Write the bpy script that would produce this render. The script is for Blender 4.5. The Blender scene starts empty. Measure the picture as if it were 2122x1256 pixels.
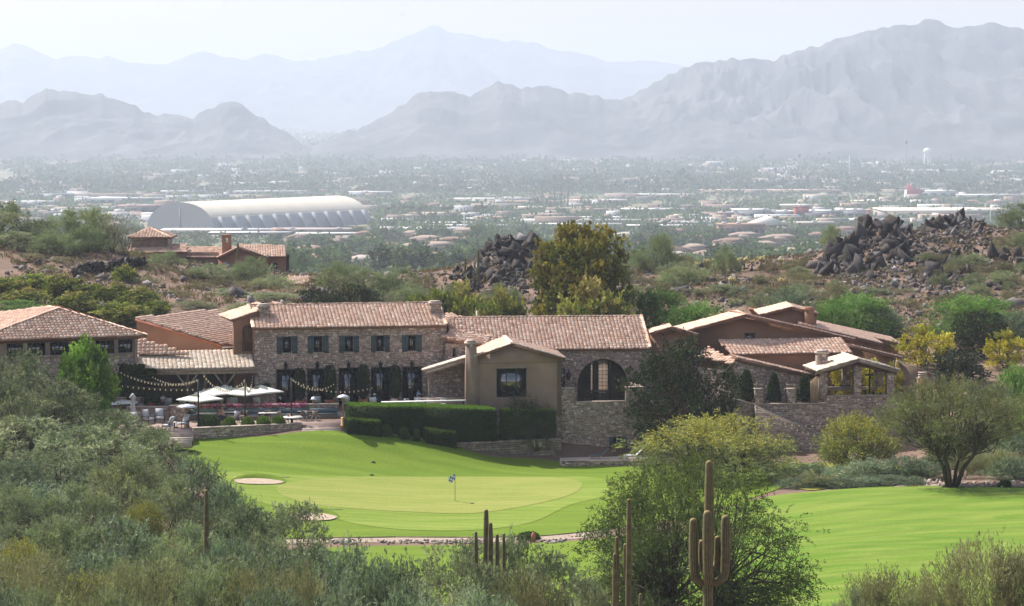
import bpy, math, random
import numpy as np
from mathutils import Vector, geometry as mgeo

# ------------------------------------------------------------------ camera, world, sun, exposure
SC = bpy.context.scene
COL = SC.collection
FPX, CX, CY, CAMZ = 5500.0, 1061.0, 628.0, 32.0
PITCH = math.atan(388.0 / FPX)
cd = bpy.data.cameras.new('camera'); cam = bpy.data.objects.new('camera', cd); COL.objects.link(cam)
cd.sensor_width = 36; cd.lens = FPX / 2122 * 36; cd.clip_start = 1; cd.clip_end = 60000
cam.location = (0, 0, CAMZ); cam.rotation_euler = (math.pi / 2 - PITCH, 0, 0)
SC.camera = cam
SUN_EL = math.radians(50); SUN_AZ = math.radians(-51)         # azimuth from +Y, clockwise; the sun stands behind the clubhouse, to its left
wd = bpy.data.worlds.new('World'); SC.world = wd; wd.use_nodes = True
wn = wd.node_tree; wn.nodes.clear()
sky = wn.nodes.new('ShaderNodeTexSky'); sky.sky_type = 'NISHITA'; sky.sun_disc = False
sky.sun_elevation = SUN_EL; sky.sun_rotation = SUN_AZ; sky.altitude = 500; sky.dust_density = 4; sky.ozone_density = .6; sky.air_density = 1.0
bg = wn.nodes.new('ShaderNodeBackground'); bg.inputs['Strength'].default_value = 0.125
wo = wn.nodes.new('ShaderNodeOutputWorld')
tint = wn.nodes.new('ShaderNodeMix'); tint.data_type = 'RGBA'; tint.blend_type = 'MULTIPLY'; tint.inputs[0].default_value = 1; tint.inputs[7].default_value = (1.15, 1.0, .89, 1)
wn.links.new(sky.outputs[0], tint.inputs[6]); wn.links.new(tint.outputs[2], bg.inputs[0]); wn.links.new(bg.outputs[0], wo.inputs[0])
sl = bpy.data.lights.new('sun', 'SUN'); sl.energy = 5.0; sl.angle = math.radians(0.5); sl.color = (1.0, 0.95, 0.88)
so = bpy.data.objects.new('sun', sl); COL.objects.link(so)
SDIR = Vector((math.sin(SUN_AZ) * math.cos(SUN_EL), math.cos(SUN_AZ) * math.cos(SUN_EL), math.sin(SUN_EL)))
so.rotation_euler = SDIR.to_track_quat('Z', 'Y').to_euler(); so.location = (0, 0, 300)
SC.view_settings.view_transform = 'Standard'; SC.view_settings.look = 'None'
SC.view_settings.exposure = 0.65; SC.view_settings.gamma = 1; SC.view_settings.use_curve_mapping = False
SC.render.engine = 'CYCLES'
SC.cycles.use_denoising = True
SC.cycles.max_bounces = 6; SC.cycles.diffuse_bounces = 3; SC.cycles.glossy_bounces = 2; SC.cycles.transmission_bounces = 4
SC.cycles.volume_bounces = 2; SC.cycles.transparent_max_bounces = 8
SC.cycles.sample_clamp_indirect = 6

R = random.Random(7)
NR = np.random.default_rng(11)
def npa(*a): return np.array(a, float)

# ------------------------------------------------------------------ measuring: pixel of the photograph <-> place
def ray(px, py):
    a = (px - CX) / FPX; b = (CY - py) / FPX
    return npa(a, math.cos(PITCH) + b * math.sin(PITCH), -math.sin(PITCH) + b * math.cos(PITCH))
def W(px, py, Y):
    r = ray(px, py); t = Y / r[1]
    return npa(r[0] * t, Y, CAMZ + r[2] * t)
def G(px, py, z):
    r = ray(px, py); t = (z - CAMZ) / r[2]
    return npa(r[0] * t, r[1] * t, z)
def pxof(x, y, z):
    dz = z - CAMZ
    f = y * math.cos(PITCH) - dz * math.sin(PITCH); u = y * math.sin(PITCH) + dz * math.cos(PITCH)
    return CX + FPX * x / f, CY - FPX * u / f

# ------------------------------------------------------------------ mesh accumulator
class MB:
    def __init__(s): s.V = []; s.C = []; s.F = []; s.n = 0
    def add(s, v, faces, c=(1, 1, 1)):
        v = np.asarray(v, float).reshape(-1, 3); c = np.asarray(c, float)
        if c.ndim == 1: c = np.tile(c, (len(v), 1))
        s.V.append(v); s.C.append(c)
        for f in (faces if isinstance(faces, list) else [faces]):
            f = np.asarray(f, int)
            if f.ndim == 1: f = f[None]
            s.F.append(f + s.n)
        s.n += len(v)
        return s
    def poly(s, pts, c=(1, 1, 1)): return s.add(pts, np.arange(len(pts)), c)
    def prism(s, pts, ext, c=(1, 1, 1)):
        pts = np.asarray(pts, float); n = len(pts); q = pts + np.asarray(ext, float)
        i = np.arange(n); j = (i + 1) % n
        return s.add(np.vstack([pts, q]), [i, i[::-1] + n, np.stack([j, i, i + n, j + n], 1)], c)
    def box(s, a, b, c=(1, 1, 1), M=None):
        x0, y0, z0 = a; x1, y1, z1 = b
        v = np.array([(x, y, z) for z in (z0, z1) for y in (y0, y1) for x in (x0, x1)], float)
        if M is not None: v = M(v)
        return s.add(v, np.array([(0, 2, 3, 1), (4, 5, 7, 6), (0, 1, 5, 4), (2, 6, 7, 3), (0, 4, 6, 2), (1, 3, 7, 5)]), c)
    def obox(s, c, half, axes, col=(1, 1, 1)):
        c = np.asarray(c, float); axes = np.asarray(axes, float)
        v = np.array([(x, y, z) for z in (-1, 1) for y in (-1, 1) for x in (-1, 1)], float) * np.asarray(half, float)
        return s.add(c + v @ axes, np.array([(0, 2, 3, 1), (4, 5, 7, 6), (0, 1, 5, 4), (2, 6, 7, 3), (0, 4, 6, 2), (1, 3, 7, 5)]), col)
    def bar(s, p, q, w, h=None, c=(1, 1, 1)):
        p = np.asarray(p, float); q = np.asarray(q, float); d = q - p; L = np.linalg.norm(d); d /= L
        up = npa(0, 0, 1) if abs(d[2]) < .95 else npa(0, 1, 0)
        a = np.cross(d, up); a /= np.linalg.norm(a); b = np.cross(a, d)
        return s.obox((p + q) / 2, (L / 2, w / 2, (h or w) / 2), (d, a, b), c)
    def tube(s, path, rad, k=6, c=(1, 1, 1), cap=True):
        path = np.asarray(path, float); m = len(path)
        rad = np.full(m, rad, float) if np.isscalar(rad) else np.asarray(rad, float)
        t = np.gradient(path, axis=0); t /= np.linalg.norm(t, axis=1)[:, None] + 1e-9
        ref = npa(0.3, 1, 0.1) if abs(t[:, 1]).mean() < .8 else npa(1, 0, 0)
        a = np.cross(t, ref); a /= np.linalg.norm(a, axis=1)[:, None] + 1e-9; b = np.cross(t, a)
        th = np.linspace(0, 2 * np.pi, k, endpoint=False)
        v = path[:, None] + rad[:, None, None] * (np.cos(th)[None, :, None] * a[:, None] + np.sin(th)[None, :, None] * b[:, None])
        i, j = np.meshgrid(np.arange(m - 1), np.arange(k), indexing='ij'); j2 = (j + 1) % k
        f = np.stack([i * k + j, i * k + j2, (i + 1) * k + j2, (i + 1) * k + j], -1).reshape(-1, 4)
        fs = [f]
        if cap: fs += [np.arange(k)[::-1], np.arange(k) + (m - 1) * k]
        cc = np.asarray(c, float)
        return s.add(v.reshape(-1, 3), fs, cc)
    def lathe(s, base, prof, k=12, c=(1, 1, 1), sx=1, sy=1):
        base = np.asarray(base, float); m = len(prof); th = np.linspace(0, 2 * np.pi, k, endpoint=False)
        v = np.array([(r * math.cos(t) * sx, r * math.sin(t) * sy, z) for r, z in prof for t in th]) + base
        i, j = np.meshgrid(np.arange(m - 1), np.arange(k), indexing='ij'); j2 = (j + 1) % k
        f = np.stack([i * k + j, i * k + j2, (i + 1) * k + j2, (i + 1) * k + j], -1).reshape(-1, 4)
        return s.add(v, [f, np.arange(k)[::-1], np.arange(k) + (m - 1) * k], c)
    def stamp(s, tv, tf, O, A, col):
        """tv (n,3) template, tf list of face arrays, O (m,3), A (m,3,3) rows = axes, col (m,3)"""
        tv = np.asarray(tv, float); m = len(O); n = len(tv)
        if m == 0: return s
        v = np.einsum('nk,mkj->mnj', tv, A) + O[:, None]
        fs = [(np.asarray(f)[None] + (np.arange(m) * n)[:, None, None]).reshape(-1, np.asarray(f).shape[1]) for f in tf]
        return s.add(v.reshape(-1, 3), fs, np.repeat(col, n, 0))
    def mesh(s, name, mat, off=None, smooth=False):
        me = bpy.data.meshes.new(name)
        if not s.V: return me
        V = np.vstack(s.V); C = np.vstack(s.C)
        if off is not None: V = V - np.asarray(off, float)
        tot = np.concatenate([np.full(len(f), f.shape[1]) for f in s.F]); li = np.concatenate([f.ravel() for f in s.F])
        me.vertices.add(len(V)); me.vertices.foreach_set('co', V.ravel())
        me.loops.add(len(li)); me.loops.foreach_set('vertex_index', li)
        me.polygons.add(len(tot)); me.polygons.foreach_set('loop_start', np.concatenate([[0], np.cumsum(tot)[:-1]]))
        me.polygons.foreach_set('loop_total', tot)
        if smooth: me.polygons.foreach_set('use_smooth', np.ones(len(tot), bool))
        me.update(calc_edges=True)
        at = me.color_attributes.new('col', 'FLOAT_COLOR', 'POINT')
        at.data.foreach_set('color', np.hstack([C, np.ones((len(C), 1))]).ravel())
        if mat: me.materials.append(mat)
        return me

ROOTLOC = {}
def link(o): COL.objects.link(o); return o
def setp(o, label=None, cat=None, group=None, kind=None):
    if label: o['label'] = label
    if cat: o['category'] = cat
    if group: o['group'] = group
    if kind: o['kind'] = kind
    return o
def thing(name, label, cat, loc=(0, 0, 0), group=None, rz=0):
    o = link(bpy.data.objects.new(name, None)); o.location = tuple(float(v) for v in loc); o.empty_display_size = .3
    if rz: o.rotation_euler = (0, 0, rz)
    ROOTLOC[o.name] = np.array(loc, float)
    return setp(o, label, cat, group)
def part(name, mb, mat, parent, smooth=False, label=None, kind=None, local=False):
    """mb in world coordinates (or local=True: in the thing's own)"""
    if not mb.V: return None
    off = None if local else ROOTLOC.get(parent.name)
    o = link(bpy.data.objects.new(name, mb.mesh(name, mat, off, smooth))); o.parent = parent
    if not local and parent.name in ROOTLOC: ROOTLOC[o.name] = ROOTLOC[parent.name]
    return setp(o, label, kind=kind)
def solo(name, mb, mat, label=None, cat=None, group=None, kind=None, smooth=False, loc=None):
    o = link(bpy.data.objects.new(name, mb.mesh(name, mat, loc, smooth)))
    if loc is not None: o.location = tuple(float(v) for v in loc)
    return setp(o, label, cat, group, kind)
KIDS = {}
def copy_tree(o, parent=None):
    c = o.copy(); COL.objects.link(c)
    if parent: c.parent = parent
    for ch in list(o.children): copy_tree(ch, c)
    return c
def place(proto, used, loc, rz=0, scale=None, label=None, group=None):
    """first use moves the prototype itself, later ones copy it with its parts"""
    o = proto if id(proto) not in used else copy_tree(proto)
    used.add(id(proto))
    o.location = tuple(float(v) for v in loc); o.rotation_euler = (0, 0, rz)
    if scale is not None: o.scale = scale if hasattr(scale, '__len__') else (scale,) * 3
    if label: o['label'] = label
    if group: o['group'] = group
    return o
USED = set()
ORD = ['leftmost', 'second', 'third', 'fourth', 'fifth', 'sixth', 'seventh', 'eighth', 'ninth', 'tenth', 'eleventh', 'twelfth', 'thirteenth',
       'fourteenth', 'fifteenth', 'sixteenth', 'seventeenth', 'eighteenth', 'nineteenth', 'twentieth']
def nth(i, n):
    if i == 0: return 'leftmost'
    if i == n - 1: return 'rightmost'
    return (ORD[i] if i < 20 else 'number %d' % (i + 1)) + ' from the left'

# ------------------------------------------------------------------ materials
def mat(name, col=(.8, .8, .8), rough=.8, attr=False, var=.0, vscale=1.0, bump=0., bscale=None, spec=.3, metal=0., trans=0., rnd=0., col2=None, c2scale=.3, c2thr=.5,
        vcoord='Object', emit=None, glass=False, sheen=0):
    m = bpy.data.materials.new(name); m.use_nodes = True; nt = m.node_tree; N = nt.nodes; L = nt.links
    b = N['Principled BSDF']; out = N['Material Output']
    b.inputs['Roughness'].default_value = rough; b.inputs['Metallic'].default_value = metal
    b.inputs['Specular IOR Level'].default_value = spec
    cur = None
    def mul(x, y, t='MULTIPLY', fac=1.0):
        n = N.new('ShaderNodeMix'); n.data_type = 'RGBA'; n.blend_type = t
        if hasattr(fac, 'links'): L.new(fac, n.inputs[0])
        else: n.inputs[0].default_value = fac
        for s, v in ((6, x), (7, y)):
            if hasattr(v, 'links'): L.new(v, n.inputs[s])
            else: n.inputs[s].default_value = (*v, 1)
        return n.outputs[2]
    cur = col
    if attr:
        a = N.new('ShaderNodeAttribute'); a.attribute_name = 'col'
        cur = mul(col, a.outputs['Color'])
    tc = N.new('ShaderNodeTexCoord')
    src = tc.outputs['Object'] if vcoord == 'Object' else N.new('ShaderNodeNewGeometry').outputs['Position']
    if col2:
        nz = N.new('ShaderNodeTexNoise'); nz.inputs['Scale'].default_value = c2scale; nz.inputs['Detail'].default_value = 6; nz.inputs['Roughness'].default_value = .65
        L.new(src, nz.inputs['Vector'])
        rp = N.new('ShaderNodeValToRGB'); rp.color_ramp.elements[0].position = c2thr - .1; rp.color_ramp.elements[1].position = c2thr + .1
        L.new(nz.outputs[0], rp.inputs[0]); cur = mul(cur, col2, 'MIX', rp.outputs[0])
    if var:
        nz = N.new('ShaderNodeTexNoise'); nz.inputs['Scale'].default_value = vscale; nz.inputs['Detail'].default_value = 5
        L.new(src, nz.inputs['Vector'])
        mr = N.new('ShaderNodeMapRange'); mr.inputs[1].default_value = .3; mr.inputs[2].default_value = .7
        mr.inputs[3].default_value = 1 - var; mr.inputs[4].default_value = 1 + var; L.new(nz.outputs[0], mr.inputs[0])
        cb = N.new('ShaderNodeCombineColor')
        for k in range(3): L.new(mr.outputs[0], cb.inputs[k])
        cur = mul(cur, cb.outputs[0])
    if rnd:
        oi = N.new('ShaderNodeObjectInfo')
        hs = N.new('ShaderNodeHueSaturation')
        m1 = N.new('ShaderNodeMapRange'); m1.inputs[3].default_value = .5 - rnd * .035; m1.inputs[4].default_value = .5 + rnd * .06; L.new(oi.outputs['Random'], m1.inputs[0])
        wn_ = N.new('ShaderNodeTexWhiteNoise'); wn_.noise_dimensions = '1D'; L.new(oi.outputs['Random'], wn_.inputs['W'])
        m2 = N.new('ShaderNodeMapRange'); m2.inputs[3].default_value = 1 - rnd; m2.inputs[4].default_value = 1 + rnd; L.new(wn_.outputs['Value'], m2.inputs[0])
        L.new(m1.outputs[0], hs.inputs['Hue']); L.new(m2.outputs[0], hs.inputs['Value'])
        if hasattr(cur, 'links'): L.new(cur, hs.inputs['Color'])
        else: hs.inputs['Color'].default_value = (*cur, 1)
        cur = hs.outputs[0]
    if hasattr(cur, 'links'): L.new(cur, b.inputs['Base Color'])
    else: b.inputs['Base Color'].default_value = (*cur, 1)
    if bump:
        nz = N.new('ShaderNodeTexNoise'); nz.inputs['Scale'].default_value = bscale or vscale * 4; nz.inputs['Detail'].default_value = 6; L.new(src, nz.inputs['Vector'])
        bp = N.new('ShaderNodeBump'); bp.inputs['Strength'].default_value = 1; bp.inputs['Distance'].default_value = bump; L.new(nz.outputs[0], bp.inputs['Height']); L.new(bp.outputs[0], b.inputs['Normal'])
    if emit: b.inputs['Emission Color'].default_value = (*emit[:3], 1); b.inputs['Emission Strength'].default_value = emit[3]
    if glass: b.inputs['Roughness'].default_value = .05; b.inputs['Specular IOR Level'].default_value = 1.0; b.inputs['IOR'].default_value = 1.9
    if trans:
        tr = N.new('ShaderNodeBsdfTranslucent')
        if hasattr(cur, 'links'):
            t2 = mul(cur, (1.0, 1.15, .6)); L.new(t2, tr.inputs[0])
        else: tr.inputs[0].default_value = (*cur, 1)
        mx = N.new('ShaderNodeMixShader'); mx.inputs[0].default_value = trans
        L.new(b.outputs[0], mx.inputs[1]); L.new(tr.outputs[0], mx.inputs[2]); L.new(mx.outputs[0], out.inputs[0])
    return m

M = {}
M['stucco'] = mat('stucco', (.30, .165, .105), .95, var=.22, vscale=.35, bump=.03, bscale=3)
M['stucco_tan'] = mat('stucco_tan', (.29, .205, .16), .95, var=.18, vscale=.5, bump=.03, bscale=3)
M['tile'] = mat('clay_tile', (1, 1, 1), .85, attr=True, var=.12, vscale=2.5)
M['deck'] = mat('roof_deck', (.20, .11, .08), .9, var=.15)
M['mortar'] = mat('mortar', (.24, .19, .16), .95, var=.2, vscale=1.5)
M['stone'] = mat('rubble_stone', (1, 1, 1), .9, attr=True, var=.2, vscale=5, bump=.03, bscale=9)
M['wood'] = mat('dark_wood', (.10, .065, .045), .8, var=.3, vscale=3)
M['timber'] = mat('grey_timber', (.27, .22, .18), .85, var=.25, vscale=3)
M['shutter'] = mat('shutter_paint', (.055, .085, .10), .6, var=.1)
M['iron'] = mat('black_iron', (.02, .02, .022), .5)
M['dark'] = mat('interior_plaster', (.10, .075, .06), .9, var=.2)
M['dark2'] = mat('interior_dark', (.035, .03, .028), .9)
M['glass'] = mat('window_glass', (.012, .016, .02), .06, spec=.8, glass=True)
M['paver'] = mat('brick_paver', (.42, .30, .26), .9, var=.15, vscale=2, attr=True)
M['cap'] = mat('stone_cap', (.42, .35, .30), .9, var=.2, vscale=2)
M['white'] = mat('white_fabric', (.80, .80, .79), .8, var=.04, trans=.0)
M['canvas'] = mat('canvas', (.82, .82, .82), .85, var=.03, trans=.25)
M['cushion'] = mat('grey_cushion', (.50, .51, .54), .9, var=.05)
M['metalw'] = mat('pale_metal', (.72, .74, .76), .3, metal=.6)
M['bluegrey'] = mat('blue_grey_paint', (.13, .18, .20), .7, var=.1)
M['wicker'] = mat('wicker', (.22, .17, .13), .9, var=.2, vscale=10)
M['bark'] = mat('bark', (.075, .058, .045), .95, var=.3, vscale=6)
M['barkp'] = mat('pale_bark', (.24, .20, .16), .95, var=.3, vscale=6)
M['leaf'] = mat('leaves', (1, 1, 1), .7, attr=True, trans=.26, rnd=.26, spec=.15)
M['leafd'] = mat('glossy_leaves', (1, 1, 1), .6, attr=True, trans=.15, rnd=.08, spec=.15)
M['rock'] = mat('desert_rock', (1, 1, 1), .9, attr=True, var=.3, vscale=1.5, bump=.08, bscale=3)
M['far'] = mat('far_paint', (1, 1, 1), .9, attr=True)
M['terracotta'] = mat('terracotta', (.42, .16, .09), .85, var=.15, vscale=4)
M['bulb'] = mat('warm_bulb', (.75, .65, .42), .3, spec=.5)
M['skin'] = mat('skin', (.48, .28, .20), .6)
M['cloth'] = mat('cloth', (1, 1, 1), .9, attr=True)
M['sand'] = mat('bunker_sand', (.37, .30, .23), .95, var=.15, vscale=2)
M['cactus'] = mat('cactus', (.12, .115, .062), .8, var=.25, vscale=5, attr=True)
M['bronze'] = mat('bronze_metal', (.30, .19, .09), .5, metal=.5, var=.1)
M['concrete'] = mat('concrete', (.48, .42, .37), .9, var=.1, vscale=1)

# ------------------------------------------------------------------ terrain height
def cpx(px, py, Y): w = W(px, py, Y); return (w[0], w[1], w[2])
CTRL = [(-30, 0, 29), (0, 0, 29.5), (30, 0, 29), (-60, 40, 24), (60, 40, 24), (0, 50, 21), (-60, 90, 13), (-25, 90, 10.5), (0, 90, 10), (25, 90, 11), (60, 90, 14),
        (-60, 120, 8), (-25, 120, 5.5), (0, 118, 5.2), (12, 115, 6.2), (28, 125, 7), (60, 125, 8.5),
        (-60, 150, 5), (-30, 150, 3.4), (-12, 150, 1.8), (0, 150, 1.2), (12, 150, 1.6), (28, 152, 3.2), (60, 150, 4.5),
        (-60, 180, 4), (-30, 178, 2), (-18, 180, .4), (-5, 178, -.4), (8, 178, .4), (22, 180, 2.4), (40, 178, 3), (60, 180, 4),
        (-60, 210, 4.5), (-38, 205, 1.8), (-26, 203, .5), (-17, 203, -.1), (-6, 204, -.22), (5, 204, -.2), (14, 205, .3), (26, 206, 1.8), (38, 212, 2.0), (60, 210, 3.2),
        (-45, 232, 3.2), (-60, 245, 4), (-5, 219, .0), (2, 225, .05), (8, 232, .1), (-14, 222, .35), (-18, 228, 1.0), (-6, 234, .2),
        cpx(480, 955, 232), cpx(370, 915, 236), cpx(440, 912, 237.2), cpx(560, 908, 237.6), cpx(630, 903, 238), cpx(700, 897, 238.5), cpx(600, 950, 234),
        cpx(700, 945, 236), cpx(800, 908, 240), cpx(880, 914, 241.5), cpx(900, 924, 240.5), cpx(955, 929, 242.8), cpx(1010, 945, 243.4), cpx(1075, 954, 244.4), cpx(1160, 958, 246), (-3, 247, 2.0), (2, 248, 2.0), cpx(850, 965, 237),
        cpx(1000, 975, 238), cpx(1250, 955, 245), cpx(1350, 955, 246), cpx(1500, 965, 243), cpx(1700, 965, 240), cpx(1720, 985, 230), cpx(1850, 950, 245), cpx(2000, 970, 238),
        (24, 222, 1.2), (40, 222, 1.6), (55, 240, 3), (62, 250, 4.5),
        (-45, 250, 4.5), (-25, 246, 3.4), (-25, 255, 4.4), (-8, 252, 3.8), (-8, 258, 4.4), (3, 250, 3.5), (4.6, 247.5, .3), (9, 247, .1), (13, 248, .1), (15, 252, .3), (17, 256, 1), (9, 255, 3), (9, 262, 4.2), (20, 247, .2), (25, 250, .2), (30, 250, .3), (34, 250.5, .4), (38, 251, 1.4), (30, 240, .5), (36, 240, .7), (20, 262, 4.6), (28, 248, .3), (35, 248, .6), (35, 256, 3), (35, 262, 5), (50, 262, 5.5),
        (-50, 290, 7), (-25, 290, 6), (0, 290, 5.5), (25, 290, 5.5), (50, 290, 6.5),
        cpx(40, 630, 310), cpx(200, 640, 305), cpx(330, 620, 315), cpx(60, 545, 335), cpx(100, 512, 350), cpx(230, 530, 350), cpx(300, 560, 345), cpx(420, 590, 345), cpx(560, 600, 345),
        cpx(0, 500, 370), cpx(150, 505, 375), cpx(280, 530, 385), cpx(450, 560, 390), cpx(600, 590, 385), cpx(-150, 480, 360), cpx(-150, 600, 300),
        cpx(750, 600, 350), cpx(900, 600, 350), cpx(940, 575, 352), cpx(1000, 560, 360), cpx(1050, 535, 365), cpx(1100, 540, 368), cpx(1000, 600, 338), cpx(1150, 570, 365), cpx(1250, 565, 370),
        cpx(1330, 560, 370), cpx(1400, 570, 370), cpx(1500, 575, 370), cpx(1560, 570, 375), cpx(1640, 580, 372), cpx(1400, 630, 330), cpx(1600, 640, 325), cpx(1300, 640, 325),
        cpx(1700, 545, 380), cpx(1800, 500, 395), cpx(1880, 485, 400), cpx(1960, 472, 410), cpx(2040, 480, 410), cpx(2122, 485, 405), cpx(2250, 480, 400), cpx(1800, 600, 345), cpx(1950, 590, 350),
        cpx(2100, 590, 350), cpx(1750, 650, 320), cpx(1900, 650, 322), cpx(2100, 640, 325), cpx(2250, 640, 320), cpx(1880, 545, 372), cpx(2000, 540, 375),
        (-110, 450, 2), (-50, 450, 0), (0, 440, -2), (50, 450, -2), (100, 470, 0), (-120, 550, -6), (0, 550, -7), (120, 550, -6), (-130, 640, -10), (0, 640, -10), (130, 640, -10),
        (-130, 0, 26), (130, 0, 26), (-130, 120, 14), (130, 120, 12), (-130, 230, 8), (130, 230, 9), (-130, 330, 14), (130, 330, 10), (-130, 400, 14), (130, 400, 14)]
CT = np.array(CTRL, float); _P = CT[:, :2] * npa(1, 1) / 40
def _kern(r): return r
_K = _kern(np.linalg.norm(_P[:, None] - _P[None], axis=2)) - np.eye(len(_P)) * 0.02
_A = np.block([[_K, np.ones((len(_P), 1)), _P], [np.ones((1, len(_P))), np.zeros((1, 3))], [_P.T, np.zeros((2, 3))]])
_S = np.linalg.solve(_A, np.concatenate([CT[:, 2], np.zeros(3)]))
OUTCROP = [(1062, 560, 364, 4.2, 7, 3.0), (1018, 575, 356, 3, 5, 1.2), (1835, 545, 385, 6, 9, 3.6), (1770, 560, 380, 4, 7, 1.3), (1970, 480, 408, 5.5, 8, 1.6)]
GX = np.arange(-140, 140.1, 1.25); GY = np.arange(-10, 640.1, 1.25)
def _hash(i, j, s): 
    v = np.sin(i * 127.1 + j * 311.7 + s * 74.7) * 43758.5453
    return v - np.floor(v)
def vnoise(x, y, s=0):
    i = np.floor(x); j = np.floor(y); fx = x - i; fy = y - j; fx = fx * fx * (3 - 2 * fx); fy = fy * fy * (3 - 2 * fy)
    return (_hash(i, j, s) * (1 - fx) + _hash(i + 1, j, s) * fx) * (1 - fy) + (_hash(i, j + 1, s) * (1 - fx) + _hash(i + 1, j + 1, s) * fx) * fy
def fbm(x, y, o=5, s=0, gain=.5):
    t = 0; a = 1; n = 0
    for k in range(o): t = t + a * vnoise(x * 2 ** k, y * 2 ** k, s + k); n += a; a *= gain
    return t / n
def _grid():
    X, Y = np.meshgrid(GX, GY); P = np.stack([X.ravel(), Y.ravel()], 1) / 40
    out = np.empty(len(P))
    for k in range(0, len(P), 20000):
        q = P[k:k + 20000]
        out[k:k + 20000] = _kern(np.linalg.norm(q[:, None] - _P[None], axis=2)) @ _S[:len(_P)] + _S[len(_P)] + q @ _S[len(_P) + 1:]
    Z = out.reshape(X.shape)
    k = 2                                                        # soften the cones of the kernel
    for _ in range(3):
        Zp = np.pad(Z, 1, mode='edge'); Z = (Zp[:-2, 1:-1] + Zp[2:, 1:-1] + Zp[1:-1, :-2] + Zp[1:-1, 2:] + 2 * Z) / 6
    for px, py, yy, rx, ry, h in OUTCROP:
        w = W(px, py, yy); Z += h * np.exp(-((X - w[0]) / rx) ** 2 - ((Y - yy) / ry) ** 2)
    rough = np.clip((Y - 300) / 40, 0, 1) * np.clip((620 - Y) / 60, 0, 1)
    Z += rough * (fbm(X / 9, Y / 9, 4, 3) - .5) * 1.6
    return Z
GZ = _grid()
def Hz(x, y):
    x = np.asarray(x, float); y = np.asarray(y, float)
    fx = np.clip((x - GX[0]) / 1.25, 0, len(GX) - 1.001); fy = np.clip((y - GY[0]) / 1.25, 0, len(GY) - 1.001)
    i = fx.astype(int); j = fy.astype(int); fx = fx - i; fy = fy - j
    return (GZ[j, i] * (1 - fx) + GZ[j, i + 1] * fx) * (1 - fy) + (GZ[j + 1, i] * (1 - fx) + GZ[j + 1, i + 1] * fx) * fy
def hit(px, py, y0=100, y1=620):
    r = ray(px, py); ys = np.arange(y0, y1, .4); t = ys / r[1]; z = CAMZ + r[2] * t; g = Hz(r[0] * t, ys)
    b = np.nonzero(z < g)[0]; k = b[0] if len(b) else len(ys) - 1
    return npa(r[0] * t[k], ys[k], g[k])
VY = npa(590, 900, 1200, 1600, 2400, 4500, 6000, 7500, 13000, 21000); VZ = npa(-10.5, -23, -39, -55, -73, -99, -96, -84, -44, -36)
def Vz(y): return np.interp(y, VY, VZ)
def vgr(px, py):
    r = ray(px, py); ys = np.arange(600, 14000, 4.); t = ys / r[1]; z = CAMZ + r[2] * t
    b = np.nonzero(z < Vz(ys))[0]; k = b[0] if len(b) else len(ys) - 1
    return npa(r[0] * t[k], ys[k], Vz(ys[k]))
# ------------------------------------------------------------------ the setting: ground, valley, mountains
def grid_mb(X, Y, Z, col=(1, 1, 1)):
    m, n = X.shape; mb = MB(); i, j = np.meshgrid(np.arange(m - 1), np.arange(n - 1), indexing='ij')
    f = np.stack([i * n + j, i * n + j + 1, (i + 1) * n + j + 1, (i + 1) * n + j], -1).reshape(-1, 4)
    return mb.add(np.stack([X, Y, Z], -1).reshape(-1, 3), f, col)
gX, gY = np.meshgrid(GX, GY)
M['desert'] = mat('desert_soil', (.185, .12, .09), .95, var=.3, vscale=.25, col2=(.12, .085, .06), c2scale=.5, c2thr=.52, bump=.15, bscale=1.2)
solo('desert_ground', grid_mb(gX, gY, GZ), M['desert'], kind='structure', smooth=True)
xs = np.linspace(-1, 1, 160); ys = np.concatenate([np.linspace(630, 1500, 60), np.geomspace(1540, 21000, 90)])
aX, aY = np.meshgrid(xs, ys); aX = aX * (500 + .45 * aY)
aZ = Vz(aY) + (fbm(aX / 300, aY / 300, 3, 9) - .5) * 3
M['valley'] = mat('valley_ground', (.27, .22, .16), .95, col2=(.09, .11, .06), c2scale=.012, c2thr=.47, var=.3, vscale=.03)
solo('valley_ground', grid_mb(aX, aY, aZ), M['valley'], kind='structure')
# apron of ground to the sides and behind the camera
mb = MB()
for x0, x1, y0, y1 in ((-1400, -139, -1200, 680), (139, 1400, -1200, 680), (-139, 139, -1200, -9)):
    u, v = np.meshgrid(np.linspace(x0, x1, 24), np.linspace(y0, y1, 30))
    z = Hz(u, v) + np.clip((np.hypot(np.maximum(abs(u) - 139, 0), np.maximum(-9 - v, 0))) / 150, 0, 3) * np.where(v < 300, 2.0, -1.0) * 0 - .05
    m2 = grid_mb(u, v, z); mb.add(m2.V[0], m2.F[0])
solo('foothill_ground', mb, M['desert'], kind='structure', smooth=True)

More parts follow.
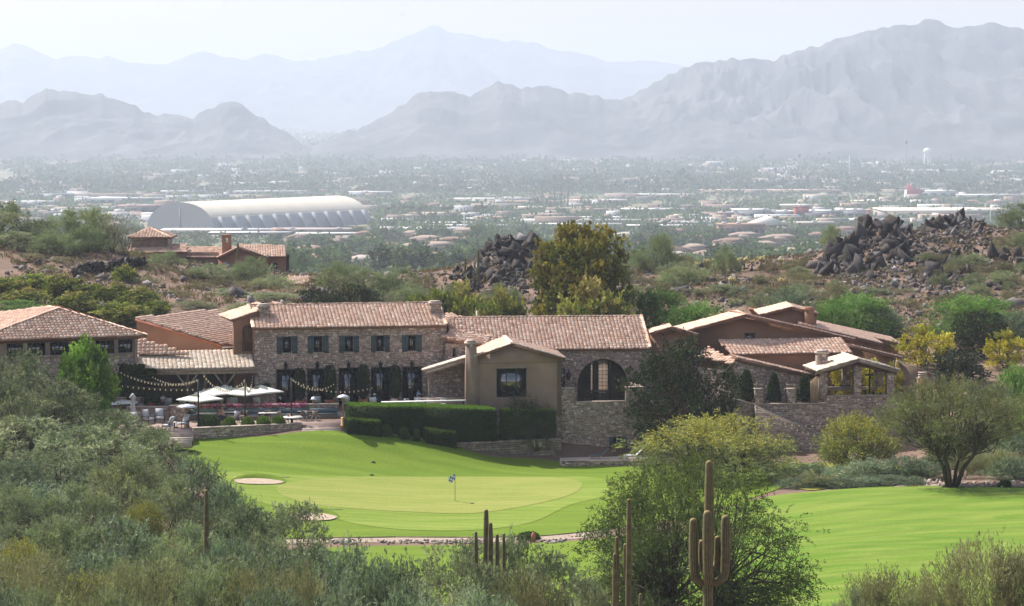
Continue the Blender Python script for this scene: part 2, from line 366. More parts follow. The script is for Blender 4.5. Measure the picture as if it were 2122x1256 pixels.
def mountains(name, prof, Yp, foot, back, zf, seed, col, amp, nx=420, ny=70, gul=26):
    P = np.array(prof, float); px = np.linspace(P[0, 0], P[-1, 0], nx); py = np.interp(px, P[:, 0], P[:, 1])
    X0 = np.array([W(a, b, Yp)[0] for a, b in zip(px, py)]); Zr = np.array([W(a, b, Yp)[2] for a, b in zip(px, py)])
    v = np.concatenate([np.linspace(0, 1, ny), np.linspace(1.06, 1.6, 8)])
    U, V = np.meshgrid(np.arange(nx), v)
    Yy = np.where(V < 1, Yp - (Yp - foot) * (1 - V), Yp + (back - Yp) * (V - 1) / .6)
    Xx = X0[U] * Yy / Yp
    s = np.where(V < 1, V, np.clip(1 - (V - 1) / .6, 0, 1))
    k = Yp / 9000
    rid = 1 - abs(2 * fbm(Xx / (520 * k) + V * 2.2 * np.sin(Xx / (900 * k)), Yy / (700 * k), 5, seed) - 1)
    rid2 = 1 - abs(2 * fbm(Xx / (190 * k) + V * 3 * np.sin(Xx / (400 * k) + seed), Yy / (260 * k), 4, seed + 5) - 1)
    e = s ** 1.45 * (1 + (rid - .75) * 1.7 * (1 - s) + (rid2 - .75) * .8 * (1 - s ** 3))
    jit = (vnoise(X0[U] / (24 * k), 0 * V, seed) - .5) * amp
    Zz = zf + (Zr[U] - zf) * np.minimum(e, .995 + .005 * s) + jit * s ** 6
    Zz = np.where(V == 1, Zr[U] + jit, Zz)
    return solo(name, grid_mb(Xx, Yy, Zz), col, kind='structure', smooth=False)
M['mtn'] = mat('mountain_rock', (.085, .085, .09), .95, col2=(.018, .025, .032), c2scale=.0045, c2thr=.5, var=.35, vscale=.02)  # second, darker colour paints the shaded relief of the slopes as noise patches
mountains('far_mountain_range', [(-500, 120), (-200, 118), (0, 105), (25, 92), (45, 90), (60, 100), (110, 122), (140, 118), (200, 120), (230, 117), (270, 132), (350, 133), (390, 113), (420, 107), (460, 120), (510, 124), (550, 112), (590, 122), (640, 126), (700, 117), (740, 103), (780, 103), (810, 88), (850, 75), (880, 62), (900, 50), (925, 63), (960, 72), (1010, 80), (1050, 85), (1070, 82), (1120, 92), (1160, 107), (1210, 110), (1255, 128), (1300, 128), (1360, 125), (1400, 133), (1460, 140), (1600, 160), (2000, 170), (2600, 150)], 16500, 13500, 19500, -42, 1, M['mtn'], 18)
mountains('left_mountain_range', [(-400, 240), (-100, 235), (0, 213), (50, 210), (80, 195), (95, 183), (115, 184), (135, 192), (160, 188), (180, 195), (215, 197), (265, 210), (290, 225), (315, 238), (360, 240), (400, 243), (430, 230), (455, 213), (475, 210), (490, 212), (520, 232), (560, 255), (600, 278), (630, 300), (680, 325)], 7800, 7050, 10500, -88, 2, M['mtn'], 12)
mountains('middle_mountain_range', [(600, 320), (660, 296), (700, 280), (720, 272), (760, 262), (800, 240), (840, 215), (865, 196), (890, 187), (930, 188), (950, 197), (975, 198), (1000, 188), (1030, 172), (1060, 170), (1080, 182), (1110, 178), (1150, 183), (1180, 192), (1220, 197), (1260, 203), (1290, 207), (1330, 212), (1400, 225), (1500, 250), (1600, 290)], 7900, 6950, 10500, -90, 3, M['mtn'], 12)
mountains('right_mountain_range', [(1180, 290), (1240, 240), (1290, 207), (1330, 187), (1370, 165), (1400, 150), (1440, 130), (1460, 127), (1480, 132), (1500, 123), (1550, 121), (1600, 125), (1620, 117), (1650, 103), (1700, 97), (1730, 77), (1780, 70), (1820, 62), (1850, 53), (1870, 54), (1900, 47), (1930, 40), (1960, 50), (1975, 56), (2000, 53), (2030, 50), (2060, 49), (2080, 55), (2122, 60), (2200, 75), (2600, 110)], 8100, 6900, 11500, -90, 4, M['mtn'], 12, nx=480)

# the air: one closed box of even haze round everything
HAZE = 0.000113
hm = bpy.data.materials.new('haze'); hm.use_nodes = True; hn = hm.node_tree; hn.nodes.clear()
pv = hn.nodes.new('ShaderNodeVolumePrincipled'); pv.inputs['Color'].default_value = (.66, .765, .925, 1); pv.inputs['Density'].default_value = HAZE
pv.inputs['Anisotropy'].default_value = 0.2
ho = hn.nodes.new('ShaderNodeOutputMaterial'); hn.links.new(pv.outputs[0], ho.inputs['Volume'])
mb = MB(); mb.box((-10500, -1400, -115), (10500, 21500, 600))
solo('haze', mb, hm, kind='stuff', label='pale blue haze lying over the whole valley')

# golf turf: sheets laid on the ground
def sheet(name, poly, off, m, step=1.2, kind='structure', smooth=True, zfun=None, px=True, label=None):
    P = [hit(a, b) for a, b in poly] if px else [npa(a, b, 0) for a, b in poly]
    P = np.array(P)[:, :2]
    # densify with a smooth curve
    n = len(P); Q = []
    for i in range(n):
        p0, p1, p2, p3 = P[i - 1], P[i], P[(i + 1) % n], P[(i + 2) % n]
        for t in np.linspace(0, 1, 6, endpoint=False):
            Q.append(.5 * ((2 * p1) + (-p0 + p2) * t + (2 * p0 - 5 * p1 + 4 * p2 - p3) * t * t + (-p0 + 3 * p1 - 3 * p2 + p3) * t ** 3))
    Q = np.array(Q); x0, y0 = Q.min(0); x1, y1 = Q.max(0)
    gx, gy = np.meshgrid(np.arange(x0, x1, step), np.arange(y0, y1, step)); C = np.stack([gx.ravel(), gy.ravel()], 1)
    inside = np.zeros(len(C), bool); j = len(Q) - 1
    for i in range(len(Q)):
        xi, yi = Q[i]; xj, yj = Q[j]
        c = ((yi > C[:, 1]) != (yj > C[:, 1])) & (C[:, 0] < (xj - xi) * (C[:, 1] - yi) / (yj - yi + 1e-12) + xi)
        inside ^= c; j = i
    C = C[inside]
    pts = [Vector(p) for p in Q] + [Vector(p) for p in C]
    v, e, f, *_ = mgeo.delaunay_2d_cdt(pts, [], [list(range(len(Q)))], 1, 1e-4)
    v = np.array([(a.x, a.y) for a in v]); z = (zfun or Hz)(v[:, 0], v[:, 1]) + off
    tri = [t for t in f if len(t) == 3]
    mb = MB(); mb.add(np.column_stack([v, z]), np.array(tri)); return solo(name, mb, m, kind=kind, smooth=smooth, label=label)
def turf(name, col, col2, stripe=(0, 0, 0), sw=.5):
    m = bpy.data.materials.new(name); m.use_nodes = True; nt = m.node_tree; N = nt.nodes; L = nt.links; b = N['Principled BSDF']
    b.inputs['Roughness'].default_value = .9; b.inputs['Specular IOR Level'].default_value = .1
    g = N.new('ShaderNodeNewGeometry'); mp = N.new('ShaderNodeMapping'); mp.inputs['Scale'].default_value = (.10, .42, .3); mp.inputs['Rotation'].default_value = (0, 0, .12); L.new(g.outputs['Position'], mp.inputs[0])
    nz = N.new('ShaderNodeTexNoise'); nz.inputs['Scale'].default_value = 1.0; nz.inputs['Detail'].default_value = 5; nz.inputs['Distortion'].default_value = 1.2; L.new(mp.outputs[0], nz.inputs['Vector'])
    rp = N.new('ShaderNodeValToRGB'); rp.color_ramp.elements[0].position = .36; rp.color_ramp.elements[1].position = .66
    rp.color_ramp.elements[0].color = (*col, 1); rp.color_ramp.elements[1].color = (*col2, 1); L.new(nz.outputs[0], rp.inputs[0])
    wv = N.new('ShaderNodeTexWave'); wv.bands_direction = 'Y'; wv.inputs['Scale'].default_value = stripe[0] or .16; wv.inputs['Distortion'].default_value = 5; wv.inputs['Detail'].default_value = 3; wv.inputs['Detail Scale'].default_value = .4
    mp2 = N.new('ShaderNodeMapping'); mp2.inputs['Rotation'].default_value = (0, 0, stripe[1]); L.new(g.outputs['Position'], mp2.inputs[0]); L.new(mp2.outputs[0], wv.inputs['Vector'])
    mr = N.new('ShaderNodeMapRange'); mr.inputs[3].default_value = 1 - stripe[2]; mr.inputs[4].default_value = 1 + stripe[2]; L.new(wv.outputs['Fac'], mr.inputs[0])
    vm = N.new('ShaderNodeVectorMath'); vm.operation = 'SCALE'; L.new(rp.outputs[0], vm.inputs[0]); L.new(mr.outputs[0], vm.inputs['Scale'])
    n3 = N.new('ShaderNodeTexNoise'); n3.inputs['Scale'].default_value = 4; n3.inputs['Detail'].default_value = 4; L.new(g.outputs['Position'], n3.inputs['Vector'])
    mr3 = N.new('ShaderNodeMapRange'); mr3.inputs[3].default_value = .8; mr3.inputs[4].default_value = 1.2; L.new(n3.outputs[0], mr3.inputs[0])
    vm2 = N.new('ShaderNodeVectorMath'); vm2.operation = 'SCALE'; L.new(vm.outputs[0], vm2.inputs[0]); L.new(mr3.outputs[0], vm2.inputs['Scale'])
    L.new(vm2.outputs[0], b.inputs['Base Color'])
    bp = N.new('ShaderNodeBump'); bp.inputs['Distance'].default_value = .04; L.new(n3.outputs[0], bp.inputs['Height']); L.new(bp.outputs[0], b.inputs['Normal'])
    tr = N.new('ShaderNodeBsdfTranslucent'); L.new(vm2.outputs[0], tr.inputs[0])
    return m
M['lawn'] = turf('lawn_turf', (.098, .165, .014), (.13, .195, .02), (.10, .1, .04))
M['fair'] = turf('fairway_turf', (.088, .17, .014), (.155, .215, .035), (.07, -.5, .05))
M['fringe'] = turf('fringe_turf', (.13, .20, .025), (.18, .24, .045), (.2, .15, .06))
M['green'] = turf('green_turf', (.18, .225, .045), (.225, .25, .065), (.25, -.2, .04))
EDGE = [(560, 1118), (690, 1116), (820, 1115), (950, 1116), (1050, 1115), (1130, 1112), (1200, 1106), (1260, 1098)]
lawn_poly = [(352, 905), (380, 903), (440, 906), (540, 906), (625, 898), (720, 894), (770, 899), (825, 904), (898, 918), (945, 928), (1007, 945), (1075, 954), (1156, 958), (1230, 966), (1330, 968), (1480, 965), (1640, 962), (1780, 962), (1860, 972),
             (1800, 985), (1690, 995), (1600, 1020), (1480, 1060), (1380, 1080)] + EDGE[::-1] + [(500, 1090), (440, 1010), (400, 970), (345, 940)]
sheet('lawn', lawn_poly, .05, M['lawn'])
sheet('lower_lawn', [(520, 1160), (640, 1140), (760, 1133), (950, 1131), (1080, 1129), (1200, 1122), (1330, 1110), (1420, 1130), (1400, 1250), (1200, 1275), (900, 1275), (700, 1240)], .05, M['lawn'])
sheet('fairway', [(1380, 1130), (1500, 1060), (1590, 1033), (1700, 1021), (1800, 1013), (1900, 1010), (1990, 1012), (2100, 1014), (2300, 1020), (2500, 1100), (2500, 1320), (2000, 1330), (1500, 1320), (1380, 1250)], .11, M['fair'])
sheet('green_fringe', [(430, 985), (520, 978), (620, 988), (800, 989), (1000, 990), (1190, 989), (1260, 1000), (1250, 1030), (1180, 1050), (1100, 1085), (980, 1101), (850, 1100), (740, 1088), (650, 1066), (560, 1050), (500, 1030), (450, 1005)], .075, M['fringe'])
sheet('putting_green', [(575, 1012), (640, 998), (760, 991), (950, 991), (1120, 991), (1200, 1000), (1190, 1025), (1100, 1050), (980, 1066), (850, 1063), (740, 1058), (650, 1048), (590, 1032)], .10, M['green'])
M['gravel'] = mat('gravel_bed', (.31, .25, .20), .95, var=.25, vscale=4, bump=.05, bscale=8)
sheet('gravel_bed', [(560, 1130), (700, 1126), (950, 1126), (1100, 1122), (1250, 1113), (1250, 1100), (1150, 1108), (950, 1114), (690, 1114), (560, 1116)], .03, M['gravel'], step=.6)
for nm, poly in (('sand_bunker', [(484, 994), (500, 990), (540, 991), (575, 996), (589, 1001), (575, 1007), (530, 1007), (492, 1005)]),
                 ('sand_bunker', [(598, 1066), (640, 1060), (675, 1063), (697, 1070), (698, 1076), (680, 1081), (640, 1082), (605, 1078)])):
    sheet(nm, poly, .14, M['sand'], step=.5)
def lip(pix, h=.38):
    P_ = [hit(a, b) for a, b in pix]; mb = MB(); n = len(P_); v = []
    for i, p in enumerate(P_):
        k = math.sin(math.pi * (i + .15) / (n - .7)); q = npa(p[0], p[1], 0)
        for dy, dz in ((-.35, .10), (0, .06 + h * k), (.5, .10 + h * k * .9), (1.6, .0)): v.append(npa(q[0], q[1] + dy, float(Hz(q[0], q[1] + dy)) + dz))
    i, j = np.meshgrid(np.arange(n - 1), np.arange(3), indexing='ij'); mb.add(np.array(v), np.stack([i * 4 + j, (i + 1) * 4 + j, (i + 1) * 4 + j + 1, i * 4 + j + 1], -1).reshape(-1, 4)); solo('bunker_lip', mb, M['lawn'], kind='structure')
lip([(478, 999), (490, 996), (510, 994), (535, 993.5), (560, 995), (580, 998), (592, 1003)]); lip([(592, 1070), (610, 1066), (640, 1064), (670, 1066), (690, 1070), (702, 1076)])
sheet('planting_bed', [(720, 892), (740, 886), (800, 888), (900, 898), (940, 908), (948, 929), (898, 920), (825, 906), (770, 901)], .08, mat('mulch', (.23, .14, .10), .95, var=.3, vscale=5), step=.6)
sheet('rough_turf', [(1640, 1000), (1680, 968), (1760, 962), (1850, 965), (1900, 975), (1860, 990), (1760, 1005), (1680, 1018)], .07, turf('rough_turf', (.18, .21, .03), (.28, .25, .06), (.1, .3, .1)))
sheet('desert_path', [(1850, 1012), (1910, 1005), (2000, 1003), (2300, 1006), (2300, 1015), (2100, 1012), (1990, 1011), (1900, 1011)], .13, M['gravel'], step=.6)
# ------------------------------------------------------------------ building kit
TILEP = np.array([(.58, .37, .27), (.63, .44, .34), (.53, .32, .23), (.66, .50, .40), (.46, .28, .20), (.60, .41, .31), (.70, .56, .46), (.42, .25, .18)])
TILEC = np.array([(.66, .55, .43), (.70, .60, .48), (.58, .46, .35), (.72, .64, .53), (.52, .40, .30), (.63, .52, .41)])
TILEL = np.array([(.64, .43, .32), (.67, .47, .36), (.59, .38, .28), (.70, .52, .41), (.55, .34, .25)])
STONEP = npa(1.5, 1.53, 1.58) * np.array([(.29, .225, .19), (.33, .25, .205), (.26, .20, .17), (.36, .28, .235), (.22, .175, .155), (.31, .22, .175), (.28, .22, .195), (.42, .35, .31), (.25, .18, .145), (.17, .14, .13), (.35, .26, .205), (.30, .235, .20), (.27, .205, .175)])
M['glass2'] = mat('clear_glass', (.02, .02, .02), .05, spec=.8)
_n = M['glass2'].node_tree; _t = _n.nodes.new('ShaderNodeBsdfTransparent'); _t.inputs[0].default_value = (.8, .85, .82, 1); _x = _n.nodes.new('ShaderNodeMixShader'); _x.inputs[0].default_value = .22
_n.links.new(_t.outputs[0], _x.inputs[1]); _n.links.new(_n.nodes['Principled BSDF'].outputs[0], _x.inputs[2]); _n.links.new(_x.outputs[0], _n.nodes['Material Output'].inputs[0])
TILEP = TILEP * .62 + TILEP.mean(0) * .38; TILEL = TILEL * .6 + TILEL.mean(0) * .4; TILEC = TILEC * .7 + TILEC.mean(0) * .3
class Face:
    """vertical plane through two points of the plan; u along it, z up, d outwards (towards the viewer's side)"""
    def __init__(s, a, b):
        s.A = npa(a[0], a[1], 0); s.B = npa(b[0], b[1], 0); s.u = s.B - s.A; s.L = np.linalg.norm(s.u); s.u /= s.L; s.d = npa(s.u[1], -s.u[0], 0)
    def uz(s, px, py):
        r = ray(px, py); o = npa(0, 0, CAMZ); t = np.dot(s.A - o, s.d) / np.dot(r, s.d); p = o + r * t
        return float(np.dot(p - s.A, s.u)), float(p[2])
    def P(s, u, z, d=0): return s.A + s.u * u + s.d * d + npa(0, 0, z)
    def px(s, px, py, d=0): u, z = s.uz(px, py); return s.P(u, z, d)
    def box(s, mb, u0, u1, z0, z1, d0, d1, c=(1, 1, 1)):
        mb.obox(s.P((u0 + u1) / 2, (z0 + z1) / 2, (d0 + d1) / 2), (abs(u1 - u0) / 2, abs(d1 - d0) / 2, abs(z1 - z0) / 2), (s.u, s.d, npa(0, 0, 1)), c)
    def rect(s, a, b, c, d):
        u0, z1 = s.uz(a, b); u1, z0 = s.uz(c, d); return (u0, u1, z0, z1)
def wall_mb(f, u0, u1, z0, z1, th, holes=(), top=None, c=(1, 1, 1)):
    """solid wall with rectangular openings; top(u) optionally slopes the upper edge"""
    mb = MB()
    us = sorted({u0, u1, *[h[0] for h in holes], *[h[1] for h in holes]}); zs = sorted({z0, z1, *[h[2] for h in holes], *[h[3] for h in holes]})
    us = [u for u in us if u0 <= u <= u1]; zs = [z for z in zs if z0 <= z <= z1]
    def solid(i, j):
        if i < 0 or j < 0 or i >= len(us) - 1 or j >= len(zs) - 1: return False
        cu = (us[i] + us[i + 1]) / 2; cz = (zs[j] + zs[j + 1]) / 2
        return not any(h[0] < cu < h[1] and h[2] < cz < h[3] for h in holes)
    P = f.P
    for i in range(len(us) - 1):
        for j in range(len(zs) - 1):
            if not solid(i, j): continue
            a, b, e, g = us[i], us[i + 1], zs[j], zs[j + 1]; last = j == len(zs) - 2 and top is not None
            ga, gb = (top(a), top(b)) if last else (g, g)
            mb.poly([P(a, e, 0), P(b, e, 0), P(b, gb, 0), P(a, ga, 0)], c); mb.poly([P(b, e, -th), P(a, e, -th), P(a, ga, -th), P(b, gb, -th)], c)
            if not solid(i - 1, j): mb.poly([P(a, e, -th), P(a, e, 0), P(a, ga, 0), P(a, ga, -th)], c)
            if not solid(i + 1, j): mb.poly([P(b, e, 0), P(b, e, -th), P(b, gb, -th), P(b, gb, 0)], c)
            if not solid(i, j - 1): mb.poly([P(a, e, -th), P(b, e, -th), P(b, e, 0), P(a, e, 0)], c)
            if not solid(i, j + 1): mb.poly([P(a, ga, 0), P(b, gb, 0), P(b, gb, -th), P(a, ga, -th)], c)
    return mb
def stones_mb(f, u0, u1, z0, z1, ok=None, pal=STONEP, hh=(.13, .25), ww=(.16, .46), proud=.05, d=0, k=1.0):
    """rubble facing: every stone a proud, uneven block set on the wall face"""
    mb = MB(); z = z0; tv = []; tc = []
    while z < z1 - .06:
        h = min(R.uniform(*hh) * k, z1 - z); u = u0 - R.uniform(0, .2)
        while u < u1 - .05:
            w = R.uniform(*ww) * k; a, b = max(u, u0), min(u + w, u1); u += w
            if b - a < .06: continue
            g = .018; lo = z + g + R.uniform(-.05, .04); hi = z + h - g + R.uniform(-.06, .05)
            if ok and not ok((a + b) / 2, (lo + hi) / 2, (b - a) / 2, (hi - lo) / 2): continue
            p = proud * R.uniform(.4, 1.2); j = lambda: R.uniform(-.045, .045)
            q = [(a + g + j(), lo + j()), (b - g + j(), lo + j()), (b - g + j(), hi + j()), (a + g + j(), hi + j())]
            q = [(min(max(x, u0), u1), min(max(y, z0), z1)) for x, y in q]
            cu, cz = (a + b) / 2, (lo + hi) / 2
            tv += [f.P(x, y, d) for x, y in q] + [f.P(x * .82 + cu * .18, y * .82 + cz * .18, d + p) for x, y in q]
            c = pal[R.randrange(len(pal))] * R.uniform(.9, 1.1); tc += [c] * 8
        z += h
    n = len(tv) // 8
    if n:
        i = (np.arange(n) * 8)[:, None]
        fs = [i + np.array([4, 5, 6, 7])] + [i + np.array(q) for q in ((0, 1, 5, 4), (1, 2, 6, 5), (2, 3, 7, 6), (3, 0, 4, 7))]
        mb.add(np.array(tv), fs, np.array(tc))
    return mb
def avoid(*holes, pad=0.03):
    def ok(u, z, hu, hz): return not any(h[0] - pad - hu * .6 < u < h[1] + pad + hu * .6 and h[2] - pad - hz * .6 < z < h[3] + pad + hz * .6 for h in holes)
    return ok
_th = np.linspace(0, np.pi, 6)
def _tile_template():
    v = []
    for (dd, r, h) in ((0, .5, .0), (1.12, .56, .09)):
        for t in _th: v.append((r * math.cos(t), dd, .10 * math.sin(t) * 1.0 + h * .35))
    v = np.array(v); i = np.arange(5)
    return v, [np.stack([i, i + 1, i + 7, i + 6], 1), np.array([[6, 7, 8, 9, 10, 11]])]
TT, TF = _tile_template()
def inpoly(P, Q):
    ins = np.zeros(len(P), bool); j = len(Q) - 1
    for i in range(len(Q)):
        xi, yi = Q[i]; xj, yj = Q[j]
        ins ^= ((yi > P[:, 1]) != (yj > P[:, 1])) & (P[:, 0] < (xj - xi) * (P[:, 1] - yi) / (yj - yi + 1e-12) + xi); j = i
    return ins
def roof(parent, pts, pal=TILEP, cw=.36, rl=.44, th=.22, deckmat=None, flat=False, fasc=None):
    """a roof plane: solid deck + barrel tiles; pts any nearly flat polygon, world coordinates"""
    P = np.array(pts, float); c = P.mean(0); _, _, vt = np.linalg.svd(P - c); n = vt[2] * (1 if vt[2][2] > 0 else -1)
    P = P.copy(); P[:, 2] = c[2] - ((P[:, :2] - c[:2]) @ n[:2]) / n[2]
    d = npa(0, 0, -1) - n * (-n[2]); d /= np.linalg.norm(d); a = np.cross(d, n)
    L = np.stack([(P - c) @ a, (P - c) @ d], 1)
    mb = MB(); mb.prism(P, -n * th); part('roof_deck', mb, deckmat or M['deck'], parent)
    x0, y0 = L.min(0); x1, y1 = L.max(0)
    nx = max(1, round((x1 - x0) / cw)); cwx = (x1 - x0) / nx
    gx = x0 + cwx * (np.arange(nx) + .5); gy = np.arange(y0 - rl, y1 + .02, rl) + ((y1 - y0) % rl)
    X, Y = np.meshgrid(gx, gy); C = np.stack([X.ravel(), Y.ravel()], 1)
    ins = inpoly(C + npa(0, rl * .5), L) if len(C) else []
    C = C[ins]; m = len(C); jit = NR.normal(0, 1, (m, 3))
    O = c + C[:, :1] * a + C[:, 1:] * d + n * .01 + jit[:, :1] * .012 * a + jit[:, 1:2] * .02 * d + np.abs(jit[:, 2:]) * .012 * n
    col = pal[NR.integers(0, len(pal), m)] * (1 + NR.normal(0, .08, (m, 1))) * (1 + .12 * np.repeat(fbm(C[:, 0] * .3 + c[0], C[:, 1] * .3, 3)[:, None] - .5, 3, 1))
    A = np.tile(np.stack([a * cwx, d * rl, n]), (m, 1, 1))
    tm = MB(); tm.stamp(TT, TF, O, A, np.clip(col, .02, .9))
    part('roof_tiles', tm, M['tile'], parent, smooth=False, kind='stuff')
    return P, n
def ridge_tiles(parent, pairs, pal=TILEP, r=.17, step=.42):
    mb = MB()
    for p, q in pairs:
        p = np.asarray(p, float); q = np.asarray(q, float); L = np.linalg.norm(q - p); k = max(1, round(L / step)); d = (q - p) / L
        a = np.cross(d, npa(0, 0, 1)); a /= np.linalg.norm(a); b = np.cross(a, d)
        O = p + d * (np.arange(k)[:, None] * L / k) + b * .02; m = k
        tv = TT * npa(r * 2, L / k, r * 5)
        mb.stamp(tv, TF, O + NR.normal(0, .01, (m, 3)), np.tile(np.stack([a, d, b]), (m, 1, 1)), pal[NR.integers(0, len(pal), m)] * (1 + NR.normal(0, .08, (m, 1))))
    part('ridge_tiles', mb, M['tile'], parent, kind='stuff')
def chimney(parent, f, x0, y0, x1, y1, dep=1.0, d=0.0, m='stone', flare=False, zb=None):
    """rect in photo pixels on face f; d = distance behind the face"""
    u0, z1 = f.uz(x0, y0); u1, z0 = f.uz(x1, y1)
    if zb is not None: z0 = zb
    mb = MB(); hh = z1 - z0
    f.box(mb, u0 + .1, u1 - .1, z0, z1 - .32, -dep - d, -d)
    ch = part('chimney', mb, M['mortar'] if m == 'stone' else M[m], parent)
    if m == 'stone':
        s1 = stones_mb(f, u0 + .1, u1 - .1, z0, z1 - .32, d=-d, proud=.03); part('stone_facing', s1, M['stone'], ch, kind='stuff')
    mb = MB(); f.box(mb, u0, u1, z1 - .32, z1 - .12, -dep - d - .1, -d + .1); f.box(mb, u0 + .12, u1 - .12, z1 - .12, z1, -dep - d + .08, -d - .08)
    part('chimney_cap', mb, M['cap'] if m == 'stone' else M[m], ch)
def window(parent, f, h, nu, nz, d=-.18, name='window', fr=.06, curtains=False, mull=None):
    """framed window in opening h=(u0,u1,z0,z1): frame, muntins and glass pane"""
    u0, u1, z0, z1 = h; mb = MB()
    for a, b, c, e in ((u0, u0 + fr, z0, z1), (u1 - fr, u1, z0, z1), (u0 + fr, u1 - fr, z0, z0 + fr), (u0 + fr, u1 - fr, z1 - fr, z1)): f.box(mb, a, b, c, e, d - .05, d + .05)
    for k in range(1, nu):
        u = u0 + (u1 - u0) * k / nu; w = .03 if not mull or k in mull else .012
        f.box(mb, u - w, u + w, z0 + fr, z1 - fr, d - .03, d + .045)
    for k in range(1, nz):
        z = z0 + (z1 - z0) * k / nz; f.box(mb, u0 + fr, u1 - fr, z - .012, z + .012, d - .025, d + .035)
    w = part(name, mb, M['iron'], parent)
    mb = MB(); f.box(mb, u0 + fr, u1 - fr, z0 + fr, z1 - fr, d - .012, d + .002); part('pane', mb, M['glass'], w)
    return w
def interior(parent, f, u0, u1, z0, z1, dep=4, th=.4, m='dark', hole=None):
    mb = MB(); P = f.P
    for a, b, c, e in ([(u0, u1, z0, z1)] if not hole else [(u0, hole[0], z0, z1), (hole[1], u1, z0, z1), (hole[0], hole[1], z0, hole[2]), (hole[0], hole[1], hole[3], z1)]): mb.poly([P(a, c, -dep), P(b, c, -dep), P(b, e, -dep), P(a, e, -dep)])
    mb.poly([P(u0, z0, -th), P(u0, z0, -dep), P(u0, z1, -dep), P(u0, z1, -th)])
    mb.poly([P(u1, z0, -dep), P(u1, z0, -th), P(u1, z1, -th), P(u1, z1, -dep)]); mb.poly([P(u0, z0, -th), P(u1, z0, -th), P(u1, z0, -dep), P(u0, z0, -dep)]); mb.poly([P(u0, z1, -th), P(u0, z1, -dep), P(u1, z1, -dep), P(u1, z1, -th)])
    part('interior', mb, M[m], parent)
def stonewall(parent, f, u0, u1, z0, z1, th=.4, holes=(), ok=None, name='wall', sides=True, extra=None, **kw):
    w = part(name, wall_mb(f, u0, u1, z0, z1, th, holes, **({'top': extra} if extra else {})), M['mortar'], parent)
    o1 = avoid(*holes) if holes else None
    okk = lambda u, z, a, b: (o1 is None or o1(u, z, a, b)) and (ok is None or ok(u, z, a, b)) and (extra is None or z + b < extra(u))
    zz = z1 if extra is None else max(extra(u0), extra(u1), extra((u0 + u1) / 2))
    part('stone_facing', stones_mb(f, u0, u1, z0, zz, ok=okk, **kw), M['stone'], w, kind='stuff')
    return w
GATE = {}
def lantern(f, px, py, label, cat='lamp', d=.25, s=1.0, group=None):
    p = f.px(px, py); base = p + f.d * 0
    t = thing('wall_lantern', label, cat, base, group)
    mb = MB(); mb.bar(base + npa(0, 0, .3 * s), base + f.d * d + npa(0, 0, .38 * s), .04, c=(1, 1, 1)); part('bracket', mb, M['iron'], t)
    mb = MB(); mb.lathe(base + f.d * d - npa(0, 0, .3 * s), [(.02, -.08), (.10 * s, 0), (.16 * s, .35 * s), (.19 * s, .37 * s), (.03, .6 * s), (.02, .68 * s)], 6); part('lamp_cage', mb, M['iron'], t)
    return t

# ------------------------------------------------------------------ main stone block
fM = Face(W(527, 760, 252), W(925, 760, 255.5))
B = thing('stone_clubhouse', 'long two-storey stone clubhouse block with five shuttered upper windows and tall french doors', 'building', fM.P(fM.L / 2, 4.9, -5))
uE, zE = fM.uz(527, 680); uE2, zE2 = fM.uz(925, 675); zE = (zE + zE2) / 2; zT = fM.uz(720, 845)[1]
win = [(586, 698, 604, 731), (650, 697, 668, 730), (715, 697, 732, 729), (780, 696, 796, 728), (845, 695, 862, 727)]
dor = [(574, 766, 613, 850), (638, 765, 677, 850), (703, 763, 742, 850), (770, 762, 808, 850), (835, 761, 873, 850)]
wh = [fM.rect(*r) for r in win]; dh = [fM.rect(r[0], r[1], r[2], 840) for r in dor]
dh = [(a, b, zT, d) for a, b, c, d in dh]
Lm = fM.L
stonewall(B, fM, 0, Lm, 0, zE, .45, wh + dh, ok=lambda u, z, a, b: z > 2)
stonewall(B, Face(fM.P(Lm, 0), fM.P(Lm, 0, -9.5)), 0, 9.5, 4, zE, .45)
mb = MB(); P = fM.P
for uu in (0.02, Lm - .02):
    mb = MB(); mb.prism([P(uu, zE, -.02), P(uu, zE, -9.5), P(uu, zE + 1.8, -4.6)], fM.u * (.3 if uu < 1 else -.3)); part('gable_end', mb, M['stucco_tan'], B)
mb = wall_mb(Face(P(0, 0, -9.5), P(0, 0)), 0, 9.5, 2, zE, .4); part('side_wall', mb, M['stucco'], B)
zR = zE + 1.85
roof(B, [P(-.15, zE + .02, .4), P(Lm - .05, zE + .02, .4), P(Lm + .0, zR, -4.6), P(-.15, zR, -4.6)])
roof(B, [P(Lm, zE - .1, -9.8), P(-.15, zE - .1, -9.8), P(-.15, zR, -4.65), P(Lm, zR, -4.65)])
ridge_tiles(B, [(P(-.15, zR + .06, -4.6), P(Lm, zR + .06, -4.6)), (P(-.1, zE + .1, .35), P(-.1, zR + .05, -4.6)), (P(Lm - .05, zE + .1, .35), P(Lm - .05, zR + .05, -4.6))])
chimney(B, fM, 538, 633, 564, 664, 1.2, 1.6); chimney(B, fM, 898, 627, 923, 656, 1.2, 1.9)
for h, ds in zip(wh, dh):
    window(B, fM, h, 2, 4, -.25)
    w = h[1] - h[0]; z0, z1 = h[2] - .08, h[3] + .03
    for a, b in ((h[0] - w * .72, h[0] - .02), (h[1] + .02, h[1] + w * .72)):
        mb = MB(); k = 4
        for i in range(k): fM.box(mb, a + (b - a) * i / k + .008, a + (b - a) * (i + 1) / k - .008, z0, z1, .06, .095)
        for zz in (z0 + .2, z1 - .3): fM.box(mb, a, b, zz, zz + .1, .095, .115)
        part('shutter', mb, M['shutter'], B)
    mb = MB(); fM.box(mb, h[0] - .1, h[1] + .1, h[2] - .1, h[2] + .0, -.2, .1); part('sill', mb, M['cap'], B)
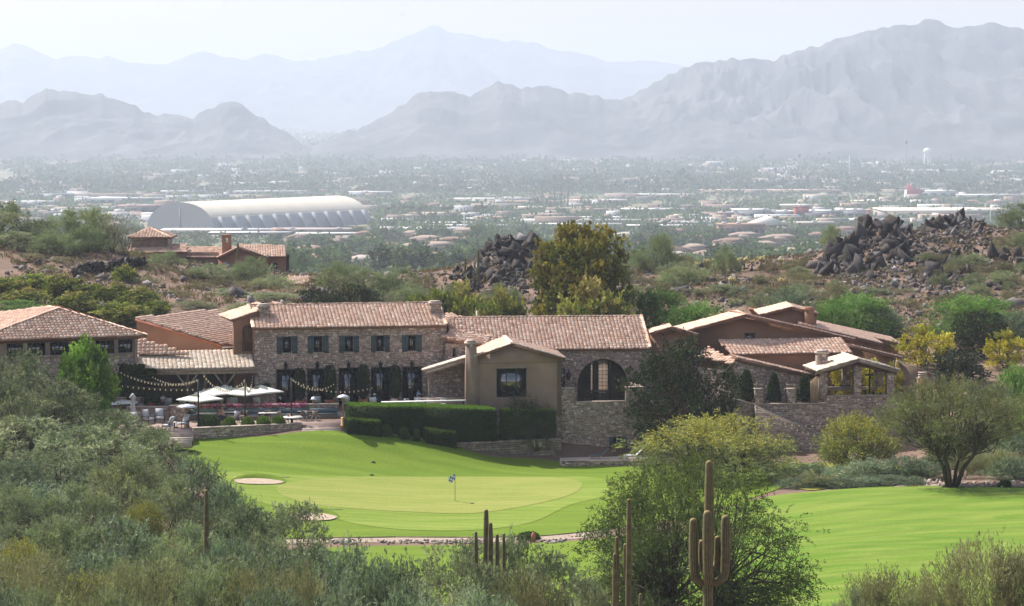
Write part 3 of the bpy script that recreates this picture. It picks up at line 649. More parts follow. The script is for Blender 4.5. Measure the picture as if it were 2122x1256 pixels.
for i, h in enumerate(dh):
    w = window(B, fM, h, 4, 7, -.28, name='french_door', mull=(2,))
    mb = MB(); fM.box(mb, h[0] - .05, h[0] + .03, h[2], h[3] + .1, -.05, .09); fM.box(mb, h[1] - .03, h[1] + .05, h[2], h[3] + .1, -.05, .09); part('door_frame', mb, M['iron'], B)
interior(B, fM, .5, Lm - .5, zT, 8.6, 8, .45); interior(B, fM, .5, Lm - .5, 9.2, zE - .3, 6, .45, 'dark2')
# things one sees through the french doors: ceiling lamps glowing faintly
M['lamp'] = mat('lit_shade', (.8, .5, .25), .6, emit=(1, .55, .25, 2.2))
for k, (x, y) in enumerate(((655, 769), (717, 769))):
    p = fM.px(x, y) - fM.d * 1.2; t = thing('pendant_lamp', 'small glowing pendant lamp behind the %s french door of the stone block' % ('second', 'third')[k], 'lamp', p, 'pendant lamps inside the stone block')
    mb = MB(); mb.lathe(p, [(.03, .28), (.16, .12), (.18, 0), (.16, 0)], 10); part('lamp_shade', mb, M['lamp'], t); mb = MB(); mb.bar(p + npa(0, 0, .26), p + npa(0, 0, .8), .02); part('cord', mb, M['iron'], t)
for i, x in enumerate((592, 657, 722, 788, 853)):
    lantern(fM, x, 757 - i * .5, 'black iron wall lantern over the %s french door of the stone block' % ('leftmost', 'second', 'middle', 'fourth', 'rightmost')[i], group='wall lanterns over the french doors', s=1.15)

# ------------------------------------------------------------------ link wall + long low roof + arched window hall
fL = Face(W(925, 720, 255.3), W(1350, 720, 257.5))
B2 = thing('long_roofed_hall', 'long single-roofed stone hall with a big arched window above the balcony', 'building', fL.P(fL.L / 2, 4.9, -5))
P = fL.P; L2 = fL.L; zE2_ = fL.uz(1250, 723)[1]; zR2 = fL.uz(1150, 666)[1]
# arch
ax, _ = fL.uz(1249, 800); zt = fL.uz(1249, 744)[1]; ar = (fL.uz(1301, 800)[0] - fL.uz(1197, 800)[0]) / 2; zc = zt - ar; zfl = fL.uz(1249, 838)[1] - .3
zd = zfl
hs = fL.rect(1162, 763, 1170, 806)
NA = 24; mb = MB(); th = .5
us = [ax - ar * math.cos(math.pi * k / NA) for k in range(NA + 1)]; zs = [zc + ar * math.sin(math.pi * k / NA) for k in range(NA + 1)]
for k in range(NA):
    a, b, za, zb_ = us[k], us[k + 1], zs[k], zs[k + 1]
    mb.poly([P(a, za), P(b, zb_), P(b, zE2_), P(a, zE2_)]); mb.poly([P(a, za), P(a, za, -th), P(b, zb_, -th), P(b, zb_)])
mb.poly([P(ax - ar, zd), P(ax - ar, zd, -th), P(ax - ar, zc, -th), P(ax - ar, zc)]); mb.poly([P(ax + ar, zd, -th), P(ax + ar, zd), P(ax + ar, zc), P(ax + ar, zc, -th)])
for a, b, z0_, z1_ in ((0, ax - ar, 0, zE2_), (ax + ar, L2, 0, zE2_), (ax - ar, ax + ar, 0, zd)):
    w_ = wall_mb(fL, a, b, z0_, z1_, th); [mb.add(v, f_ - 0, c_) for v, c_, f_ in ()]
    part('wall', w_, M['mortar'], B2)
part('arch_wall', mb, M['mortar'], B2)
def okarch(u, z, a, b):
    if abs(u - ax) < ar + a * .7 and z < zc: return z + b < zd
    return math.hypot(u - ax, z - zc) > ar + .26
part('stone_facing', stones_mb(fL, 0, L2, 4, zE2_, ok=okarch), M['stone'], B2, kind='stuff')
mb = MB()
for k in range(17):                                            # ring of wedge stones round the arch
    t0, t1 = math.pi * (k + .06) / 17, math.pi * (k + .94) / 17; q = [(ar + .02, t0), (ar + .02, t1), (ar + .27, t1), (ar + .27, t0)]
    g = [P(ax - r_ * math.cos(t), zc + r_ * math.sin(t), .0) for r_, t in q]; o = link(bpy.data.objects.new('arch_stone', MB().prism(g, fL.d * .07, STONEP[k % 6] * .95).mesh('arch_stone', M['stone'], ROOTLOC[B2.name]))); o.parent = B2
mb = MB(); d = -.3                                             # arched window: bars and panes
for k in range(NA): mb.bar(P(us[k], zs[k] - .03, d), P(us[k + 1], zs[k + 1] - .03, d), .08)
for k in range(-6, 7):
    u = ax + k * ar / 6.5; zt_ = zc + math.sqrt(max(0, ar * ar - (u - ax) ** 2)) ; mb.bar(P(u, zd, d), P(u, zt_, d), .16 if k in (-2, 2) else (.5 if k == -99 else .035))
zz = zd + .3
while zz < zc + ar - .1:
    hw = ar if zz < zc else math.sqrt(max(0, ar * ar - (zz - zc) ** 2)); mb.bar(P(ax - hw, zz, d), P(ax + hw, zz, d), .035); zz += .36
wn2 = part('arched_window', mb, M['iron'], B2)
mb = MB(); mb.poly([P(ax - ar, zd, d - .02), P(ax + ar, zd, d - .02)] + [P(us[k], zs[k], d - .02) for k in range(NA, -1, -1)]); part('pane', mb, M['glass2'], wn2)
mb = MB(); fL.box(mb, ax - .95, ax - .38, zd, zc + .9 * ar, -.5, -.36); part('door_leaf', mb, M['dark2'], B2)
interior(B2, fL, ax - ar - 1, ax + ar + 1, zd, zE2_ - .2, 7, .5, hole=(ax - .2, ax + 1.5, zd + .7, zc + .9 * ar))
window(B2, fL, (hs[0], hs[1], hs[2], hs[3]), 1, 2, .04, name='side_window')
ul, _ = fL.uz(936, 700)
roof(B2, [P(ul, zE2_ + .02, .45), P(L2 - .15, zE2_ + .02, .45), P(L2 - .15, zR2, -5.2), P(ul, zR2, -5.2)])
roof(B2, [P(L2 - .15, zE2_ - .2, -10.8), P(ul, zE2_ - .2, -10.8), P(ul, zR2, -5.25), P(L2 - .15, zR2, -5.25)])
ridge_tiles(B2, [(P(ul, zR2 + .06, -5.2), P(L2 - .15, zR2 + .06, -5.2)), (P(L2 - .2, zE2_ + .1, .35), P(L2 - .2, zR2 + .05, -5.2))])
mb = MB(); mb.prism([P(L2, zE2_ - 7, 0), P(L2, zE2_ - 7, -10.5), P(L2, zE2_, -10.5), P(L2, zR2 - .1, -5.2), P(L2, zE2_, 0)], -fL.u * .35); part('gable_end', mb, M['stucco_tan'], B2)
lantern(fL, 1178, 777, 'black iron wall lantern left of the big arched window', s=1.3); lantern(fL, 1317, 777, 'black iron wall lantern right of the big arched window', s=1.3)
mb = MB(); p = W(988, 668, 262); mb.tube([p - npa(0, 0, 1), W(988, 644, 262)], .07, 8)
solo('vent_pipe', mb, M['white'], 'thin white vent pipe rising behind the long tiled roof', 'pipe', loc=p)

# balcony tower
fB = Face(W(1163, 870, 248.5), W(1338, 870, 249.6)); P = fB.P
BT = thing('balcony_tower', 'square stone balcony tower standing in front of the arched window', 'balcony', fB.P(fB.L / 2, .4, -4))
z_hi = fB.uz(1180, 806)[1]; z_lo = fB.uz(1240, 834)[1]; ua = fB.uz(1190, 820)[0]; ub = fB.uz(1297, 820)[0]; Lb = fB.L
wn_h = fB.rect(1272, 906, 1289, 928)
stonewall(BT, fB, 0, Lb, -.3, z_lo, .5, [wn_h]); stonewall(BT, fB, 0, ua, z_lo, z_hi, .5, name='pier'); stonewall(BT, fB, ub, Lb, z_lo, z_hi, .5, name='pier')
window(BT, fB, wn_h, 2, 3, -.2)
mb = MB(); fB.box(mb, wn_h[0] - .45, wn_h[0] - .03, wn_h[2], wn_h[3], .06, .1); part('shutter', mb, M['shutter'], BT); mb = MB(); fB.box(mb, wn_h[1] + .03, wn_h[1] + .45, wn_h[2], wn_h[3], .06, .1); part('shutter', mb, M['shutter'], BT)
interior(BT, fB, wn_h[0] - .3, wn_h[1] + .3, wn_h[2] - .3, wn_h[3] + .3, 2, .5, 'dark2')
fBr = Face(fB.P(Lb, 0), fB.P(Lb, 0, -8)); stonewall(BT, fBr, 0, 8, 0, z_hi, .5, name='side_wall'); fBl = Face(fB.P(0, 0, -8), fB.P(0, 0)); stonewall(BT, fBl, 0, 8, 0, z_hi, .5, name='side_wall')
mb = MB(); fB.box(mb, .3, Lb - .3, zd - .5, zd - .02, -8, -.4); part('floor', mb, M['concrete'], BT)
for a, b, z in ((-.04, ua + .05, z_hi), (ub - .05, Lb + .04, z_hi), (ua + .06, ub - .06, z_lo)):
    mb = MB(); fB.box(mb, a, b, z + .002, z + .10, -.55, .06); part('coping', mb, M['cap'], BT)
mb = MB(); fB.box(mb, ua, ub, z_lo + 1.0, z_lo + 1.05, -.3, -.25); k = 22
for i in range(k + 1): u = ua + (ub - ua) * i / k; mb.bar(P(u, z_lo + .1, -.27), P(u, z_lo + 1.0, -.27), .022)
part('railing', mb, M['iron'], BT)

# ------------------------------------------------------------------ gabled stucco wing with big window
fG = Face(W(965, 780, 247.6), W(1163, 780, 248.4)); P = fG.P
B3 = thing('stucco_gable_wing', 'tan stucco gabled wing with a large window and a built-in chimney shaft', 'building', fG.P(fG.L / 2, 4, -4))
ap = fG.uz(1060, 712); lf = fG.uz(985, 741); rg = fG.uz(1163, 741); z0 = fG.uz(1060, 858)[1]; gu0 = fG.uz(968, 780)[0]; gu1 = fG.uz(1163, 780)[0]
wg = fG.rect(1029, 764, 1091, 823)
def gtop(u): return np.interp(u, [gu0, ap[0], gu1], [lf[1] - .3, ap[1] - .12, rg[1] - .02]) 
part('wall', wall_mb(fG, gu0, gu1, z0 - 3.5, lf[1] - .6, .45, [wg]), M['stucco_tan'], B3)
mb = MB(); mb.prism([P(gu0, lf[1] - .6), P(gu1, lf[1] - .6), P(gu1, rg[1] - .15), P(ap[0], ap[1] - .15), P(gu0, lf[1] - .35)], -fG.d * .45); part('gable', mb, M['stucco_tan'], B3)
part('side_wall', wall_mb(Face(fG.P(gu1, 0), fG.P(gu1, 0, -7)), 0, 7, 0, rg[1] - .2, .4), M['stucco_tan'], B3)
part('side_wall', wall_mb(Face(fG.P(gu0, 0, -7), fG.P(gu0, 0)), 0, 7, 2, lf[1] - .3, .4), M['stucco_tan'], B3)
w = window(B3, fG, wg, 3, 1, -.2, fr=.07); mb = MB(); fG.box(mb, wg[0] - .15, wg[1] + .15, wg[3] + .002, wg[3] + .14, -.1, .04); part('lintel', mb, M['timber'], B3)
for a, b in ((wg[0] + .08, wg[0] + .42), (wg[1] - .40, wg[1] - .08)):
    mb = MB()
    for k in range(6): u = a + (b - a) * k / 6; fG.box(mb, u, u + (b - a) / 6, wg[2] + .05, wg[3] - .1, -.42 - (k % 2) * .015, -.40 - (k % 2) * .015)
    part('curtain', mb, M['white'], B3)
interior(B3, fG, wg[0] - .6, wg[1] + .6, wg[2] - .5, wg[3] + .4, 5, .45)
stonewall(B3, fG, gu0, gu1 - .02, z0 - 3.4, z0 - .2, .4, name='stone_base', d=.02)
la = fG.uz(975, 744); ra = fG.uz(1171, 744)
roof(B3, [P(ap[0], ap[1], .3), P(ra[0], ra[1] + .05, .3), P(ra[0], ra[1] + .05, -7.2), P(ap[0], ap[1], -7.2)], TILEL, cw=.42)
roof(B3, [P(la[0], la[1] + .1, .3), P(ap[0], ap[1], .3), P(ap[0], ap[1], -7.2), P(la[0], la[1] + .1, -7.2)], TILEL, cw=.42)
ridge_tiles(B3, [(P(ap[0], ap[1] + .06, .3), P(ap[0], ap[1] + .06, -7.2)), (P(ap[0], ap[1] + .03, .2), P(ra[0] , ra[1] + .1, .2)), (P(ap[0], ap[1] + .03, .2), P(la[0], la[1] + .14, .2))], TILEC)
c0, ct = fG.uz(965, 708); c1, _ = fG.uz(988, 708); cb0 = fG.uz(964, 800)[0]; cb1 = fG.uz(993, 800)[0]
mb = MB(); zm = fG.uz(970, 742)[1]; q = [(cb0, z0 - 2), (cb1, z0 - 2), (cb1, zm - 1.2), (c1, zm + .3), (c1 - .06, ct - .25), (c0 + .06, ct - .25), (c0, zm - 1)]
mb.prism([P(u, z, .35) for u, z in q], -fG.d * 1.3); ch = part('chimney_shaft', mb, M['stucco_tan'], B3)
mb = MB(); fG.box(mb, c0 - .08, c1 + .08, ct - .25, ct - .08, -1.0, .42); fG.box(mb, c0 + .15, c1 - .15, ct - .08, ct + .12, -.8, .2); part('chimney_cap', mb, M['cap'], ch)

# lean-to porch left of it
B4 = thing('lean_to_porch', 'dark stone porch under a single sloping tiled roof beside the stucco wing', 'porch', W(920, 838, 250))
fP = Face(W(875, 800, 250.8), W(972, 800, 250.2)); P = fP.P; a = fP.uz(876, 767); b = fP.uz(966, 741)
roof(B4, [P(a[0], a[1], .3), P(b[0], b[1], .3), P(b[0], b[1], -4.2), P(a[0], a[1], -4.2)], TILEC, cw=.42, th=.16, deckmat=M['timber'])
mb = MB(); mb.bar(P(a[0] + .2, a[1] - .32, .2), P(b[0], b[1] - .32, .2), .14, .26); part('beam', mb, M['timber'], B4); mb = MB(); mb.bar(P(a[0] + .2, a[1] - .32, -3.8), P(b[0], b[1] - .32, -3.8), .14, .2); part('beam', mb, M['timber'], B4)
mb = MB(); u = fP.uz(889, 800)[0]; mb.bar(P(u, zT, .1), P(u, a[1] - .3, .1), .16); part('post', mb, M['timber'], B4)
stonewall(B4, Face(fP.P(-.2, 0, -4), fP.P(fP.L, 0, -4)), 0, fP.L, 3, b[1] - .7, .3, extra=lambda u: a[1] - .4 + (b[1] - a[1]) * u / fP.L, name='rear_wall')
# link wall with small window above the porch, brown fascia roof
fK = Face(W(925, 720, 254.6), W(1010, 720, 254.4)); B5 = thing('link_building', 'narrow stone link with one tiny window between the two long roofs', 'building', W(960, 760, 255))
hk = fK.rect(938, 722, 944, 739); P = fK.P; zk = fK.uz(960, 712)[1]
stonewall(B5, fK, -.1, fK.L, 3, zk, .4, [hk]); window(B5, fK, hk, 1, 2, -.15)
a = fK.uz(918, 701); b = fK.uz(1010, 716)
roof(B5, [P(a[0], a[1] + .1, .4), P(b[0], b[1] + .05, .4), P(b[0] + .3, b[1] + .65, -1.9), P(a[0] + .7, a[1] + .7, -1.9)], TILEP, deckmat=M['stucco'], th=.3)

# ------------------------------------------------------------------ left wing: pavilion with hip roof
FL_, FR_ = W(-60, 709, 242.5), W(305, 693, 249); zz = (FL_[2] + FR_[2]) / 2; FL_[2] = FR_[2] = zz
BL_, BR_ = W(-330, 690, 252), W(60, 680, 259); BL_[2] = BR_[2] = zz
R1, R2 = W(122, 640, 250.5), W(100, 634, 252.5); R2[2] = R1[2]
B6 = thing('hip_roofed_pavilion', 'low stone dining pavilion with a broad hipped clay-tile roof and a band of windows', 'building', (FL_ + BR_) / 2 * npa(1, 1, 0) + npa(0, 0, 4))
roof(B6, [FL_, FR_, R1]); roof(B6, [BL_, FL_, R1, R2], TILEL); roof(B6, [FR_, BR_, R2, R1]); roof(B6, [BR_, BL_, R2])  # left slope gets the lighter palette: its sunlight is put into the tile colour
ridge_tiles(B6, [(FL_ + npa(0, 0, .05), R1 + npa(0, 0, .08)), (FR_ + npa(0, 0, .05), R1 + npa(0, 0, .08)), (R1 + npa(0, 0, .06), R2 + npa(0, 0, .06))])
dd = FR_ - FL_; dd /= np.linalg.norm(dd); nn = npa(dd[1], -dd[0], 0)
f6 = Face(FL_ + dd * 1.0 - nn * .9, FR_ - dd * .7 - nn * .9); P = f6.P
zw1 = f6.uz(200, 706)[1]; zw0 = f6.uz(200, 733)[1]; hs6 = []
for x0, x1 in ((14, 48), (56, 94), (104, 143), (150, 188), (198, 237), (245, 284)): u0, u1 = f6.uz(x0, 720)[0], f6.uz(x1, 720)[0]; hs6.append((u0, u1, zw0, zw1))
stonewall(B6, f6, -1, f6.L, 2, zz - .15, .4, hs6, ok=lambda u, z, a, b: z < zw0 - .12)
for h in hs6: window(B6, f6, h, 4, 3, -.1)
mb = MB(); f6.box(mb, -1, f6.L + .2, zw1 + .05, zz - .05, .05, .3); part('eave_beam', mb, M['wood'], B6)
mb = MB(); f6.box(mb, -1, f6.L, zw0 - .14, zw0 - .01, -.1, .16); part('sill', mb, M['timber'], B6)
interior(B6, f6, -1, f6.L - .6, zw0 - 1, zw1 + .2, 6, .4, 'dark2')
f6r = Face(P(f6.L, 0), BR_ - dd * .7); stonewall(B6, f6r, 0, f6r.L - .5, 2, zz - .1, .4, name='side_wall')

# chimney stack on the veranda's left end + veranda
fV = Face(W(245, 770, 248.2), W(529, 770, 250.5)); P = fV.P
B7 = thing('open_veranda', 'deep dark veranda under a cream clay-tile roof on timber posts', 'building', P(fV.L / 2, 4.9, -3))
zv = fV.uz(400, 762)[1]; zvr = fV.uz(400, 728)[1] ; uv0 = fV.uz(250, 760)[0]; uv1 = fV.uz(528, 760)[0]
zr_ = zv + 1.15
roof(B7, [P(uv0 - .3, zv - .05, .5), P(uv1 - .02, zv - .05, .5), P(uv1 - .02, zr_, -4.6), P(uv0 + 1.2, zr_, -4.6)], TILEC, cw=.40, deckmat=M['timber'])
roof(B7, [P(uv1 - .02, zv - .1, -9.4), P(uv0, zv - .1, -9.4), P(uv0 + 1.2, zr_, -4.65), P(uv1 - .02, zr_, -4.65)], TILEC)
mb = MB(); fV.box(mb, uv0 - .1, uv1, zv - .62, zv - .27, -.15, .15); part('front_beam', mb, M['timber'], B7)
for x in (270, 378, 425, 460, 500):
    if x in (378, 460, 500): continue
    u = fV.uz(x, 790)[0]; mb = MB(); fV.box(mb, u - .14, u + .14, zT, zv - .63, -.14, .14); po = part('post', mb, M['wood'], B7)
for x in (388, 466):
    u = fV.uz(x, 790)[0]; zb = zv - 1.75
    mb = MB(); fV.box(mb, u - .13, u + .13, zT, zv - .63, -.13, .13); po = part('post', mb, M['wood'], B7)
    for s in (-1, 1): mb = MB(); mb.bar(P(u + s * .14, zb, 0), P(u + s * .95, zv - .62, 0), .14, .16); part('brace', mb, M['timber'], po)
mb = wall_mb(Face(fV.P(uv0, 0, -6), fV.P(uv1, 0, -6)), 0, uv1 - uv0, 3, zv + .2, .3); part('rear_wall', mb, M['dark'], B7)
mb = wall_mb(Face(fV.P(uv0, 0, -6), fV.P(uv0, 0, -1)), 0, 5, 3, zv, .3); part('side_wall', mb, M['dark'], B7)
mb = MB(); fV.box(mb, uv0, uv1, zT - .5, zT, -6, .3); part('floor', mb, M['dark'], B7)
fC = Face(W(245, 740, 249.5), W(285, 740, 249.8)); chimney(B7, fC, 249, 722, 282, 768, 1.2, .6)
# raking stucco wall with broad shed roof (behind)
B8 = thing('shed_roofed_hall', 'stucco hall with a wide tilted clay roof behind the veranda', 'building', W(380, 720, 266))
pA, pB, pC, pD, pE = W(281, 659, 258), W(448, 643, 272), W(494, 657, 271), W(488, 716, 258.5), W(458, 712, 256.8)
roof(B8, [pA, pE, pD, pC, pB], TILEL, cw=.42)
f8 = Face(pA, pE); zA = f8.uz(283, 664)[1]; zE8 = f8.uz(458, 717)[1]
part('wall', wall_mb(f8, 0.1, f8.L, 4, zE8, .35, top=lambda u: zA + (zE8 - zA) * u / f8.L - .02), M['stucco'], B8)
mb = MB(); mb.bar(f8.P(0, zA + .05, .12), f8.P(f8.L, zE8 + .05, .12), .16, .18); part('verge', mb, M['terracotta'], B8)
part('wall', wall_mb(Face(pE, pD), 0, 3, 4, zE8 - .3, .3), M['dark2'], B8)
roof(B8, [W(287, 702, 253.2), W(303, 706, 253), W(392, 732, 251.8), W(287, 735, 251.4)], TILEL, cw=.42)

# arched stucco turret at the left of the stone block
B9 = thing('stucco_turret', 'salmon stucco gabled turret with a tall dark arched doorway beside the stone block', 'building', W(515, 725, 254))
f9 = Face(W(482, 690, 253.2), W(545, 690, 254)); P = f9.P
u0, _ = f9.uz(484, 690); u1 = f9.uz(560, 690)[0]; ac = f9.uz(515, 700)[0]; aw = (f9.uz(528, 700)[0] - f9.uz(503, 700)[0]) / 2; zt9 = f9.uz(515, 673)[1] - aw; zb9 = f9.uz(515, 728)[1]
zl9 = f9.uz(484, 664)[1]; zr9 = f9.uz(560, 640)[1]; T9 = lambda u: zl9 + (zr9 - zl9) * (u - u0) / (u1 - u0) - .05
mb = wall_mb(f9, u0, ac - aw, 4, zl9, .4, top=T9); part('wall', mb, M['stucco'], B9); mb = wall_mb(f9, ac + aw, u1, 4, zl9 + 1, .4, top=T9); part('wall', mb, M['stucco'], B9)
mb = MB(); 
for k in range(12):
    t0, t1 = math.pi * k / 12, math.pi * (k + 1) / 12; a, b = ac - aw * math.cos(t0), ac - aw * math.cos(t1); za, zb_ = zt9 + aw * math.sin(t0), zt9 + aw * math.sin(t1)
    mb.poly([P(a, za), P(b, zb_), P(b, T9(b)), P(a, T9(a))]); mb.poly([P(a, za), P(a, za, -.4), P(b, zb_, -.4), P(b, zb_)])
part('arch_wall', mb, M['stucco'], B9)
mb = wall_mb(f9, ac - aw, ac + aw, 4, zb9, .4); part('wall', mb, M['stucco'], B9)
mb = MB()
for k in range(6): f9.box(mb, ac - aw + 2 * aw * k / 6 + .01, ac - aw + 2 * aw * (k + 1) / 6 - .01, zb9, zt9 + aw, -.36, -.30)
part('arched_door', mb, M['wood'], B9)
uq = f9.uz(534, 690)[0]
roof(B9, [P(u0 - .25, T9(u0) + .15, .3), P(uq, T9(uq) + .2, .3), P(u1, T9(u1) + .3, -6), P(u0 - .25, T9(u0) + .15, -6)], TILEL, cw=.42)
roof(B9, [W(566, 631, 262.5), W(668, 655, 262.5), W(668, 650, 268), W(566, 626, 268)], TILEL, cw=.42)
mb = MB(); zz9 = f9.uz(500, 709)[1]; mb.bar(P(u0 - .1, zz9, .5), P(ac + aw + .3, zz9, .5), .04)
for k in range(15): u = u0 - .1 + (ac + aw + .4 - u0) * k / 14; mb.bar(P(u, zb9 - .1, .5), P(u, zz9, .5), .02)
part('railing', mb, M['iron'], B9)
# pinkish roof slope behind the right chimney of the block
B10 = thing('rear_wing', 'sloping clay roof rising just behind the right chimney of the stone block', 'building', W(955, 668, 268))
roof(B10, [W(926, 648, 266), W(932, 650, 266), W(996, 668, 263), W(926, 668, 262)], TILEL, cw=.42); mb = MB(); mb.box(W(926, 690, 270), W(985, 668, 263)); part('wall', mb, M['stucco'], B10)
# ------------------------------------------------------------------ right-hand complex
C1 = thing('salmon_gabled_hall', 'large salmon stucco hall with a very wide low gable and a tiny grated window', 'building', W(1600, 740, 268))
def gablewall(parent, pix, Y0, Y1, th=.4, m='stucco', low=4.0, name='wall'):
    """wall whose upper edge follows the pixels pix, plane from first to last"""
    f = Face(W(*pix[0], Y0), W(*pix[-1], Y1)); q = [f.uz(*p) for p in pix]
    mb = MB(); mb.prism([f.P(q[0][0], low), f.P(q[-1][0], low)] + [f.P(u, z) for u, z in q[::-1]], -f.d * th)
    return f, part(name, mb, M[m], parent)
f1, _ = gablewall(C1, [(1434, 689), (1543, 659), (1768, 707)], 262, 264.5)
hg = f1.rect(1545, 692, 1563, 709)
mb = MB(); f1.box(mb, hg[0] - .1, hg[1] + .1, hg[3] - .02, hg[3] + .12, .0, .1); part('lintel', mb, M['wood'], C1)
mb = MB(); f1.box(mb, hg[0], hg[1], hg[2], hg[3], .0, .02); wv = part('window', mb, M['glass'], C1); mb = MB()
for k in range(5): u = hg[0] + (hg[1] - hg[0]) * k / 4; f1.box(mb, u - .025, u + .025, hg[2], hg[3], .05, .09)
for k in range(3): z = hg[2] + (hg[3] - hg[2]) * k / 2; f1.box(mb, hg[0], hg[1], z - .025, z + .025, .09, .12)
part('grate', mb, M['iron'], wv)
def vroof(parent, pix, Y, dep, front=.4, pal=TILEL, cw=.42, caps=True, th=.26):
    """roof plane falling along the front verge pix=(high, low), running back by dep"""
    (a, b) = pix; p, q = W(*a, Y[0]), W(*b, Y[1]); d = q - p; d[2] = 0; d /= np.linalg.norm(d); n = npa(d[1], -d[0], 0)
    if n[1] > 0: n = -n
    P, nn = roof(parent, [p + n * front, q + n * front, q - n * dep, p - n * dep], pal, cw=cw, th=th)
    if caps: ridge_tiles(parent, [(P[0] + npa(0, 0, .04), P[1] + npa(0, 0, .04))], pal)
    return P
vroof(C1, ((1543, 652), (1412, 687)), (262, 261.5), 5); vroof(C1, ((1543, 652), (1768, 703)), (262, 264.5), 5)
C2 = thing('rear_salmon_wing', 'salmon wing behind the wide gable, its clay roof stepping down towards the yellow tree', 'building', W(1780, 740, 276))
vroof(C2, ((1655, 670), (1828, 712)), (272, 272), 7, caps=False); vroof(C2, ((1700, 676), (1866, 712)), (280, 280), 8, caps=False)
gablewall(C2, [(1640, 674), (1828, 718)], 272.2, 272.2); gablewall(C2, [(1700, 684), (1862, 720)], 280.3, 280.3)
C3 = thing('crowning_gable', 'small salmon gable with a stucco chimney rising over the ridge of the wide hall', 'building', W(1640, 680, 276))
gablewall(C3, [(1588, 655), (1639, 642), (1692, 655)], 274, 274); vroof(C3, ((1639, 636), (1574, 652)), (274, 274), 6); vroof(C3, ((1639, 636), (1694, 650)), (274, 274), 6)
fc = Face(W(1668, 650, 272.6), W(1688, 650, 272.6)); chimney(C3, fc, 1667, 637, 1689, 680, 1.1, 0, 'stucco')
C3b = thing('stucco_parapet', 'short salmon stucco parapet peeping over the ridge left of the crowning gable', 'wall', W(1572, 660, 283)); f_, _ = gablewall(C3b, [(1553, 642), (1594, 648)], 282, 282)
mb = MB(); mb.bar(W(1552, 640, 281.9), W(1595, 646, 281.9), .6, .2); part('coping', mb, M['terracotta'], C3b)
# lower lean-to roofs across the front of the gable
C4 = thing('front_lean_to', 'salmon wing under a long low shed roof below the wide gable', 'building', W(1640, 760, 258))
f4 = Face(W(1515, 740, 258), W(1764, 740, 260)); P = f4.P; z1 = f4.uz(1640, 732)[1]; L4 = f4.L
roof(C4, [P(0, z1, .4), P(L4, z1, .4), P(L4, z1 + 1.05, -3.2), P(-.5, z1 + 1.05, -3.2)], TILEP, cw=.38)
part('wall', wall_mb(f4, 0, L4, 3, z1 - .1, .4), M['stucco'], C4)
vroof(C4, ((1764, 716), (1865, 740)), (261, 263), 3, caps=False); gablewall(C4, [(1764, 722), (1862, 746)], 261.2, 263.2)
# stone wing with raking roof
C5 = thing('raking_stone_wing', 'rubble stone wing whose tiled verge rakes down towards the garden terrace', 'building', W(1600, 800, 255))
f5 = Face(W(1518, 790, 254), W(1690, 790, 255)); q = [f5.uz(1519, 747), f5.uz(1687, 783)]
tp = lambda u: q[0][1] + (q[1][1] - q[0][1]) * (u - q[0][0]) / (q[1][0] - q[0][0])
stonewall(C5, f5, 0, f5.L, 3, q[1][1], .4, extra=tp)
vroof(C5, ((1524, 741), (1688, 779)), (254, 255), 3.2)
roof(C5, [W(1463, 723, 259), W(1524, 741, 254.2), W(1518, 760, 253.6), W(1436, 733, 258)], TILEL, cw=.42)
stonewall(C5, Face(W(1440, 790, 257.5), W(1518, 790, 254)), 0, 3.6 + 1.2, 1, f5.uz(1518, 762)[1] - .3, .4, name='side_wall')
# small left gable behind the dark tree
C6 = thing('low_side_gable', 'small gabled wing with pale clay roof at the right end of the long hall', 'building', W(1395, 720, 262))
gablewall(C6, [(1349, 694), (1390, 684), (1443, 697)], 259, 259.5); vroof(C6, ((1390, 678), (1347, 690)), (259, 259), 3.5); vroof(C6, ((1390, 678), (1443, 693)), (259, 259.5), 3.5)
C7 = thing('garden_terrace_wall', 'tall rubble retaining wall holding the garden terrace, a ramp coping slanting down its face', 'wall', W(1640, 945, 251))
fW = Face(W(1488, 880, 250), W(1862, 880, 252)); P = fW.P; LW = fW.L; a0 = fW.uz(1490, 819)[1]; u1_, a1 = fW.uz(1562, 839); u2_ = fW.uz(1712, 839)[0]; a3 = fW.uz(1780, 821)[1]
tw = lambda u: a0 + (a1 - a0) * u / u1_
stonewall(C7, fW, 0, u1_, -1, min(a0, a1), .5, extra=tw); stonewall(C7, fW, u1_, u2_, -1, a1, .5, name='wall'); stonewall(C7, fW, u2_, LW + 1, -1, a3, .5, name='wall')
for p_, q_ in ((P(0, a0 + .06, -.2), P(u1_, a1 + .06, -.2)), (P(u1_, a1 + .05, -.2), P(u2_, a1 + .05, -.2)), (P(u2_, a3 + .05, -.2), P(LW + 1, a3 + .05, -.2))):
    mb = MB(); mb.bar(p_, q_, .62, .10); part('coping', mb, M['cap'], C7)
# stair flank in front of the wall
r1 = fW.uz(1562, 841); r2 = fW.uz(1712, 905)
mb = MB(); mb.prism([P(r1[0], -1, .9), P(r2[0] + 1.5, -1, .9), P(r2[0] + 1.5, r2[1] - .6, .9), P(r1[0], r1[1], .9)], -fW.d * .85); fk = part('stair_flank', mb, M['mortar'], C7)
tq = lambda u: r1[1] + (r2[1] - r1[1]) * (u - r1[0]) / (r2[0] - r1[0])
part('stone_facing', stones_mb(fW, r1[0], r2[0] + 1.5, -1, r1[1], ok=lambda u, z, a, b: z + b < tq(u) - .05, d=.9), M['stone'], fk, kind='stuff')
mb = MB(); mb.bar(P(r1[0], r1[1] + .05, .7), P(r2[0] + 1.5, tq(r2[0] + 1.5) + .05, .7), .5, .09); part('coping', mb, M['cap'], C7)
mb = MB(); mb.poly([P(0, a1 - .55, -.5), P(LW, a1 - .55, -.5), P(LW, a1 - .55, -9), P(0, a1 - .55, -9)]); solo('garden_terrace_floor', mb, M['concrete'], kind='structure')
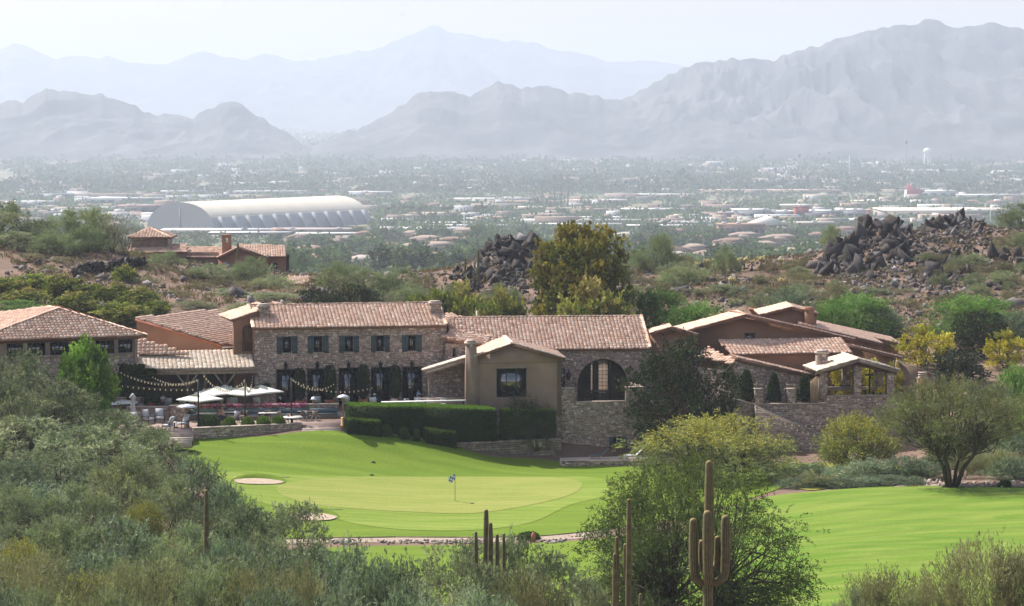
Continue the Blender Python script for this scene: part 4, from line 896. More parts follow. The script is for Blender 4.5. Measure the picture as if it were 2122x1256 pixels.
mb = MB(); x = fW.uz(1712, 839)[0]; mb.poly([P(u1_ - .5, a1 - .54, -.55), P(x, a1 - .54, -.55), P(x, a1 - .54, -2.6), P(u1_ - .5, a1 - .54, -2.6)]); solo('garden_turf', mb, M['fair'], kind='structure')
# piers with open lantern frames
for i, x in enumerate((1573, 1640)):
    u = fW.uz(x, 830)[0]; b = P(u, a1, -.25); t = thing('stone_pier', 'square stone pier', 'pier', b, 'stone piers along the garden terrace')
    t['label'] = 'square stone pier topped by a wire frame, %s' % ('just left of the middle topiary', 'just right of the middle topiary')[i]
    mb = MB(); zt_ = fW.uz(x, 807)[1]; fW.box(mb, u - .38, u + .38, a1 + .1, zt_, -.65, .05); po = part('shaft', mb, M['mortar'], t)
    part('stone_facing', stones_mb(fW, u - .38, u + .38, a1 + .1, zt_, d=.05, proud=.03), M['stone'], po, kind='stuff')
    mb = MB(); fW.box(mb, u - .44, u + .44, zt_, zt_ + .08, -.7, .1); part('cap', mb, M['cap'], t)
    mb = MB(); c8 = [P(u + a, z, d) for z in (zt_ + .08, zt_ + .45) for a, d in ((-.34, -.6), (.34, -.6), (.34, 0), (-.34, 0))]
    for k in range(4): mb.bar(c8[k], c8[k + 4], .04); mb.bar(c8[k + 4], c8[4 + (k + 1) % 4], .04)
    part('wire_frame', mb, M['timber'], t)
for a, b, n_ in ((1582, 1631, 'fence between the two stone piers'), (1649, 1680, 'fence right of the right stone pier'), (1518, 1564, 'fence left of the left stone pier')):
    ua_, ub_ = fW.uz(a, 830)[0], fW.uz(b, 830)[0]; t = thing('terrace_railing', 'thin dark metal ' + n_, 'railing', P(ua_, a1, -.3)); mb = MB(); mb.bar(P(ua_, a1 + .95, -.3), P(ub_, a1 + .95, -.3), .04); part('top_rail', mb, M['iron'], t)
    k = int((ub_ - ua_) / .13)
    for i in range(k + 1): mb = MB(); u = ua_ + (ub_ - ua_) * i / k; mb.bar(P(u, a1 + .1, -.3), P(u, a1 + .94, -.3), .02); part('baluster', mb, M['iron'], t)
u = fW.uz(1681, 800)[0]; v = fW.uz(1698, 800)[0]; t = thing('wooden_screen', 'pale upright wooden slat screen between topiary and open pavilion', 'screen', P(u, a1, -.4))
for k in range(6): mb = MB(); fW.box(mb, u + (v - u) * k / 6 + .01, u + (v - u) * (k + 1) / 6 - .02, a1 + .1, fW.uz(1690, 778)[1] - (5 - k) * .12, -.45, -.38); part('slat', mb, mat('pale_slat', (.42, .30, .19), .9, var=.2) if k == 0 else bpy.data.materials['pale_slat'], t)
# open pavilion
C8 = thing('open_pavilion', 'open stone-columned garden pavilion with a low gabled tile roof', 'pavilion', P(fW.uz(1775, 821)[0], a3, -2.5))
for x in (1707, 1777.5, 1846):
    u = fW.uz(x, 800)[0]; zt_ = fW.uz(x, 772 if x != 1777.5 else 760)[1]
    for d_ in (0, -4.4):
        mb = MB(); fW.box(mb, u - .36, u + .36, a3 + .1, zt_, d_ - .7, d_); po = part('column', mb, M['mortar'], C8); part('stone_facing', stones_mb(fW, u - .36, u + .36, a3 + .1, zt_, d=d_, proud=.03), M['stone'], po, kind='stuff')
apx = fW.uz(1775, 744); le = fW.uz(1692, 769); re = fW.uz(1860, 767)
for e in (le, re): roof(C8, [P(apx[0], apx[1], .5), P(e[0], e[1], .5), P(e[0], e[1], -5.4), P(apx[0], apx[1], -5.4)], TILEC, cw=.42, th=.25, deckmat=M['timber']); ridge_tiles(C8, [(P(apx[0], apx[1] + .05, .4), P(e[0], e[1] + .08, .4))], TILEC)
ridge_tiles(C8, [(P(apx[0], apx[1] + .07, .5), P(apx[0], apx[1] + .07, -5.4))], TILEC)
for d_ in (-.35, -4.75):
    for e in (le, re): mb = MB(); mb.bar(P(apx[0], apx[1] - .45, d_), P(e[0], e[1] - .42, d_), .24, .26); part('rafter_beam', mb, M['wood'], C8)
for a, b in ((1717, 1768), (1787, 1837)):
    ua_, ub_ = fW.uz(a, 800)[0], fW.uz(b, 800)[0]
    mb = MB(); mb.bar(P(ua_, a3 + 1.0, -.35), P(ub_, a3 + 1.0, -.35), .035)
    for i in range(17): u = ua_ + (ub_ - ua_) * i / 16; mb.bar(P(u, a3 + .1, -.35), P(u, a3 + 1.0, -.35), .018)
    part('railing', mb, M['iron'], C8)
    mb = MB(); fW.box(mb, ua_, ub_, a3 + .1, a3 + .45, -4.6, -4.3); part('rear_ledge', mb, M['cap'], C8)
u, z = fW.uz(1815, 777); t = thing('hanging_chandelier', 'dark iron chandelier hanging inside the open garden pavilion', 'lamp', P(u, z, -2.4)); mb = MB(); mb.lathe(P(u, z - .35, -2.4), [(.05, 0), (.42, .08), (.45, .16), (.05, .2), (.04, .6), (.02, 1.2)], 10); part('lamp_ring', mb, M['iron'], t)
mb = MB(); mb.bar(P(u, a3, -2.4), P(u, z - .3, -2.4), .16); solo('heater_post', mb, M['iron'], 'slim black post standing under the pavilion chandelier', 'post', loc=P(u, a3, -2.4))
fcc = Face(W(1692, 745, 253.5), W(1716, 745, 253.6)); t = thing('stone_chimney_stack', 'freestanding stone chimney behind the left end of the pavilion roof', 'chimney', W(1704, 800, 254)); chimney(t, fcc, 1692, 727, 1717, 835, 1.0)
# right end: raking wall and pillar
C9 = thing('stepped_side_wall', 'shaded raking wall running down from the pavilion towards the dark shrub', 'wall', W(1895, 800, 258))
gablewall(C9, [(1858, 749), (1934, 776)], 258, 258.5, m='stucco_tan'); mb = MB(); mb.bar(W(1858, 747, 257.7), W(1934, 775, 258.2), .5, .10); part('coping', mb, M['cap'], C9)
f9b = Face(W(1903, 800, 252.6), W(1925, 800, 252.6)); t = thing('stucco_pillar', 'salmon stucco pillar with stacked slab cap at the end of the terrace', 'pillar', W(1914, 813, 253)); mb = MB(); r_ = f9b.rect(1903, 786, 1925, 813); f9b.box(mb, r_[0], r_[1], r_[2] - 3, r_[3], -.9, 0); part('shaft', mb, M['stucco'], t)
for k in range(3): mb = MB(); f9b.box(mb, r_[0] - .02 + .1, r_[1] - .25 + .1, r_[3] + .12 + k * .22, r_[3] + .2 + k * .22, -.8, -.1); part('slab', mb, M['cap'], t)
mb = MB(); f9b.box(mb, -.05, f9b.L + .05, r_[3] + .002, r_[3] + .08, -.95, .05); part('cap', mb, M['cap'], t)

# ------------------------------------------------------------------ house on the left hill
H = thing('hillside_house', 'tile-roofed house with a square hipped tower half hidden on the left hillside', 'building', W(430, 580, 382))
def hiproof(parent, cx, cy, Y, w, h, dep, pal=TILEP, cw=.42, **k):
    e = W(cx, cy, Y); ww = w / FPX * Y / 2; a = W(cx, cy - h, Y + dep / 2); c = [npa(e[0] - ww, Y, e[2]), npa(e[0] + ww, Y, e[2]), npa(e[0] + ww, Y + dep, e[2]), npa(e[0] - ww, Y + dep, e[2])]
    for i in range(4): roof(parent, [c[i], c[(i + 1) % 4], a], pal, cw=cw, **k)
    ridge_tiles(parent, [(c[0], a), (c[1], a)], pal); return c, a
hiproof(H, 310, 492, 378, 92, 20, 6.5)
ft = Face(W(272, 500, 379), W(347, 500, 379)); stonewall(H, ft, 0, ft.L, 8, ft.uz(300, 493)[1], .4, name='tower_wall', pal=STONEP * .7)
mb = MB(); p = ft.P(ft.L, 0, -5); stonewall(H, Face(ft.P(ft.L, 0), p), 0, 5, 8, ft.uz(300, 493)[1], .4, name='tower_wall')
roof(H, [W(264, 523, 376.5), W(388, 523, 376.5), W(387, 505, 381), W(268, 508, 381)]); roof(H, [W(388, 533, 377), W(500, 533, 377), W(496, 511, 383), W(388, 512, 383)])
roof(H, [W(553, 533, 377), W(593, 532, 377), W(591, 508, 383), W(494, 510, 383), W(500, 514, 380)])
hA = Face(W(452, 540, 376.5), W(556, 540, 376.8)); q = [hA.uz(452, 535), hA.uz(493, 516), hA.uz(556, 536)]
mb = MB(); mb.prism([hA.P(q[0][0], 7), hA.P(q[2][0], 7)] + [hA.P(u, z) for u, z in q[::-1]], -hA.d * .4); part('gable_wall', mb, M['stucco'], H)
vroof(H, ((494, 512), (450, 534)), (376.5, 376.5), 4); vroof(H, ((494, 512), (557, 534)), (376.5, 376.8), 4)
fH = Face(W(528, 540, 377.6), W(592, 540, 377.6)); part('wall', wall_mb(fH, 0, fH.L, 5, fH.uz(560, 532)[1], .4, [fH.rect(562, 545, 575, 557)]), M['stucco'], H); window(H, fH, fH.rect(562, 545, 575, 557), 2, 2, -.1)
mb = MB(); fH.box(mb, 0, fH.L, 5, 12, -6, -5.6); part('rear_wall', mb, M['dark2'], H)
part('wall', wall_mb(Face(W(270, 530, 377.4), W(452, 530, 377.4)), 0, 12.6, 6, W(300, 523, 377)[2], .4), M['stucco_tan'], H)
fb = Face(W(460, 500, 378), W(479, 500, 378)); z0_, z1_ = fb.uz(470, 514)[1] - 1, fb.uz(470, 488)[1]; L_ = fb.L
mb = wall_mb(fb, 0, L_, z0_, z1_, .7, [(L_ * .36, L_ * .64, z1_ - 1.0, z1_ - .35)]); fb.box(mb, -.08, L_ + .08, z1_ + .002, z1_ + .1, -.8, .08); part('bell_chimney', mb, M['stucco'], H)
H2 = thing('roof_fragment_house', 'low tiled roof showing among bushes just below the hillside house', 'building', W(620, 592, 352))
roof(H2, [W(597, 589, 350), W(650, 591, 350), W(652, 574, 354), W(596, 572, 354)]); part('wall', wall_mb(Face(W(598, 600, 350.6), W(650, 600, 350.6)), 0, 3.2, 6, W(600, 589, 350.6)[2], .3), M['stucco_tan'], H2)
# dry stone garden wall on the left hill
wpts = [(150, 563), (185, 555), (230, 550), (262, 545), (300, 541)]
t = thing('hillside_stone_wall', 'low dry wall of dark rough stones crossing the left hillside', 'wall', W(240, 560, 350)); 
rk = [MB() for _ in range(3)]
def rock_mesh(seed, s=1, flat=.75, sub=1, sharp=.5):
    r = np.random.default_rng(seed); t_ = (1 + 5 ** .5) / 2
    v = np.array([(-1, t_, 0), (1, t_, 0), (-1, -t_, 0), (1, -t_, 0), (0, -1, t_), (0, 1, t_), (0, -1, -t_), (0, 1, -t_), (t_, 0, -1), (t_, 0, 1), (-t_, 0, -1), (-t_, 0, 1)]) / 1.9
    f = np.array([(0, 11, 5), (0, 5, 1), (0, 1, 7), (0, 7, 10), (0, 10, 11), (1, 5, 9), (5, 11, 4), (11, 10, 2), (10, 7, 6), (7, 1, 8), (3, 9, 4), (3, 4, 2), (3, 2, 6), (3, 6, 8), (3, 8, 9), (4, 9, 5), (2, 4, 11), (6, 2, 10), (8, 6, 7), (9, 8, 1)])
    v = v * (1 + r.uniform(-sharp, sharp, (12, 1))) * npa(1, r.uniform(.6, 1), flat) * s
    return v, f
ROCKS = [rock_mesh(k) for k in range(6)]
ROCKC = np.array([(.055, .048, .05), (.075, .065, .063), (.04, .036, .038), (.11, .10, .098), (.07, .055, .048), (.16, .15, .15), (.09, .068, .055)])
RM = []
for k in range(12):
    import bmesh
    bm = bmesh.new(); q = NR.normal(0, 1, (12, 3)); q = q / np.abs(q).max(1)[:, None] * NR.uniform(.35, 1.1, (12, 1)) ** 1.1 * npa(1.2, .75, .95)
    for p_ in q: bm.verts.new(p_)
    h_ = bmesh.ops.convex_hull(bm, input=bm.verts); bmesh.ops.delete(bm, geom=list({g for g in h_['geom_interior'] if isinstance(g, bmesh.types.BMVert)}), context='VERTS')
    bm.verts.index_update(); v = np.array([tuple(x.co) for x in bm.verts]); fs = [np.array([x.index for x in f_.verts]) for f_ in bm.faces]; bm.free(); mb = MB(); mb.add(v, fs, ROCKC[k % 7] * (.62 if k % 7 != 5 else 1.1)); RM.append(mb.mesh('rock', M['rock']))
def put_rock(parent, loc, s, rot=None, name='rock', base=None):
    o = link(bpy.data.objects.new(name, RM[R.randrange(12)])); o.parent = parent; p = np.asarray(loc, float) - (ROOTLOC[parent.name] if parent else 0)
    o.location = tuple(p); o.rotation_euler = rot or (R.uniform(-.6, .6), R.uniform(-.6, .6), R.uniform(0, 6.3)); o.scale = s if hasattr(s, '__len__') else (s, s * R.uniform(.7, 1.1), s * R.uniform(.7, 1.2)); return o
for (x0, y0), (x1, y1) in zip(wpts[:-1], wpts[1:]):
    for k in range(12):
        x = x0 + (x1 - x0) * k / 12; y = y0 + (y1 - y0) * k / 12; g = hit(x, y + 14, 250, 500)
        for j in range(4): put_rock(t, g + npa(R.uniform(-.3, .3), R.uniform(-.2, .2), .1 + j * .38), R.uniform(.30, .48))

# ------------------------------------------------------------------ terraces
ZL = 3.72                                                      # lower terrace level
def slab(name, pts, z0, z1, m, kind='structure', **kw):
    mb = MB(); q = [npa(p[0], p[1], z1) for p in pts]
    P_ = np.array(q); a = 0.5 * np.sum(P_[:, 0] * np.roll(P_[:, 1], -1) - P_[:, 1] * np.roll(P_[:, 0], -1))
    mb.prism(q if a > 0 else q[::-1], (0, 0, z0 - z1)); return solo(name, mb, m, kind=kind, **kw)
front = [G(350, 902, ZL), G(400, 897, ZL), G(403, 889, ZL), G(480, 885.5, ZL), G(560, 882, ZL), G(624, 879, ZL), G(628, 883, ZL), G(716, 883, ZL), G(724, 872, ZL)]
back = [npa(fM.P(Lm * .5, 0, .5)[0], fM.P(Lm * .5, 0, .5)[1], 0), npa(-38, 249, 0), npa(-37, 242, 0)]
slab('lower_terrace', front + back, 2.0, ZL, mat('terrace_paving', (.40, .30, .26), .9, var=.15, vscale=2.5, bump=.01, bscale=6))
# low planter wall at its front edge
pw = [G(402, 893, ZL), G(480, 889.5, ZL), G(560, 886, ZL), G(626, 882.5, ZL)]
t = thing('planter_wall', 'low curved rubble wall edging the lawn below the row of planted shrubs', 'wall', pw[1] - npa(0, 0, 1.2))
for i in range(3):
    fw = Face(pw[i] - npa(0, .25, 0), pw[i + 1] - npa(0, .25, 0)); stonewall(t, fw, 0, fw.L, 1.6, ZL + .22, .5, hh=(.14, .26), ww=(.2, .5))
    mb = MB(); fw.box(mb, -.02, fw.L + .02, ZL + .222, ZL + .30, -.55, .05); part('coping', mb, M['cap'], t)
for nm, a, b, lab in (('terrace_steps', 626, 716, 'two broad paved steps from the terrace down to the lawn by the heater'), ('terrace_steps', 352, 402, 'paved steps at the left end of the terrace below the armchairs')):
    pa, pb = G(a, 884 if a > 500 else 903, ZL), G(b, 883 if a > 500 else 901, ZL); pb[1] = pa[1] + (.5 if a > 500 else 0); fs = Face(pa, pb); t = thing('terrace_steps', lab, 'steps', (pa + pb) / 2 - npa(0, 0, .6))
    for k in range(3): mb = MB(); fs.box(mb, 0, fs.L, ZL - .14 * (k + 2) - .4, ZL - .14 * (k + 1), 0, .42 * (k + 1) - .003 * k); part('step', mb, M['cap'], t)
# upper terrace with its front wall, bench, flowers
zU = zT
fU = Face(W(388, 850, 246.2), W(700, 845, 247.4)); P = fU.P
slab('upper_terrace', [P(-7, 0, 0), P(fU.L + 12.5, 0, 0), fM.P(Lm + 4, 0, -.2), fM.P(0, 0, -.2), fV.P(uv0, 0, -.2), fV.P(-6, 0, -.2)], 3, zU, mat('upper_paving', (.26, .22, .20), .9, var=.15, vscale=2))
t = thing('seat_wall', 'long low terrace wall with blue-grey bench cushions behind the dining tables', 'wall', P(fU.L / 2, ZL, 0))
zc1 = fU.uz(600, 838)[1]
stonewall(t, fU, -.5, fU.L, ZL, zc1 - .1, .35, hh=(.12, .2)); mb = MB(); fU.box(mb, -.5, fU.L + .1, zc1 - .098, zc1 + .02, -.45, .08); part('coping', mb, M['cap'], t)
mb = MB(); fU.box(mb, 0, fU.L - .05, ZL, ZL + .42, .05, .75); part('bench_base', mb, M['mortar'], t)
k = 5
for i in range(k):
    a, b = fU.L * i / k + .03, fU.L * (i + 1) / k - .06; mb = MB(); fU.box(mb, a, b, ZL + .422, ZL + .55, .12, .78); part('seat_cushion', mb, M['bluegrey'], t)
    mb = MB(); fU.box(mb, a, b, ZL + .56, ZL + 1.0, .08, .22); part('back_cushion', mb, M['bluegrey'], t)
mb = MB(); n = 1500; uu = NR.uniform(.3, fU.L * .8, n); keep = NR.random(n) < .45 + .55 * np.sin(uu * 1.9) ** 2; uu = uu[keep]; n = len(uu)
O = np.array([P(u, zc1 - .02, .10) for u in uu]) + np.stack([NR.normal(0, .05, n), NR.normal(-.1, .08, n), NR.uniform(-.2, .17, n)], 1)
A = NR.normal(0, 1, (n, 3, 3)); A /= np.linalg.norm(A, axis=2)[:, :, None]; fc_ = np.where(NR.random((n, 1)) < .62, npa(.62, .12, .42), npa(.06, .12, .03)) * NR.uniform(.8, 1.2, (n, 1))
mb.stamp([(-.06, -.05, 0), (.06, -.05, 0), (.06, .05, 0), (-.06, .05, 0)], [np.array([[0, 1, 2, 3]])], O, A, fc_)
solo('pink_flowers', mb, M['leaf'], 'strip of pink petunias along the top of the seat wall', 'flowers', kind='stuff')
# fireplace block and low walls on the left of the terrace
for x0, x1, y, Yd, zt_, lab, nm in ((262, 352, 868, 245.3, 4.95, 'rubble garden wall behind the cushioned armchairs', 'garden_wall'), (352, 389, 868, 245.0, 5.1, 'square rubble fireplace block at the end of the garden wall', 'outdoor_fireplace'), (240, 300, 845, 247.5, 5.6, 'short stone wall beside the closed parasol', 'garden_wall')):
    fx = Face(W(x0, y, Yd), W(x1, y, Yd + .2)); t = thing(nm, lab, 'wall' if nm == 'garden_wall' else 'fireplace', fx.P(fx.L / 2, ZL, 0)); stonewall(t, fx, 0, fx.L, ZL - .3, zt_, .6 if nm == 'garden_wall' else 1.4)
    mb = MB(); fx.box(mb, -.05, fx.L + .05, zt_ + .002, zt_ + .1, -.65, .06); part('coping', mb, M['cap'], t)

# dry-stacked stone wall: every stone a part
fD = Face(W(940, 935, 242.8), W(1163, 935, 246.4)); P = fD.P; LD = fD.L
t = thing('dry_stone_wall', 'dry-stacked wall of flat tan stones between the lawn and the hedge bed', 'wall', P(LD / 2, .8, 0))
zdt = fD.uz(1060, 914)[1]; mb = MB(); fD.box(mb, 0, LD, -1, zdt - .12, -.9, -.12); part('wall_core', mb, M['mortar'], t)
z = -.3; n = 0
SM = []
for k in range(10):
    mb = MB(); c = [(-.5, -.5, -.5), (.5, -.5, -.5), (.5, .5, -.5), (-.5, .5, -.5), (-.46, -.45, .5), (.47, -.42, .46), (.45, .5, .5), (-.48, .5, .48)]
    v = np.array(c) + NR.normal(0, .04, (8, 3)); v = np.vstack([v, [(0, -.58, .02)]]); mb.add(v, [np.array([(0, 3, 2, 1), (4, 5, 6, 7), (1, 2, 6, 5), (2, 3, 7, 6), (3, 0, 4, 7)]), np.array([(0, 1, 8), (1, 5, 8), (5, 4, 8), (4, 0, 8)])], np.array([(.34, .27, .22), (.42, .34, .28), (.27, .22, .19), (.37, .27, .20), (.31, .27, .25)])[k % 5] * (1 if k < 5 else .8))
    SM.append(mb.mesh('stone', M['rock']))
ang = math.atan2(fD.u[1], fD.u[0])
while z < zdt - .1 and n < 290:
    h = R.uniform(.17, .27); u = R.uniform(-.3, 0)
    gz = 0
    while u < LD and n < 290:
        w_ = R.uniform(.35, .9); c = P(min(u + w_ / 2, LD - w_ / 2), z + h / 2, -.1); u += w_
        if Hz(c[0], c[1] - .4) > z + h: continue
        o = link(bpy.data.objects.new('stone', SM[R.randrange(10)])); o.parent = t; o.location = tuple(c - ROOTLOC[t.name] + npa(0, R.uniform(-.04, .04), 0)); o.rotation_euler = (R.uniform(-.04, .04), R.uniform(-.04, .04), ang); o.scale = (w_ - .02, .45, h - .015); n += 1
    z += h
# bulkhead lip at the front of the green's lawn
mb = MB(); pts = [hit(a, b) for a, b in EDGE]; 
for p, q in zip(pts[:-1], pts[1:]): mb.bar(p + npa(0, -.05, -.12), q + npa(0, -.05, -.12), .12, .42)
solo('lawn_edging', mb, M['wood'], 'dark sunken edge line between the lawn and the gravel bed', 'edging', loc=pts[3])
# garden of the tower: patio and low kerb right of the dry wall
slab('garden_bed', [W(948, 930, 243.4), W(1160, 950, 246.9), W(1160, 900, 250), W(950, 900, 250)], .2, fD.uz(1060, 917)[1], bpy.data.materials['mulch'])
slab('tower_patio', [W(1160, 957, 243.6), W(1400, 962, 243.8), W(1400, 940, 250), W(1160, 940, 249)], -.6, .18, M['concrete'])
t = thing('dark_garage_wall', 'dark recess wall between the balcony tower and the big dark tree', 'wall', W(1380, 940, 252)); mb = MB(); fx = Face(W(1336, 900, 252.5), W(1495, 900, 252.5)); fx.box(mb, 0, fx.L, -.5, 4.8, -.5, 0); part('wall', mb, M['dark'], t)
# ------------------------------------------------------------------ vegetation
LQ = [(0, 0, 0), (.5, .5, .04), (0, 1, 0), (-.5, .5, .04)]; LF = [np.array([[0, 1, 2, 3]])]
LK = 1.2
def unit(v): return v / (np.linalg.norm(v, axis=-1, keepdims=True) + 1e-9)
def prof(shape, t):
    if shape == 'dome': return np.sqrt(np.clip(1 - ((t - .42) / .60) ** 2, 0, 1))
    if shape == 'mound': return np.sqrt(np.clip(1 - (t - .12) ** 2 / .80, 0, 1))
    if shape == 'vase': return np.clip(.25 + 1.15 * t, 0, 1) * np.sqrt(np.clip(1 - np.clip((t - .62) / .40, 0, 1) ** 2.2, 0, 1))
    if shape == 'cone': return np.clip(1.05 * (1 - t) ** .7 + .05, 0, 1) * np.clip(t * 8 + .5, 0, 1)
    return np.sqrt(np.clip(1 - ((t - .5) / .53) ** 2, 0, 1))
def leaves(mb, O, D, L, w, C, r, curl=.6):
    m = len(O); D = unit(D); s = unit(np.cross(D, r.normal(0, 1, (m, 3)))); n = np.cross(s, D)
    sc = r.uniform(.75, 1.35, (m, 1)) * LK; A = np.stack([s * w * sc, D * L * sc, n * w], 1)
    return mb.stamp(LQ, LF, O, A, np.clip(C, 0.005, .9))
def plant(seed, wid, hgt, shape='dome', clumps=60, twigs=12, q=16, L=.2, w=.05, TL=.7, cr=.45, cols=((.1, .13, .05),), base=.2, up=.5, out=.8, rand=.6, droop=.25, stems=4,
          thick=.10, lump=.35, surf=.45, tip=None, pale=False, fork=.45, limbs=True, spread=.5):
    r = np.random.default_rng(seed); n = clumps; cols = np.array(cols, float)
    t = r.uniform(0, 1, n * 6); p = prof(shape, t); keep = r.random(len(t)) < p + .05; t = t[keep][:n]; n = len(t); p = prof(shape, t)
    th = r.uniform(0, 2 * np.pi, n); lum = 1 + lump * (2 * fbm(np.cos(th) * 1.3 + 5, np.sin(th) * 1.3 + t * 2.2 + 3, 3, seed) - 1)
    rho = r.uniform(0, 1, n) ** surf * lum; R_ = wid / 2
    Cn = np.stack([np.cos(th) * rho * p * R_, np.sin(th) * rho * p * R_, (base + (1 - base) * t) * hgt * (1 - .06 * rho)], 1)
    Cn[:, 2] += (lum - 1) * hgt * .12
    m = n * twigs; ci = np.repeat(np.arange(n), twigs)
    o = Cn[ci] + r.normal(0, cr, (m, 3)) * npa(1, 1, .7)
    ov = unit(Cn[ci] - npa(0, 0, hgt * (base + .15)))
    d = unit(ov * out + npa(0, 0, up) + r.normal(0, rand, (m, 3)))
    li = np.repeat(np.arange(m), q); tt = r.uniform(0, 1, m * q)[:, None]
    P = o[li] + d[li] * tt * TL - npa(0, 0, 1) * droop * tt ** 2 * TL + r.normal(0, .035, (m * q, 3)); P[:, 2] = np.maximum(P[:, 2], .03)
    D = d[li] - npa(0, 0, 1) * droop * 1.6 * tt + r.normal(0, .45, (m * q, 3))
    cc = cols[r.integers(0, len(cols), n)] * r.uniform(.6, 1.38, (n, 1)); C = cc[ci][li] * r.uniform(.8, 1.2, (m * q, 1))
    if tip is not None:                                        # flowers / turning leaves sit at the outside of the crown
        hi = (P[:, 2] / hgt + r.normal(0, .12, m * q)) > tip[1]; C = np.where((hi & (r.random(m * q) < tip[2]))[:, None], npa(*tip[0]) * r.uniform(.8, 1.2, (m * q, 1)), C)
    cm = MB(); leaves(cm, P, D, L, w, C, r)
    tm = MB(); bc = (1, 1, 1)
    ns = max(1, stems); sa = r.uniform(0, 2 * np.pi) + np.arange(ns) * 2 * np.pi / ns
    grp = np.argmin(np.abs((th[:, None] - sa[None] + np.pi) % (2 * np.pi) - np.pi), 1)
    for k in range(ns):
        idx = np.nonzero(grp == k)[0]
        if len(idx) == 0: continue
        tgt = Cn[idx].mean(0) * npa(1, 1, 1.0); b0 = npa(math.cos(sa[k]), math.sin(sa[k]), 0) * thick * (1.2 if ns > 1 else 0)
        f = fork if shape != 'vase' else fork
        mid = b0 * 1.5 + (tgt - b0) * f + npa(0, 0, -.03 * hgt) + r.normal(0, .03 * wid, 3)
        if limbs:
            tm.tube([b0 + npa(0, 0, -.4), b0 * 1.2 + (mid - b0) * .45 + npa(0, 0, .06 * hgt), mid, mid + (tgt - mid) * .6], [thick, thick * .8, thick * .55, thick * .35], 6, bc)
            for j in idx:
                a = mid + (tgt - mid) * r.uniform(0, .55); c = Cn[j]; mm = a * .5 + c * .5 + npa(0, 0, -.05 * hgt * r.random()) + r.normal(0, .04 * wid, 3)
                tm.tube([a, mm, c], [thick * .33, thick * .22, thick * .08], 4, bc, cap=False)
    return cm, tm
SPEC = {}
def species(key, name, variants, lm='leaf', bark='bark', **kw):
    SPEC[key] = dict(name=name, w=kw['wid'], h=kw['hgt'], roots=[], tmpl=[])
    for v in range(variants):
        cm, tm = plant(seed=hash_(key) + v * 17, **kw)
        cr_ = cm.mesh('crown', M[lm]); tr_ = tm.mesh('trunk', M[bark]) if tm.V else None
        SPEC[key]['tmpl'].append((cr_, tr_))
def hash_(s): return sum(ord(c) * (i + 3) for i, c in enumerate(s)) % 9973
G1 = ((.195, .23, .145), (.235, .265, .17), (.155, .19, .11), (.275, .295, .195))
species('mesquite', 'mesquite_tree', 3, wid=8, hgt=5, shape='mound', clumps=90, twigs=14, q=13, L=.20, w=.06, TL=.8, cr=.36, cols=G1, base=.12, up=.3, droop=.5, stems=4, lump=.4)
species('lace', 'mesquite_tree', 1, wid=13.5, hgt=8, shape='mound', clumps=300, twigs=18, q=18, L=.13, w=.036, TL=1.2, cr=.5, cols=((.105, .15, .055), (.13, .175, .065), (.085, .12, .045), (.155, .195, .07)), base=.07, up=.25, out=1.1, droop=.5, stems=5, thick=.2, lump=.4, surf=.55, tip=((.20, .20, .04), .75, .25))
species('verde', 'palo_verde_tree', 3, wid=7, hgt=5, shape='mound', clumps=80, twigs=15, q=13, L=.24, w=.042, TL=1.1, cr=.35, cols=((.205, .24, .14), (.24, .27, .165), (.165, .20, .12), (.245, .265, .14)), base=.1, up=.9, droop=.15, stems=5, lump=.4)
species('yverde', 'palo_verde_tree', 2, wid=9, hgt=6, shape='mound', clumps=130, twigs=17, q=14, L=.19, w=.04, TL=.9, cr=.45, cols=((.18, .205, .09), (.155, .18, .085), (.21, .225, .09)), base=.2, up=.4, droop=.3, stems=4, thick=.16, lump=.4, tip=((.42, .37, .07), .62, .5))
species('blue', 'desert_shrub', 3, wid=5, hgt=3.6, shape='mound', clumps=90, twigs=13, q=12, L=.16, w=.05, TL=.6, cr=.4, cols=((.18, .235, .165), (.215, .265, .19), (.145, .19, .13)), base=.06, up=.7, droop=.1, stems=5, thick=.06, lump=.22)
species('fan', 'creosote_bush', 3, wid=4, hgt=3, shape='vase', clumps=70, twigs=12, q=14, L=.14, w=.028, TL=.9, cr=.22, cols=((.215, .22, .12), (.18, .195, .105), (.25, .25, .145), (.22, .205, .12)), base=.1, up=1.1, out=1.0, rand=.3, droop=.0, stems=7, thick=.035, lump=.5, bark='barkp')
species('dry', 'desert_shrub', 3, wid=3.6, hgt=2.4, shape='mound', clumps=42, twigs=10, q=10, L=.16, w=.035, TL=.6, cr=.25, cols=((.19, .165, .105), (.16, .16, .095), (.22, .185, .115), (.15, .15, .085)), base=.1, up=.9, rand=.5, droop=.0, stems=5, thick=.04, lump=.5, bark='barkp')
species('oak', 'oak_tree', 2, lm='leafd', wid=8, hgt=7.5, shape='dome', clumps=170, twigs=15, q=10, L=.14, w=.08, TL=.5, cr=.42, cols=((.028, .042, .018), (.04, .056, .024), (.022, .034, .015), (.052, .068, .028)), base=.12, up=.3, droop=.2, stems=3, thick=.2, lump=.4, surf=.35)
species('lush', 'mesquite_tree', 2, wid=9, hgt=6, shape='mound', clumps=120, twigs=18, q=14, L=.22, w=.05, TL=1.0, cr=.5, cols=((.11, .20, .045), (.14, .235, .055), (.09, .16, .04), (.17, .26, .07)), base=.1, up=.4, droop=.35, stems=4, thick=.15, lump=.3)
species('gold', 'sycamore_tree', 1, wid=13, hgt=11, shape='dome', clumps=230, twigs=15, q=8, L=.32, w=.24, TL=.7, cr=.5, cols=((.26, .21, .04), (.30, .23, .045), (.20, .20, .045), (.36, .28, .055), (.14, .15, .035), (.22, .23, .05)), base=.05, up=.6, rand=.8, droop=.1, stems=4, thick=.25, lump=.5, surf=.45)
